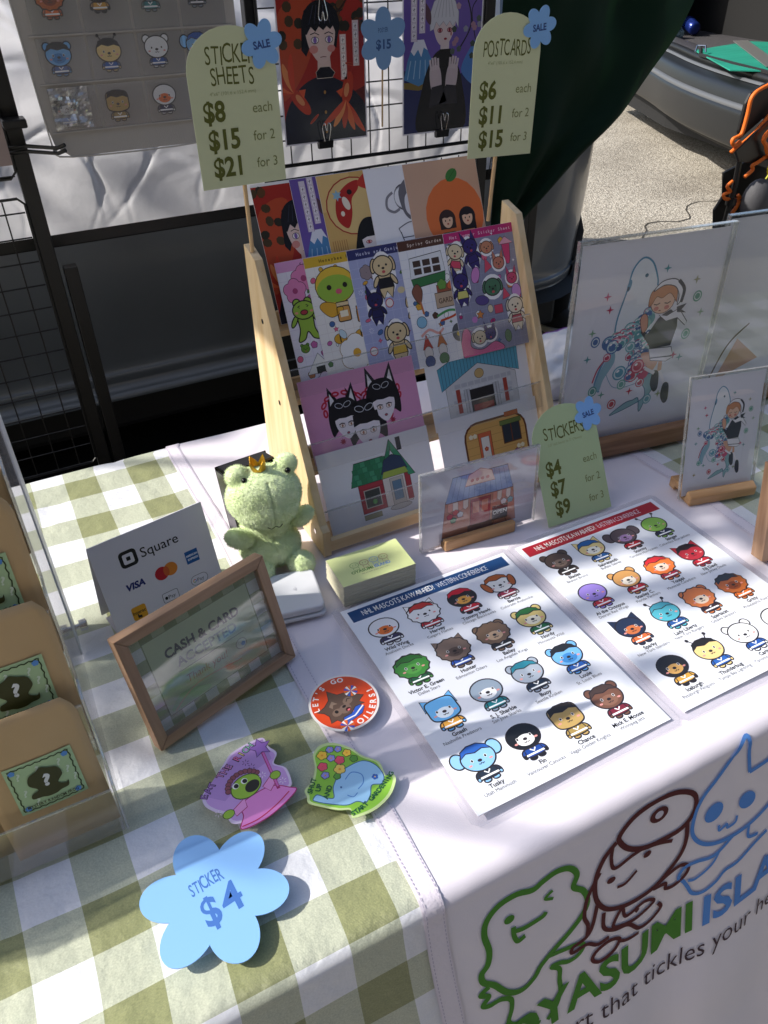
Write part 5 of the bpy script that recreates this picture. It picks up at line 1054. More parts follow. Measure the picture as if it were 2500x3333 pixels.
def body_pup(A, x, y, s, c, cl, ear='flop', rot=0, mask=None):
    B = A.at(x, y, s*1.28, rot); B.ell(0, .0, .56, .95, 'F4F2F4'); B.poly([(-.3, 0), (.3, 0), (.36, -.55), (.2, -1.0), (0, -.7), (-.2, -1.0), (-.36, -.55)], c, DK, .05); B.poly([(-.3, -.15), (.3, -.15), (.34, -.55), (-.34, -.55)], cl, DK, .04)
    for sx in (-1, 1): B.ell(.42*sx, -.25, .1, .25, c, 30*sx, ol=DK, w=.05)
    B = A.at(0, 0); B.lv += 14; pup(B, x, y+s*.45, s, c, ear, rot, mask, False)
def frog_fig(A, x, y, s, c='9CBF4A', bee=False):
    B = A.at(x, y, s*1.3)
    B.poly([(-.3, .1), (-.34, -.5), (-.5, -.95), (-.2, -.9), (0, -.6), (.2, -.9), (.5, -.95), (.34, -.5), (.3, .1)], c, DK, .05, sm=True)
    for sx in (-1, 1): B.ell(.25*sx, .62, .17, .17, c, ol=DK, w=.05); B.ell(.5*sx, -.1, .1, .28, c, 35*sx, ol=DK, w=.05)
    B.ell(0, .3, .5, .38, c, ol=DK, w=.05); B.ell(0, .2, .16, .1, 'B3404A', ol=DK, w=.04)
    for sx in (-1, 1): B.stroke([(.14*sx, .5), (.24*sx, .45), (.16*sx, .4)], .04, DK); B.ell(.34*sx, .22, .08, .05, 'E59A84')
def jar(A, x, y, s, c='E0A93C', lid='C87A4A'): B = A.at(x, y, s*1.2); B.rect(-.4, -.5, .4, .35, c, DK, .06, r=.12); B.rect(-.38, .35, .38, .6, lid, DK, .06); B.rect(-.25, -.25, .25, .1, 'F4EAD0')
def tile_sakura(A, w, h):
    sheet_base(A, w, h, 'DD9FCB', 'EFE9F3', 'Sakura Frog', '5A2A4A', 'DDD0E4', .3)
    for x, y, r_ in ((.30, .86, .014), (.17, .78, .013), (.7, .72, .009), (.62, .5, .0), (.25, .40, .0)):
        if r_: A.bloom(x*w, y*h, r_, 'E58AB8', 5, 'B04A7A', ol='5A2A3A', w=.0006)
    frog_fig(A, .22*w, .58*h, .021); A.bloom(.42*w, .35*h, .007, 'E06A9A', 5, 'F6D0DE', ol='5A2A3A', w=.0006); pup(A, .14*w, .35*h, .009, '6E9A3A', 'round')
    A.poly([(.1*w, .15*h), (.27*w, .3*h), (.44*w, .15*h)], 'F2EFE8', DK, .0008); A.rect(.22*w, .145*h, .33*w, .2*h, '1E2420'); pup(A, .65*w, .22*h, .009, '6E9A3A', 'round'); A.bloom(.3*w, .06*h, .013, 'E9D6E6', 5, 'C08AB0', ol='5A2A3A', w=.0006)
def tile_bee(A, w, h):
    sheet_base(A, w, h, 'D9B23C', 'F1EDE9', 'Honeybee Frog', '4A3A14', 'E0D8D4', .2)
    for sx in (.02, .16): A.stroke([((.18+sx)*w, .84*h), ((.16+sx*1.3)*w, .89*h)], .001, 'B0781E'); A.ell((.16+sx*1.3)*w, .9*h, .0026, .0026, 'E0B040', ol=DK, w=.0005)
    A.ell(.66*w, .8*h, .013, .010, 'A9D2E0', 50, ol='6E8A94', w=.0006); A.ell(.7*w, .72*h, .018, .012, 'E0B040', -20, ol=DK, w=.0008)
    for k in range(4): A.stroke([((.62+.07*k)*w, .76*h-.001*k), ((.6+.07*k)*w, .69*h-.001*k)], .0022, '33261A')
    A.ell(.32*w, .77*h, .025, .021, 'E6C044', ol=DK, w=.0009); A.ell(.32*w, .745*h, .0235, .0155, '9ABF4A'); A.ell(.24*w, .76*h, .003, .003, DK); A.ell(.44*w, .76*h, .003, .003, DK); A.ell(.35*w, .72*h, .004, .003, 'D8607A')
    jar(A, .36*w, .56*h, .017, 'D9A05A', 'E9CFA0'); jar(A, .58*w, .52*h, .014, 'C98A3A', 'C98A3A'); A.stroke([(.56*w, .54*h), (.66*w, .63*h)], .002, 'A8703A'); jar(A, .86*w, .6*h, .014); jar(A, .9*w, .44*h, .014, 'E0A93C', 'C8505A')
    A.poly([(.08*w, .62*h), (.14*w, .66*h), (.3*w, .63*h), (.36*w, .58*h), (.2*w, .54*h)], 'E0A93C', DK, .0006, sm=True)
    for x in (.25, .52): A.ell(x*w, .37*h, .008, .006, 'E0A93C', ol=DK, w=.0006); A.stroke([(x*w, .40*h), (x*w, .34*h)], .0016, '33261A'); A.ell((x+.04)*w, .4*h, .004, .006, 'C9DDE6', 30, ol=DK, w=.0004)
    A.bloom(.42*w, .24*h, .021, 'F6F4F2', 6, 'E0A93C', ol='A88A5A', w=.0008); A.bloom(.2*w, .06*h, .008, 'F6F4F2', 5, 'D98A9A', ol=DK, w=.0005); A.bloom(.6*w, .06*h, .008, 'F6F4F2', 5, 'D98A9A', ol=DK, w=.0005)
def tile_pups(A, w, h):
    sheet_base(A, w, h, '34366A', 'A9AFD6', 'Huchu and Ganja Stic', 'D6D8F0', 'C6CAE4', .13)
    A.bloom(.2*w, .82*h, .008, '9A8A8E', 6, ol=DK, w=.0005); A.stroke([(.24*w, .78*h), (.36*w, .7*h)], .0015, '6A4A3A'); body_pup(A, .42*w, .78*h, .022, 'DCC59A', '22222A'); pup(A, .76*w, .85*h, .011, 'DCC59A')
    A.poly([(.8*w, .66*h), (.76*w, .74*h), (.84*w, .8*h), (.9*w, .72*h), (w, .7*h), (w, .56*h), (.86*w, .54*h)], '2B2A5A', 'F2F2F8', .001)
    body_pup(A, .24*w, .55*h, .017, '2B2A5A', '2B2A5A', 'point'); A.poly([(.14*w, .60*h), (.22*w, .66*h), (.34*w, .6*h)], 'C8433A', DK, .0006); A.ell(.42*w, .56*h, .005, .005, 'E7E0E0', ol='C8433A', w=.001); A.ell(.6*w, .64*h, .005, .004, 'D8C9A0')
    body_pup(A, .76*w, .48*h, .018, 'DCC59A', 'DCC59A'); body_pup(A, .44*w, .26*h, .022, 'DCC59A', 'E0B84A'); A.poly([(.3*w, .36*h), (.4*w, .41*h), (.54*w, .36*h)], 'C8433A', DK, .0006); A.poly([(.4*w, .36*h), (.42*w, .41*h), (.47*w, .36*h)], '3F62B0')
    A.text('MY WIFE', .46*w, .09*h, .0045, '4A2A1A', 'c', .03); A.ell(.1*w, .22*h, .005, .005, 'E7E0E0', ol='C8433A', w=.001); A.ell(.8*w, .22*h, .004, .004, '2B2A5A')
    for x, y in ((.08, .68), (.12, .38), (.86, .34), (.78, .12)):
        for k in range(8): a = PI*k/4; A.stroke([(x*w+.0015*math.cos(a), y*h+.0015*math.sin(a)), (x*w+.0035*math.cos(a), y*h+.0035*math.sin(a))], .0005, 'F2F2F8')
def tile_garden(A, w, h):
    sheet_base(A, w, h, '57382F', 'EFEFF4', 'Spring Garden Stic', 'E9DCD2', 'D3D6E6', .14)
    A.poly([(.1*w, .7*h), (.12*w, .86*h), (.56*w, .88*h), (.58*w, .72*h)], 'E6E8EC', DK, .0009); A.poly([(.1*w, .70*h), (.12*w, .63*h), (.56*w, .65*h), (.58*w, .72*h)], '3E7A4A', DK, .0009)
    for i in range(3):
        for j in range(2): A.rect((.16+.13*i)*w, (.73+.06*j)*h, (.26+.13*i)*w, (.775+.06*j)*h, '4A3A34', DK, .0004); A.lv -= 2
    A.lv += 2; jar(A, .8*w, .74*h, .012, '8A4A3A', '8A4A3A')
    for k in range(5): A.bloom((.72+.05*k)*w, (.84-.02*(k % 2))*h, .005, 'D8504A', 5, ol='5A1A1A', w=.0004)
    A.poly([(.08*w, .6*h), (.16*w, .66*h), (.22*w, .6*h), (.16*w, .5*h)], '8A5A4A', DK, .0007, sm=True); A.stroke([(.17*w, .52*h), (.19*w, .42*h)], .0026, 'C87A4A')
    A.rect(.38*w, .44*h, .74*w, .56*h, 'C0A890', DK, .0009); A.text('GARDEN', .56*w, .475*h, .0085, '5E4636', 'c', .02, sx=.85); A.rect(.42*w, .56*h, .72*w, .62*h, '9E5A44', DK, .0007); A.bloom(.5*w, .62*h, .006, '6E9E4A', 5, ol=DK, w=.0004); A.ell(.64*w, .61*h, .008, .005, 'D86A44', 30, ol=DK, w=.0005)
    A.ell(.14*w, .36*h, .007, .007, '8FC0DC', ol=DK, w=.0006); A.stroke([(.36*w, .38*h), (.55*w, .41*h), (.76*w, .37*h)], .0028, '4E9A5A', sm=True); A.stroke([(.4*w, .34*h), (.6*w, .36*h), (.78*w, .42*h)], .0026, 'C8502A', sm=True)
    A.stroke([(.1*w, .25*h), (.22*w, .29*h), (.34*w, .25*h), (.42*w, .28*h)], .003, 'E3A8A0', sm=True); A.ell(.62*w, .22*h, .009, .011, '5E6266', ol=DK, w=.0006); A.ell(.62*w, .21*h, .003, .003, 'E0C04A')
    for x, c, b_ in ((.16, 'C0483A', '4A5A8A'), (.36, 'C87A44', '4E7A4A')): A.poly([((x-.07)*w, .14*h), (x*w, .26*h), ((x+.07)*w, .14*h)], c, DK, .0006); A.ell(x*w, .11*h, .006, .008, 'E6E0DC', ol=DK, w=.0005); A.ell(x*w, .04*h, .007, .007, b_, ol=DK, w=.0006)
    A.poly([(.7*w, .08*h), (.78*w, .02*h), (w, .02*h), (w, .16*h), (.85*w, .12*h)], '9CC3E0', DK, .0006, sm=True)
    for x, y in ((.95, .68), (.95, .5), (.9, .3)): A.ell(x*w, y*h, .003, .005, '8A5A4A', 20, ol=DK, w=.0005)
def tile_summer(A, w, h):
    sheet_base(A, w, h, 'C02F74', '8E8FA8', 'Hot Summer Sticker Sheet', 'F0D0E0', 'A2A3BC', .1)
    body_pup(A, .13*w, .80*h, .017, 'E0CFAE', 'D8506A', rot=-15); body_pup(A, .35*w, .82*h, .017, '3A3070', '3A3070', 'point', 12); pup(A, .58*w, .84*h, .014, 'C98A6A')
    A.poly([(.8*w, .84*h), (.92*w, .84*h), (.9*w, .72*h), (.88*w, .68*h), (.84*w, .68*h), (.82*w, .72*h)], 'D84A7A', DK, .0007); A.poly([(.76*w, .84*h), (.86*w, .9*h), (.97*w, .84*h)], 'E6A8BE', DK, .0007); A.poly([(.5*w, .64*h), (.53*w, .76*h), (.62*w, .68*h)], 'D8506A', '2A1A3A', .0007)
    pup(A, .72*w, .7*h, .014, 'C9806A', 'point'); pup(A, .88*w, .56*h, .013, 'C94A74', 'point'); A.ell(.36*w, .64*h, .006, .010, 'D08AC8', -20, ol='4A1A4A', w=.0006)
    body_pup(A, .14*w, .56*h, .018, '3A3070', 'D9D27A', 'point'); A.ell(.06*w, .565*h, .005, .005, 'F2F2F2', ol=DK, w=.0008); A.ell(.2*w, .565*h, .005, .005, 'F2F2F2', ol=DK, w=.0008)
    pup(A, .58*w, .52*h, .020, '4E7A5E', 'flop', mask='3F6A50'); A.poly([(.7*w, .4*h), (.74*w, .5*h), (.82*w, .42*h)], 'D8506A', '2A1A3A', .0007); A.ell(.92*w, .45*h, .007, .009, 'C894D8', ol='4A1A4A', w=.0006)
    A.ell(.4*w, .43*h, .010, .006, '5A4A8A', -10, ol=DK, w=.0006); A.star(.34*w, .32*h, .006, 'D98A4A', 5, .5, 80, DK, .0006); A.ell(.5*w, .35*h, .004, .005, 'E0CFAE', ol=DK, w=.0005); A.rect(.56*w, .3*h, .68*w, .37*h, 'D8506A', DK, .0006); A.ell(.25*w, .29*h, .004, .004, 'D08AC8')
    body_pup(A, .87*w, .28*h, .019, 'E6DCC8', 'B84A5A'); A.rect(.78*w, .315*h, .96*w, .35*h, '16161C', DK, .0005)
    A.poly([(.02*w, .0), (.03*w, .18*h), (.1*w, .24*h), (.16*w, .18*h), (.14*w, .08*h), (.3*w, .04*h), (.5*w, .08*h), (.6*w, 0)], 'E06A9A', DK, .0008, sm=True); pup(A, .28*w, .14*h, .016, 'E0CFAE'); pup(A, .44*w, .15*h, .014, '3A3070', 'point'); A.ell(.7*w, .1*h, .005, .008, '6E8A5E', ol=DK, w=.0006)
    for x, y in ((.04, .9), (.68, .94), (.94, .7), (.06, .36), (.62, .76)): A.star(x*w, y*h, .0022, 'F2F2F8', 4, .35)

CG = 'cards standing in the rack'
def card(name, label, x, y, z, w, h, fn, t=.0004, cat='postcard', tilt=23.7, th=0, gloss=False, grp=CG):
    q = thing(name, label, cat, lean(x, y, z, th, tilt), grp)
    paper(q, w, h, t, 'E8E7EC'); A = Art(); fn(A, w, h)
    # keep the ink inside the trimmed card
    A.V[:] = [(min(max(a, .0002), w-.0002), min(max(b, .0002), h-.0002), c) for a, b, c in A.V]
    A.build('printed_art', P_GLOSS if gloss else P_MATTE, q, z=t+.00005); return q
def tier(z): return .43+z*.44+.005
# top row, tier 4 (six inch cards): overlapping like fanned cards
for k, (x, fn, lb) in enumerate([(.125, lambda A, w, h: portrait_red(A.at(-.0*w, -.1*h), w*.95, h*1.08), 'red card of a dark haired figure at the left end of the top row'), (.171, portrait_purple, 'purple card of a snowy mountain behind a white haired figure in the top row'), (.203, lambda A, w, h: (A.rect(0, 0, w, h, 'D3AC6A'), card_koi(A.at(0, .36*h), w*.8, h*.64)), 'golden card of a red koi and a black haired woman in the top row'), (.262, lambda A, w, h: (A.rect(0, 0, w, h, 'F0EFF4'), card_sketch(A.at(-.38*w, .27*h), w, h*.9)), 'white pencil sketch card in the top row'), (.313, lambda A, w, h: (A.rect(0, 0, w, h, 'CDA78F'), card_orange(A.at(.1*w, .22*h), w, h*.85)), 'peach card of two women before an orange circle in the top row')]):
    z = .243; card('postcard', lb, x, tier(z)+.016-.0012*k, z, .1016, .1524, fn)
for k, (x, fn, lb) in enumerate([(.131, tile_sakura, 'pink topped sticker sheet at the left end of the sticker sheet row'), (.165, tile_bee, 'yellow topped sticker sheet of bees and honey jars'), (.219, tile_pups, 'navy topped lilac sticker sheet of puppies and dark cats'), (.285, tile_garden, 'brown topped white sticker sheet of garden tools'), (.348, tile_summer, 'magenta topped grey sticker sheet at the right end of its row')]):
    z = .167; card('sticker_sheet', lb, x, tier(z)+.010-.0012*k, z, .1016, .1524, fn, cat='sticker sheet', gloss=True, grp='sticker sheets standing in the rack')
card('postcard', 'pink postcard of three black haired faces ringed by a red heart chain', .124, tier(.092)+.006, .092, .1524, .1016, card_heart, gloss=True)
card('postcard', 'white postcard of a grey stone hall under a blue plank roof', .291, tier(.092)+.006, .090, .1524, .1016, card_hall)
card('postcard', 'white postcard of an orange wooden caravan', .292, tier(.012)+.003, .010, .1524, .1016, card_caravan)
card('postcard', 'white postcard of a red cottage under a green shingle roof', .1245, tier(.012)+.003, .012, .1524, .1016, card_cottage)
# ================================================================== PRICE SIGNS
GREEN, OLV = 'CDD4AE', '5A5F24'
def arch(w, h, r, skew=0):
    pts = [(0, 0), (w, 0)]
    for i in range(17): a = PI*i/16; pts.append((w/2+w/2*math.cos(a), h-r+r*math.sin(a)))
    return pts
def price_arch(label, M, w, h, title, rows, sub, stick=None, sale=(.9, .9), titles=None, col_=GREEN, ty=None):
    t = thing('price_sign', label, 'price sign', M, 'green arched price signs')
    MB().prism(arch(w, h, w*.42), 0, .0006, 'z').done('card', mat('card_'+col_, col_, .45, coat=.15), t)
    A = Art(); y = ty or h*.80
    for s in titles or [title]: A.hand(s, w*.5, y, .0225, OLV, 'c', .0, .46, width=w*.0715*len(s)+.006); y -= .0185
    A.text(sub, w*.48, y+.0105, .0045, '9DA878', 'c', width=w*.52)
    for k, (a, b) in enumerate(rows):
        yy = .062-.0255*k; A.text(a, w*.12+.0015*k, yy, .0255, OLV, 'l', .03, shear=.02, sx=.86); A.text(b, w*.91, yy+.0045, .0135, '7C8350', 'r', -.003, shear=.02, sx=.88)
    A.build('lettering', P_MATTE, t, z=.00065)
    f = MB().prism(flower_shape(.0215, 6, 12), 0, .0005, 'z').done('sale_flower', mat('sky_blue_card', '84B6EE', .38, spec=.5), t, lie(w*sale[0], h*sale[1], .0012))
    A = Art(); A.text('SALE', 0, -.0035, .0092, '35508E', 'c', .035, rot=6, sx=.9); A.build('sale_word', P_MATTE, f, z=.00055)
    if stick: MB().tube([(stick[0], stick[1], -.003), (w/2, h*.5, -.003)], .0024, 8).done('stick', mat('dowel', 'C9A87C', .6), t)
    return t
price_arch('green arched sign on a stick reading sticker sheets, above the left end of rack', lean(.063, .578, .394, 1, 1), .091, .142, None, [('$8', 'each'), ('$15', 'for 2'), ('$21', 'for 3')], '4"x6" (101.6 x 152.4 mm)', (.045, -.07), (.86, .88), ['STICKER', 'SHEETS'], ty=.111)
price_arch('green arched sign on a stick reading postcards, above the right end of the rack', lean(.381, .578, .388, -3, 1) @ Matrix.Rotation(math.radians(-1.5), 4, 'Z'), .087, .145, 'POSTCARDS', [('$6', 'each'), ('$11', 'for 2'), ('$15', 'for 3')], '4"x6" (101.6 x 152.4 mm)', (.037, -.075), (.95, .90), ty=.104)
price_arch('green arched sign reading stickers, leaning on the table behind the red banded sheet', lean(.374, .341, .003, -1.2, 29), .098, .146, 'STICKERS', [('$4', 'each'), ('$7', 'for 2'), ('$9', 'for 3')], '2.5" (63.5mm) to 3" (76mm)', None, (.90, .86), ty=.106, col_='B3C79A')
t = thing('price_flower', 'blue flower sign on a thin stick reading poster fifteen dollars, between the portrait posters', 'price sign', lean(.725, 1.46, .422, 0, 0))
MB().prism(flower_shape(.058, 6, 30), 0, .0008, 'z').done('card', mat('sky_blue_dim', '7FA6D2', .45), t)
A = Art(); A.hand('POSTER', 0, .012, .012, '3A5A8E', 'c', .01, .5); A.text('$15', 0, -.018, .024, '3A5A8E', 'c', .03); A.build('lettering', P_MATTE, t, z=.00085)
MB().tube([(-.004, -.17, -.003), (0, .02, -.003)], .002, 6).done('stick', mat('dowel', 'C9A87C', .6), t)

# posters on the grid
def poster(label, x, z, w, h, fn):
    t = thing('poster', label, 'poster', lean(x, 1.478, z, 0, 0), 'portrait posters clipped to the wire grid')
    paper(t, w, h, .0006, 'E0DCE4'); A = Art(); fn(A.at(.0, .0), w, h); A.V[:] = [(min(max(a, .003), w-.003), min(max(b, .003), h-.003), c) for a, b, c in A.V]
    A.build('printed_art', print_mat('poster_print', .22, .5, .5), t, z=.00065); return t
def clip(label, x, z, up):
    t = thing('binder_clip', label, 'binder clip', lean(x, 1.476, z, 0, 0) @ Matrix.Rotation(0 if up else PI, 4, 'Z'), 'black binder clips on the posters')
    MB().prism([(-.008, .0), (.008, .0), (.0045, .016), (-.0045, .016)], -.017, .017, 'x', .0006, Matrix.Rotation(0, 4, 'X') @ Matrix(((1, 0, 0, 0), (0, 0, 1, 0), (0, 1, 0, 0), (0, 0, 0, 1)))).done('clip_body', BLKP, t)
    MB().tube(catmull([(-.005, .0, .010), (-.010, -.028, .012), (-.004, -.036, .012), (0, -.02, .012), (.004, -.036, .012), (.010, -.028, .012), (.005, 0, .010)], k=4), .0009, 6).done('wire_handle', mat('chrome', 'C8C8C8', .2, metal=1), t)
poster('red poster of a dark haired figure with goldfish clipped to the grid', .492, .232, .198, .297, portrait_red)
poster('purple poster of a white haired figure covering their chest with both hands', .781, .224, .204, .30, portrait_purple)
clip('binder clip on the bottom edge of the red poster', .585, .236, False); clip('binder clip on the bottom edge of the purple poster', .885, .228, False)
clip('binder clip near the head at the top of the red poster', .590, .497, True); 

# pocket organiser with figure magnets
og = thing('pocket_organizer', 'greige fabric organizer with clear pockets hanging at the top left', 'organizer', lean(.0, 1.45, .268, 0, 0))
MB().prism([(.045, 0), (.30, 0)]+[(.40, .03), (.40, .6), (-.01, .6), (.012, .06), (.02, .02)], 0, .004, 'z', .0012).done('fabric_back', mat('greige_felt', 'B3AEA8', .9, bump=(500, .4, .002)), og)
MB().tube(catmull([(-.01, .6, .004), (.012, .06, .004), (.02, .018, .004), (.045, .0, .004), (.30, .0, .004), (.4, .03, .004)], k=4), .0016, 6).done('piped_edge', mat('greige_edge', 'BDB8B2', .9), og)
PV = clear_mat('pocket_vinyl', (.93, .93, .93), .2, .10, .5, haze=.07)
figs = []
for r_, (y0, hh) in enumerate(((.2, .09), (.125, .07), (.045, .072))):
    for c in range(4):
        x0 = .028+.089*c; MB().box(x0, x0+.084, y0, y0+hh, .007, .0074, 0).done('clear_pocket', PV, og)
    MB().box(.02, .39, y0-.003, y0-.001, .0045, .0078).done('seam', mat('greige_edge', 'BDB8B2', .9), og)
FG = [(.068, .502-.268-.012, E_ROWS[11], 'brown shaggy bearded animal magnet in the top row of the organizer'), (.151, .502-.268-.006, E_ROWS[12], 'black and tan smiling animal magnet in the top row of the organizer'), (.241, .498-.268-.004, W_ROWS[9], 'grey and white animal magnet in a teal shirt in the top organizer row'), (.328, .499-.268-.002, W_ROWS[10], 'grey shaggy dark haired magnet at the right of the top organizer row'),
      (.062, .431-.268-.028, W_ROWS[11], 'blue bear magnet with a black cap in the middle organizer row'), (.151, .430-.268-.026, E_ROWS[13], 'tan magnet with black feelers in the middle organizer row'), (.239, .427-.268-.022, E_ROWS[14], 'white bear magnet in a blue shirt in the middle organizer row'), (.318, .435-.268-.03, W_ROWS[12], 'big eared light blue magnet half hidden by the sticker sheets sign'),
      (.055, .350-.268-.03, W_ROWS[13], 'black and white magnet in a crinkled clear bag in the bottom organizer row'), (.149, .347-.268-.026, W_ROWS[14], 'tan toothy animal magnet in the bottom organizer row'), (.239, .349-.268-.024, W_ROWS[0], 'white bird-like magnet in the bottom organizer row')]
for x, y, r, lb in FG:
    t = thing('character_magnet', lb, 'magnet', lean(x, 1.444, .268+y, 0, 0), 'character magnets in the pockets')
    MB().prism([(.016*math.cos(a)*1.0, .034+.016*math.sin(a)) for a in [2*PI*k/16 for k in range(16)]], 0, .0008, 'z').done('magnet_back', mat('magnet', '26263A', .6), t)
    A = Art(); crit(A.at(0, 0, .054), r); A.build('printed_art', P_MATTE, t, z=.0009)
b = bmesh.new(); bmesh.ops.create_grid(b, x_segments=14, y_segments=14, size=.034)
for v in b.verts: v.co.z += .009*nz(v.co.x*60, v.co.y*60, 3)
me = bpy.data.meshes.new('bag'); b.to_mesh(me); b.free()
tag(link('plastic_bag', me, clear_mat('cellophane', (.95, .95, .95), .1, .25, .8, haze=.12), None, lean(.062, 1.432, .352, 0, 0)), 'crinkled clear cellophane bag in the bottom left organizer pocket', 'plastic bag')
MB().box(-.16, -.062, 1.465, 1.468, .262, .345).done('hanging_card', mat('beige_card', 'A8958E', .7), None); tag(bpy.data.objects['hanging_card'], 'plain beige pink card hanging at the left edge of the picture', 'card')

# ================================================================== STANDS AND FRAMES
def glass_slab(t, w, h, d, name='acrylic_panel', m=None):
    p = MB().box(0, w, 0, h, 0, d, .0002).done(name, m or CLR, t)
    e = .0014; fr = MB()
    fr.box(-e/2, w+e/2, h-.0002, h+e, 0, d).box(-e, 0, 0, h+e, 0, d).box(w, w+e, 0, h+e, 0, d); fr.done('polished_edge', CLRE, p); return p
def stand_art(label, M, w, h, fn, margin, d=.005, m=None):
    t = thing('art_stand', label, 'acrylic stand', M); glass_slab(t, w, h, d, m=m)
    pr = paper(t, w-2*margin, h-2*margin, .0006, 'DFE0EC', 'print_sheet', margin, margin); pr.location.z = d*.35
    A = Art(); fn(A.at(margin, margin), w-2*margin, h-2*margin); A.build('printed_art', P_MATTE, t, z=d*.35+.0008); return t
def whale(A, w, h):
    """beluga, boy in sailor dress and clouds of bubbles; card units u, v = 0..1"""
    T_, RD, NV = '5FA0A8', 'B83A5A', '2A3348'
    B = A.at(0, .085*h, w); k = .93*h/w
    B.poly([(.31, .44*k), (.30, .58*k), (.34, .74*k), (.36, .84*k), (.42, .89*k), (.49, .86*k), (.54, .78*k), (.56, .68*k), (.58, .4*k), (.55, .24*k), (.4, .22*k)], 'E3E9F1', sm=True); B.stroke([(.31, .44*k), (.30, .58*k), (.34, .74*k), (.36, .84*k), (.42, .89*k), (.49, .86*k), (.54, .78*k), (.55, .74*k)], .011, '5E93B4', sm=True)
    B.stroke([(.31, .44*k), (.24, .35*k), (.21, .24*k), (.25, .2*k)], .014, '5E93B4', sm=True); B.poly([(.31, .42*k), (.24, .33*k), (.21, .22*k), (.25, .21*k), (.27, .27*k), (.33, .36*k)], '8DB4C4', sm=True)
    B.stroke([(.30, .42*k), (.22, .34*k), (.19, .26*k)], .01, RD, sm=True); B.stroke([(.28, .3*k), (.34, .22*k), (.42, .2*k), (.52, .21*k)], .005, '7FA8C0', sm=True)
    B.poly([(.54, .24*k), (.6, .16*k), (.58, .1*k), (.36, .04*k), (.46, .1*k), (.52, .11*k), (.56, .115*k), (.585, .03*k), (.62, .1*k), (.68, .2*k), (.66, .25*k)], '8FB6BE', '3F6E86', .006, sm=True)
    B.ell(.46, .80*k, .012, .01*k, '3F6E86'); B.ell(.35, .76*k, .014, .03*k, '5E93B4', -10); B.ell(.345, .745*k, .007, .012*k, '26435E', -10)
    random.seed(21); cols = ['C03E5E', '5E9EA6', '4A6EA4', 'C8547A', '74AEB4', '5E9EA6', '3F5E94', '87B8B4', '4A6EA4']
    PT = [(.5, .57), (.42, .53), (.33, .48), (.29, .46), (.4, .47), (.5, .47), (.53, .41), (.48, .38), (.54, .33), (.57, .27), (.47, .3)]; spots = [(q[0]+random.gauss(0, .03), q[1]+random.gauss(0, .022)) for q in PT for _ in range(8)]
    for x, y in sorted(spots, key=lambda p: -p[1]):
        if x < .26 or x > .6: continue
        r_ = random.uniform(.02, .048); c = random.choice(cols); q = B.at(x, y*k); q.lv += 0
        q.ell(0, 0, r_, r_, c, n=14); q.ell(0, 0, r_*.82, r_*.82, random.choice(['E4C9D4', 'BFD6DC', 'D08AA0', '9CC4CC', c]), n=12); q.ell(0, -.1*r_, r_*.6, r_*.55, c, n=10); q.ell(-r_*.3, r_*.35, r_*.22, r_*.14, 'F0EEF4', 30, n=8); B.lv += .35
    B.lv += 6
    for x, y, r_, c in ((.38, .29, .05, '5E9EB4'), (.51, .31, .05, 'C03E5E'), (.55, .21, .032, 'B83050'), (.43, .43, .036, '74AEB4')): B.ell(x, y*k, r_, r_, c, n=18); B.ell(x, y*k, r_*.8, r_*.8, 'CFDDE4' if c[0] != 'C' else 'E0AAB8', n=18); B.ell(x, y*k, r_*.6, r_*.6, c, n=14); B.ell(x-.012, y*k+.014, .012, .008, 'F2F2F6', 30)
    B.poly([(.52, .38*k), (.6, .28*k), (.64, .28*k), (.66, .36*k)], 'D8A890', sm=True); B.poly([(.66, .36*k), (.69, .36*k), (.70, .26*k), (.67, .26*k)], 'D8A890')
    for x, y, r_ in ((.66, .21, 10), (.76, .125, 15)): B.poly([(x-.02, (y+.05)*k), (x+.02, (y+.04)*k), (x+.035, (y-.05)*k), (x+.01, (y-.07)*k), (x-.025, (y-.02)*k)], NV, '15161C', .004, sm=True)
    B.stroke([(.69, .26*k), (.74, .18*k)], .02, 'EDEAF0'); B.stroke([(.57, .29*k), (.65, .25*k)], .022, 'EDEAF0')
    B.poly([(.57, .40*k), (.74, .39*k), (.77, .33*k), (.72, .31*k), (.6, .33*k)], 'EDEBF2', NV, .005); B.stroke([(.59, .345*k), (.76, .335*k)], .008, NV)
    B.poly([(.6, .56*k), (.54, .48*k), (.5, .52*k), (.49, .50*k), (.56, .43*k), (.58, .40*k), (.73, .40*k), (.75, .5*k), (.74, .56*k), (.68, .6*k), (.63, .58*k)], NV, '12141C', .004)
    B.poly([(.6, .58*k), (.66, .57*k), (.74, .6*k), (.82, .52*k), (.81, .5*k), (.74, .55*k), (.66, .54*k)], 'E8E8F0', NV, .005)
    B.poly([(.47, .57*k), (.5, .5*k), (.53, .52*k), (.52, .58*k), (.49, .6*k)], 'DDA58C', '6E3A34', .004, sm=True)
    B.ell(.61, .65*k, .085, .062*k, 'E6BEA8', -8, ol='6E3A34', w=.004)
    B.poly([(.51, .64*k), (.52, .71*k), (.6, .74*k), (.69, .72*k), (.71, .64*k), (.69, .66*k), (.65, .69*k), (.6, .67*k), (.56, .68*k), (.53, .64*k)], 'C98A66', '7E4A34', .004, sm=True)
    for x in (.57, .645): B.stroke([(x-.022, .642*k), (x, .637*k), (x+.022, .645*k)], .006, '3A2226'); B.ell(x, .617*k, .018, .011*k, 'CF7A74')
    B.stroke([(.59, .605*k), (.605, .604*k)], .007, '8E3A3A')
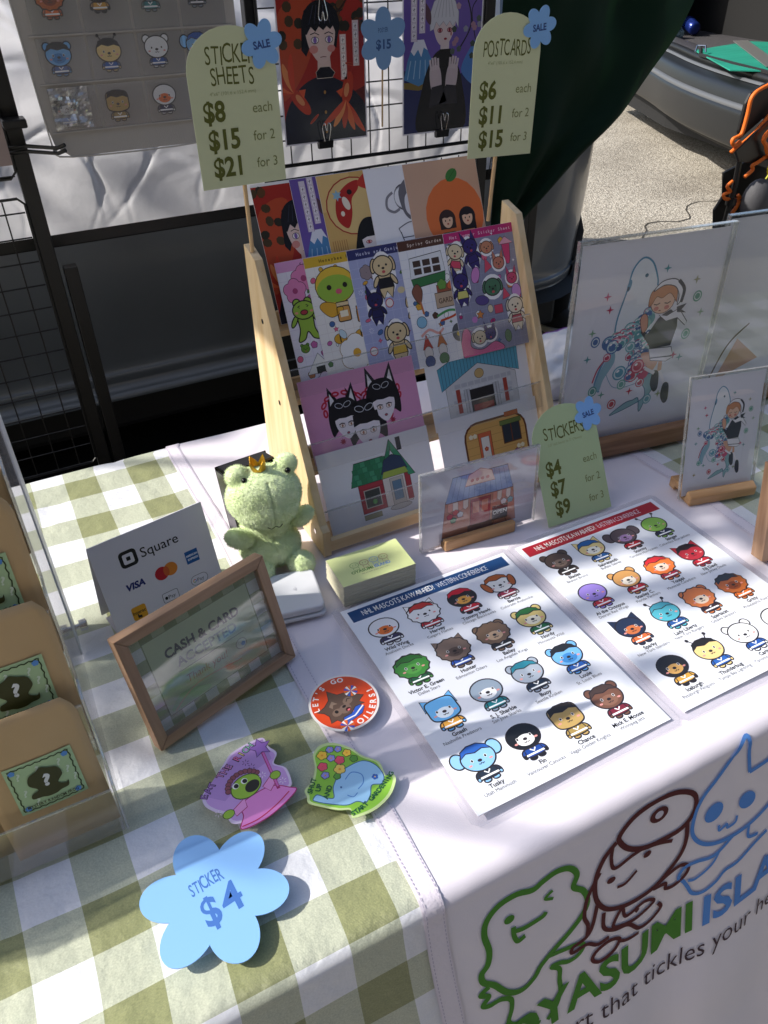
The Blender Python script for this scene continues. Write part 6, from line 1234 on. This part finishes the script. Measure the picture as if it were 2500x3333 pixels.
    B.poly([(.53, .71*k), (.58, .755*k), (.67, .76*k), (.73, .72*k), (.75, .66*k), (.72, .62*k), (.72, .67*k), (.68, .72*k), (.6, .735*k)], 'E9E9F2', NV, .006, sm=True); B.stroke([(.7, .75*k), (.75, .70*k), (.745, .63*k)], .022, NV, sm=True); B.poly([(.72, .61*k), (.79, .62*k), (.76, .59*k), (.8, .57*k), (.73, .58*k)], NV)
    for x, y, c in ((.6, .82, '5E9EA6'), (.21, .72, 'C8608A'), (.24, .65, 'B83060'), (.14, .54, '7FA88C'), (.13, .40, '5E9EA6'), (.83, .74, 'A0A084'), (.91, .56, '8FB09A'), (.77, .34, 'C05078'), (.82, .32, '6EA0A8'), (.27, .18, '5E9E94'), (.48, .17, 'B83050'), (.71, .12, '8EA07A'), (.15, .1, 'A89E70')): B.star(x, y*k, .028, c, 4, .3)
    for x, y, c in ((.86, .65, '5E9E8C'), (.17, .49, '4A6EA4'), (.83, .45, '6EAA98'), (.36, .11, 'C0505E'), (.2, .21, '5E9E94'), (.63, .1, '6EA8B4'), (.41, .22, '74AEA4')): B.ell(x, y*k, .032, .036, c, n=16); B.ell(x, y*k, .024, .027, 'D8E2E6', n=14); B.ell(x, y*k, .018, .02, c, n=12)
def stand_base(label, M, w, wood_m, prof, clearname='stand'):
    t = thing('slotted_wood_block', label, 'display block', M); MB().prism(prof, 0, w, 'x', .0018).done('grooved_block', wood_m, t); return t
# big art: acrylic in a walnut foot; placed with its own frame (u to the right, v up)
Mb = lean(.477, .470, .016, -8, 1)
stand_art('large clear acrylic stand with a drawing of a white whale and a sailor child', Mb, .224, .288, whale, .005, .007)
thing_ = stand_base('walnut brown wooden foot holding the large whale drawing', lean(.47, .470, 0, -8, 0) @ Matrix.Rotation(-PI/2, 4, 'X'), .262, WALN, [(-.022, 0), (-.022, .026), (-.0055, .026), (-.0055, .015), (.0012, .015), (.0012, .026), (.03, .026), (.03, 0)])
stand_art('large clear acrylic stand with a mostly white print cut off at right', lean(.735, .480, .016, -8, 1), .226, .280, lambda A, w, h: (A.stroke([(.09*w, .05*h), (.2*w, .3*h), (.35*w, .42*h)], .012*w, '5A4A44', sm=True), A.poly([(.16*w, .1*h), (.28*w, .34*h), (.5*w, .2*h)], 'C9A08A')), .005, .007)
stand_base('walnut brown wooden foot under the print at the right edge', lean(.728, .495, 0, -8, 0) @ Matrix.Rotation(-PI/2, 4, 'X'), .262, WALN, [(-.022, 0), (-.022, .026), (-.0055, .026), (-.0055, .015), (.0012, .015), (.0012, .026), (.03, .026), (.03, 0)])
Ms = lean(.560, .311, .003, -12.7, 12)
stand_art('small clear acrylic stand with the whale and sailor child drawing at the right', Ms, .108, .162, whale, .003, .004, m=CLR)
stand_base('beech wood foot holding the small whale drawing', lean(.566, .309, 0, -12.7, 0) @ Matrix.Rotation(-PI/2, 4, 'X'), .098, BEECH, [(-.016, 0), (-.016, .013), (-.0065, .017), (-.0045, .0165), (-.003, .005), (.0045, .005), (.007, .0165), (.034, .0165), (.034, .001), (.022, .001), (.022, .0065), (.013, .0065), (.013, 0)])
Ma = lean(.211, .379, .002, -4, 3)
stand_art('small clear acrylic stand before the rack showing a shop with a blue roof', Ma, .157, .107, card_shop, .0018, .004, m=CLRH)
stand_base('pale wooden bar gripping the blue roofed shop print', lean(.238, .377, 0, -4, 0) @ Matrix.Rotation(-PI/2, 4, 'X'), .098, BEECH, [(-.013, 0), (-.013, .0155), (-.005, .0155), (-.004, .003), (.0028, .003), (.004, .0155), (.022, .0155), (.022, 0)])

# cash and card picture frame
fm = thing('picture_frame', 'oak picture frame reading cash and card accepted leaning back on the gingham cloth', 'picture frame', lean(-.141, .240, .001, 18.27, 17))
FW, FH, B_ = .1625, .1225, .0105
MB().prism([(0, 0), (FW, 0), (FW-B_, B_), (B_, B_)], -.014, 0, 'z', .0008).done('bottom_rail', OAK, fm); MB().prism([(0, FH), (B_, FH-B_), (FW-B_, FH-B_), (FW, FH)], -.014, 0, 'z', .0008).done('top_rail', OAK, fm)
MB().prism([(0, .0002), (B_, B_+.0002), (B_, FH-B_-.0002), (0, FH-.0002)], -.014, 0, 'z', .0008).done('side_rail', OAKV, fm); MB().prism([(FW, .0002), (FW, FH-.0002), (FW-B_, FH-B_-.0002), (FW-B_, B_+.0002)], -.014, 0, 'z', .0008).done('side_rail', OAKV, fm)
MB().box(B_-.002, FW-B_+.002, B_-.002, FH-B_+.002, -.0135, -.009).done('backing_board', mat('mount', 'C9CBB8', .8), fm)
A = Art(); x0, y0 = B_-.001, B_-.001; W_, H_ = FW-2*B_+.002, FH-2*B_+.002; A = A.at(x0, y0)
nx_ = 11
for i in range(nx_):
    for j in range(8):
        a, b2 = i % 2, j % 2; cc = ['E3E6E4', 'A9B48E', '7E8C56'][a+b2]; A.face([(W_*i/nx_, H_*j/8), (W_*(i+1)/nx_, H_*j/8), (W_*(i+1)/nx_, H_*(j+1)/8), (W_*i/nx_, H_*(j+1)/8)], cc)
A.lv += 1; A.rect(.014, .0115, W_-.014, H_-.0115, 'CBD6B0', '7E8C6A', .0008)
A.text('CASH & CARD', W_/2, .066, .0135, '46464E', 'c', .035, width=.083); A.text('ACCEPTED', W_/2, .052, .0135, '7E8684', 'c', .03, width=.068); A.stroke([(W_/2-.035, .047), (W_/2+.04, .047)], .0008, '7A8070')
A.text('Thank you!', W_/2-.008, .032, .0115, 'C08A6E', 'c', -.005, shear=.15, sx=.9); A.ell(W_/2+.033, .036, .006, .0055, 'DCE4D0', ol='8A7A66', w=.0006); A.bloom(W_/2+.035, .035, .0024, '7EA6D8', 5)
A.poly([(.018, .014), (.03, .026), (.05, .022), (.06, .014)], 'B4D89A', sm=True); A.stroke([(.02, .0135), (.05, .026), (.1, .021)], .001, 'E6B49A', sm=True)
A.build('printed_art', P_MATTE, fm, z=-.0088)
MB().box(B_-.001, FW-B_+.001, B_-.001, FH-B_+.001, -.0045, -.0025).done('glass_pane', clear_mat('frame_glass', (.97, .985, .97), .04, .10, .8, haze=.04), fm)
MB().box(.07, .1, -.085, 0, -.003, 0, 0, Matrix.Translation((0, .09, -.0142)) @ Matrix.Rotation(math.radians(33), 4, 'X')).done('easel_strut', mat('black_card', '151515', .7), fm)

# payment tent card
sq = thing('tent_card', 'white folded tent card with payment logos standing on the cloth', 'payment sign', lean(-.144, .398, .001, 11.35, 14))
SW, SH_ = .128, .114; WCARD = mat('white_card', 'D9D7E0', .5)
MB().box(0, SW, 0, SH_, -.0006, 0).done('front_panel', WCARD, sq)
MB().box(0, SW, -SH_, 0, -.0006, 0, M=Matrix.Translation((0, SH_, -.0003)) @ Matrix.Rotation(math.radians(27), 4, 'X')).done('back_panel', WCARD, sq)
MB().box(0.001, SW-.001, 0.0, .04, -.0005, 0, M=Matrix.Translation((0, .004, -.002)) @ Matrix.Rotation(math.radians(-76), 4, 'X')).done('base_flap', WCARD, sq)
A = Art(); K = '141416'
A.rect(.0265, .077, .0455, .096, K, r=.0045); A.rect(.0302, .0807, .0418, .0923, 'DEDCE4', r=.0018); A.rect(.0338, .0843, .0382, .0887, K, r=.0005)
A.text('Square', .0495, .0812, .0158, K, 'l', .004)
A.text('VISA', .0335, .0515, .0105, '1F2A6E', 'c', .045, shear=.2, sx=1); A.ell(.064, .0545, .0078, .0078, 'B81C2C'); A.ell(.0745, .0555, .0078, .0078, 'D9822E'); A.ell(.0693, .055, .0032, .006, 'C85A2C')
A.rect(.0935, .051, .1085, .066, '1A5A9E'); A.text('AMERICAN', .101, .0592, .0033, 'E9EEF6', 'c', .03, width=.0136); A.text('EXPRESS', .1015, .0548, .0033, 'E9EEF6', 'c', .03, width=.012)
A.rect(.0205, .0155, .0365, .0315, 'D79A22', r=.0025); A.text('Interac', .0285, .0225, .0056, '1C1A1A', 'c', .02, width=.0142); A.poly([(.0255, .0175), (.0255, .0225), (.0265, .0225), (.027, .0205), (.03, .02), (.03, .017)], '1C1A1A')
A.rect(.0565, .0195, .0745, .031, 'DEDCE4', '2A2A2E', .0005, r=.002); A.ell(.0603, .0247, .0017, .002, '141416'); A.text('Pay', .0628, .0228, .0062, '141416', 'l')
A.rect(.0915, .0235, .1115, .035, 'DEDCE4', '55555C', .0005, r=.0055)
for k, c in enumerate(('D8503C', 'E7B53C', '3F9A58', '4A7AD0')): A.stroke([(.0958+.0017*math.cos(math.radians(45+90*k+q)), .0292+.0017*math.sin(math.radians(45+90*k+q))) for q in (0, 30, 60, 85)], .0008, c)
A.text('Pay', .0988, .027, .0062, '55555C', 'l'); A.build('printed_logos', P_MATTE, sq, z=.0001)

# reader, card stack
PW = mat('white_plastic', 'D4D6DC', .35, spec=.5)
rd = thing('card_reader', 'white square card reader with rounded corners resting on its dock', 'card reader', lie(.040, .372, .0012, -10))
def rsq(s, r): return [(cx*(s-r)+r*math.cos(math.radians(a+q)), cy*(s-r)+r*math.sin(math.radians(a+q))) for cx, cy, a in ((1, 1, 0), (-1, 1, 90), (-1, -1, 180), (1, -1, 270)) for q in (0, 18, 36, 54, 72, 90)]
MB().prism(rsq(.0345, .008), 0, .004, 'z', .0012).done('dock', PW, rd); MB().prism(rsq(.033, .008), .0055, .0145, 'z', .002).done('reader_body', PW, rd); MB().prism(rsq(.030, .007), .0035, .006, 'z').done('gap', mat('grey_gap', '8A8C92', .6), rd)
A = Art()
for q in range(3): A.stroke([(.003+(.002+.0014*q)*math.cos(a), .002+(.002+.0014*q)*math.sin(a)) for a in [math.radians(-45+15*i) for i in range(7)]], .0004, 'A8AAB2')
A.build('contactless_mark', P_MATTE, rd, z=.0147)
cs = thing('card_stack', 'stack of pale yellow business cards printed with a small emblem', 'business cards', lie(.134, .358, .0012, -1.5))
CE = mat('card_stock', 'CFCBB6', .7); cm = None; random.seed(2)
for i in range(38):
    M_ = lie(random.gauss(0, .00025), random.gauss(0, .0003), i*.00078, random.gauss(0, .25))
    if cm is None: o = MB().box(-.0445, .0445, -.0255, .0255, 0, .00072).done('card', CE, cs, M_); cm = o
    else: o = cm.copy(); col.objects.link(o); o.parent = cs; o.matrix_local = M_
A = Art(); A.rect(-.0443, -.0253, .0443, .0253, 'D3DD9C'); A.text('OYASUMI', -.001, -.0105, .0062, '5E8A44', 'r', .03); A.text('ISLAND', .001, -.0105, .0062, '5C8ACD', 'l', .03, sx=.95); A.text('silly art that tickles your heart', 0, -.0148, .0028, '7A7A6A', 'c', -.005)
for x, c in ((-.019, '7AA05A'), (-.007, '9A5A5A'), (.005, '6E9AD8'), (.017, 'B08A6A')):
    A.stroke([(x+.0052*math.cos(a), .003+.0045*math.sin(a)) for a in [2*PI*k/14 for k in range(14)]], .0006, c, True); A.stroke([(x-.003, -.0015), (x-.0035, -.0055), (x+.0035, -.0055), (x+.003, -.0015)], .0006, c); A.ell(x-.0018, .003, .0005, .0007, c); A.ell(x+.0018, .003, .0005, .0007, c)
A.build('printed_art', P_MATTE, cs, z=38*.00078)

# ================================================================== FROG PLUSH
PL = mat('plush_green', 'D6E6B2', .95, spec=.1, sheen=.6, noise_col=('DFECC2', 60, 3))
fr = thing('frog_plush', 'pale green plush frog with a gold crown sitting beside the rack', 'plush toy', lie(.047, .452, .001, -4))
blobs = [((0, -.004, .098), (.0435, .034, .034)), ((0, -.012, .088), (.038, .03, .026)), ((-.026, .002, .126), (.0135, .012, .0125)), ((.030, .002, .128), (.0135, .012, .0125)),
         ((0, .004, .046), (.031, .027, .034)), ((0, -.002, .026), (.037, .034, .027)), ((-.037, -.014, .053), (.018, .012, .0115)), ((.040, -.008, .058), (.0165, .011, .011)), ((-.02, -.036, .014), (.0145, .015, .0135)), ((.026, -.038, .014), (.016, .0165, .0145))]
mb = MB()
for c, r in blobs:
    rot = Matrix.Rotation(.5 if c[0] < -.03 else (-.5 if c[0] > .035 else 0), 3, 'Y'); mb.ball(c, r, rot, 3)
body = mb.done('body', PL, fr, sm=True)
md = body.modifiers.new('r', 'REMESH'); md.mode = 'VOXEL'; md.voxel_size = .0019; ms_ = body.modifiers.new('s', 'SMOOTH'); ms_.iterations = 7; ms_.factor = .5
dg = bpy.context.evaluated_depsgraph_get(); me = bpy.data.meshes.new_from_object(body.evaluated_get(dg)); body.modifiers.clear()
for v in me.vertices:
    n = v.normal.copy(); c = v.co; v.co = c+n*(.0006*nz(c.x*160, c.y*160, c.z*160)+.0004*nz(c.x*600, c.y*600, c.z*600))
    if abs(c.x-.001) < .0022 and c.y < 0 and .06 < c.z < .125: v.co += -n*.0022*(1-abs(c.x-.001)/.0022)
    if abs(c.x) < .0015 and c.y < 0 and c.z < .06: v.co += -n*.0012
smooth(me); 
if not me.materials: me.materials.append(PL)
body.data = me
random.seed(8); V, F = [], []; polys = me.polygons; idx = list(range(len(polys)))
for k in range(42000):
    p = polys[random.choice(idx)]; a, b_, c_ = [me.vertices[p.vertices[q]].co for q in (0, 1, 2)]; P = p.center+(a-p.center)*random.uniform(-.8, .8)+(b_-p.center)*random.uniform(-.8, .8); n = p.normal
    d = (n+Vector((random.gauss(0, .45)+.6*nz(P.x*70, P.y*70, P.z*70), random.gauss(0, .45), random.gauss(-.25, .45)+.6*nz(P.x*70+9, P.y*70, P.z*70)))).normalized(); L_ = random.uniform(.0014, .0030); s_ = n.cross(d); s_ = (s_.normalized() if s_.length > 1e-4 else n.orthogonal().normalized())*.00022
    i = len(V); V += [P-s_, P+s_, P+d*L_]; F.append((i, i+1, i+2))
fm2 = bpy.data.meshes.new('fur'); fm2.from_pydata(V, [], F); tag(link('fur', fm2, PL, fr), kind='stuff')
EYE = mat('bead_black', '050505', .1)
for x in (-.021, .0285): MB().ball((x, -.0108, .1265), .0034, sub=2).done('eye', EYE, fr, sm=True)
MB().tube(catmull([(-.0085, -.0415, .0795), (-.0045, -.0428, .0772), (0, -.0432, .0795), (.0045, -.0428, .0772), (.0085, -.0415, .0795)], k=4), .00055, 5).done('stitched_mouth', mat('thread_grey', '4E5A3E', .9), fr)
GOLD = mat('gold_lame', 'C99A2E', .35, metal=.75, bump=(900, .6, .001)); b = bmesh.new(); n_ = 24; R1, R2 = [], []
for k in range(n_):
    a = 2*PI*k/n_; z = .007+.0105*abs(((k % 6)/3)-1); rr = .0082+.0026*abs(((k % 6)/3)-1); R1.append(b.verts.new((  .0072*math.cos(a), .0072*math.sin(a), 0))); R2.append(b.verts.new((rr*math.cos(a), rr*math.sin(a), z)))
for k in range(n_): b.faces.new((R1[k], R1[(k+1) % n_], R2[(k+1) % n_], R2[k]))
me = bpy.data.meshes.new('crown'); b.to_mesh(me); b.free(); cr = link('crown', me, GOLD, fr, Matrix.Translation((-.001, -.002, .1275)) @ Matrix.Rotation(-.12, 4, 'Y') @ Matrix.Rotation(.5, 4, 'Z')); sf = cr.modifiers.new('s', 'SOLIDIFY'); sf.thickness = .0006

# black tray leaning behind the frog
ty = thing('plastic_tray', 'open shiny black plastic tray standing on its side behind the frog', 'tray', lean(.026, .508, .001, 6, 14))
SHB = mat('gloss_black', '0B0B0D', .18); w_, h_, d_ = .070, .088, .03
MB().box(0, w_, 0, h_, -.032, -.030, .001).done('tray_floor', SHB, ty)
for a in ((0, .003, .003, h_-.003), (w_-.003, w_, .003, h_-.003), (.003, w_-.003, 0, .003), (.003, w_-.003, h_-.003, h_)): MB().box(a[0], a[1], a[2], a[3], -.030, 0, .001).done('tray_wall', SHB, ty)
# printed bag on the table behind the big drawing
b = bmesh.new(); bmesh.ops.create_icosphere(b, subdivisions=5, radius=1)
for v in b.verts:
    c = v.co.copy(); v.co = Vector((c.x*.115, c.y*.075, max(-.02, c.z*.06)))*(1+.22*nz(c.x*1.6, c.y*1.6, c.z*1.6)+.12*(abs(nz(c.x*4, c.y*4, c.z*3))-.2)+.05*nz(c.x*11, c.y*11, c.z*11))
me = bpy.data.meshes.new('bag'); b.to_mesh(me); b.free()
tag(link('shopping_bag', smooth(me), mat('bag_print', 'DCDDE2', .4, noise_col=('7E4AA0', 11, 1)), None, lie(.655, .665, .02, 10)), 'crumpled white plastic bag with purple print lying behind the rack', 'plastic bag')
bpy.data.materials['bag_print'].node_tree.nodes['Color Ramp'].color_ramp.elements[0].position = .56; bpy.data.materials['bag_print'].node_tree.nodes['Color Ramp'].color_ramp.elements[1].position = .6
# wooden frame cut off at the right edge
wf = thing('picture_frame', 'wooden frame standing on the runner cut off by the right edge', 'picture frame', lean(.556, .171, .001, -14, 12))
for a in ((0, .012, .0, .12), (.15, .162, 0, .12), (.012, .15, 0, .012), (.012, .15, .108, .12)): MB().box(a[0], a[1], a[2], a[3], -.02, 0, .0006).done('rail', OAKV if a[1]-a[0] < .02 else OAK, wf)
MB().box(.011, .151, .011, .109, -.018, -.012).done('backing_board', mat('mount', 'C9CBB8', .8), wf)

# ================================================================== TIERED HOLDER WITH KRAFT ENVELOPES
hd = thing('tiered_holder', 'clear acrylic four-tier holder at the left edge filled with kraft envelopes', 'display holder')
XR = -.1845; XL = -.62
T_ = [(.203+.023*k, .004+.080*k) for k in range(4)]
side = [(.178, 0), (.186, .052), (.196, .058), (.205, .137), (.222, .143), (.232, .222), (.25, .228), (.262, .31), (.285, .335), (.43, .36), (.44, 0)]
for x in (XR, XL): 
    p = MB().prism([(a, b) for a, b in side], x-.0022, x, 'x', .0004).done('side_wall', CLRH, hd)
    MB().tube([(x-.001, a, b+.0006) for a, b in side[:9]], .0013, 6).done('wall_edge', CLRE, p)
for k, (y, z) in enumerate(T_):
    M_ = lean(XL, y-.026, z, 0, 6); l = MB().box(0, XR-XL-.003, 0, .048, 0, .0018, .0003).done('clear_lip', CLRH, hd, M_)
    MB().box(0, XR-XL-.003, .048, .0495, 0, .0018).done('lip_edge', CLRE, l)
    MB().box(XL, XR-.003, y-.026, y+.02, z-.0018, z).done('tier_shelf', CLRH, hd)
    MB().box(XL, XR-.003, y+.019, y+.0205, z, z+.075).done('tier_back', CLRH, hd)
MB().box(XR-.010, XR+.001, .40, .455, .0, .33, .001).done('support_post', mat('frosted_acrylic', 'CDD0DA', .4), hd)
MB().lathe([(.0028, 0), (.0028, .006), (.0062, .006), (.0066, .013), (.005, .014)], 20, Matrix.Translation((XR, .43, .014)) @ Matrix.Rotation(PI/2, 4, 'Y')).done('thumb_screw', mat('chrome', 'C8C8C8', .2, metal=1), hd)
KR = mat('kraft', 'C2A172', .7, noise_col=('CDAE82', 5, 3), bump=(90, .15, .002))
def envelope(x, y, z, tilt, th, label, rot=0):
    w, h = .081, .140; t = thing('kraft_envelope', label, 'envelope', lean(x, y, z, th, tilt) @ Matrix.Rotation(math.radians(rot), 4, 'Z'), 'kraft envelopes in the tiered holder')
    V, F = [], []; nx, ny = 12, 16; bulge = lambda a, b: .0026*math.sin(PI*min(1, max(0, a/w)))*math.sin(PI*min(1, max(0, b/h)))**.6
    for side_ in (0, 1):
        for j in range(ny+1):
            for i in range(nx+1):
                a, b = w*i/nx, h*j/ny
                if b > h-.012: q = (b-(h-.012))/.012; a = .008*q+(w-.016*q)*i/nx
                V.append((a, b, (bulge(a, b)+.0006*nz(a*60, b*40, x*50) if side_ == 0 else -.0008-bulge(a, b)*.6)))
    S_ = (nx+1)*(ny+1)
    for j in range(ny):
        for i in range(nx): a = j*(nx+1)+i; F.append((a, a+1, a+nx+2, a+nx+1)); F.append((S_+a, S_+a+nx+1, S_+a+nx+2, S_+a+1))
    for i in range(nx): F.append((i, S_+i, S_+i+1, i+1)); a = ny*(nx+1)+i; F.append((a, a+1, S_+a+1, S_+a))
    for j in range(ny): a = j*(nx+1); F.append((a, a+nx+1, S_+a+nx+1, S_+a)); a += nx; F.append((a, S_+a, S_+a+nx+1, a+nx+1))
    me = bpy.data.meshes.new('envelope'); me.from_pydata(V, [], F); link('paper_body', smooth(me), KR, t)
    A = Art(); lw, lh, lx, ly = .0505, .0500, .0165, .046
    A = A.at(lx, ly)
    for i in range(8):
        for j in range(8): A.face([(lw*i/8, lh*j/8), (lw*(i+1)/8, lh*j/8), (lw*(i+1)/8, lh*(j+1)/8), (lw*i/8, lh*(j+1)/8)], 'AFCB9C')
    A.lv += 14
    n = 26; bd = []
    for i in range(n): bd.append((.003+(lw-.006)*i/n, .003+.0006*math.sin(i*1.9)))
    for i in range(20): bd.append((lw-.003+.0006*math.sin(i*1.9), .003+(lh-.006)*i/20))
    for i in range(n): bd.append((lw-.003-(lw-.006)*i/n, lh-.003+.0006*math.sin(i*1.9)))
    for i in range(20): bd.append((.003+.0006*math.sin(i*1.9), lh-.003-(lh-.006)*i/20))
    A.stroke(bd, .0009, '2C3A12', True)
    for x_, y_ in ((.008, .04), (.042, .03), (.045, .02), (.008, .022), (.014, .010), (.038, .04), (.022, .041)): A.at(0, 0).text('?', x_, y_-.004, .0095, 'D3E2CC', 'c', .03, rot=-12)
    for x_, y_ in ((.0055, lh-.0055), (lw-.006, lh-.0055), (.006, .0055), (lw-.0065, .006)): A.bloom(x_, y_, .0024, '5C94D8', 5)
    A.poly([(x_-.003, y_) for x_, y_ in [(.016, .028), (.018, .036), (.024, .039), (.028, .0415), (.033, .039), (.039, .036), (.041, .028), (.036, .021), (.041, .017), (.043, .019), (.042, .0135), (.036, .0125), (.032, .011), (.026, .011), (.022, .0125), (.015, .0135), (.0155, .018), (.021, .021)]], '3A3C16', sm=True)
    A.text('?', .0255, .0225, .0155, 'E4E6E6', 'c', .05, rot=-8); A.hand('MYSTERY RANDOM FROG', lw/2, .0052, .0042, '3A3C16', 'c', .02, .72)
    mz = max(v[2] for v in A.V); A.V[:] = [(a, b, c*.0008/mz+bulge(a, b)+.0009) for a, b, c in A.V]; A.build('label_sticker', P_MATTE, t, raw=True)
lab = ['lowest tier', 'second tier up', 'third tier up', 'top tier']
for k, (y, z) in enumerate(T_):
    envelope(-.2690+.0005*k, y-.018, z+.003, 8, 0, 'kraft envelope with a green frog label at the right end of the '+lab[k], rot=0 if k != 0 else 1.5)
    envelope(-.345+.003*k, y-.008, z+.003, 10, 2, 'kraft envelope second from the right in the '+lab[k], rot=-2)
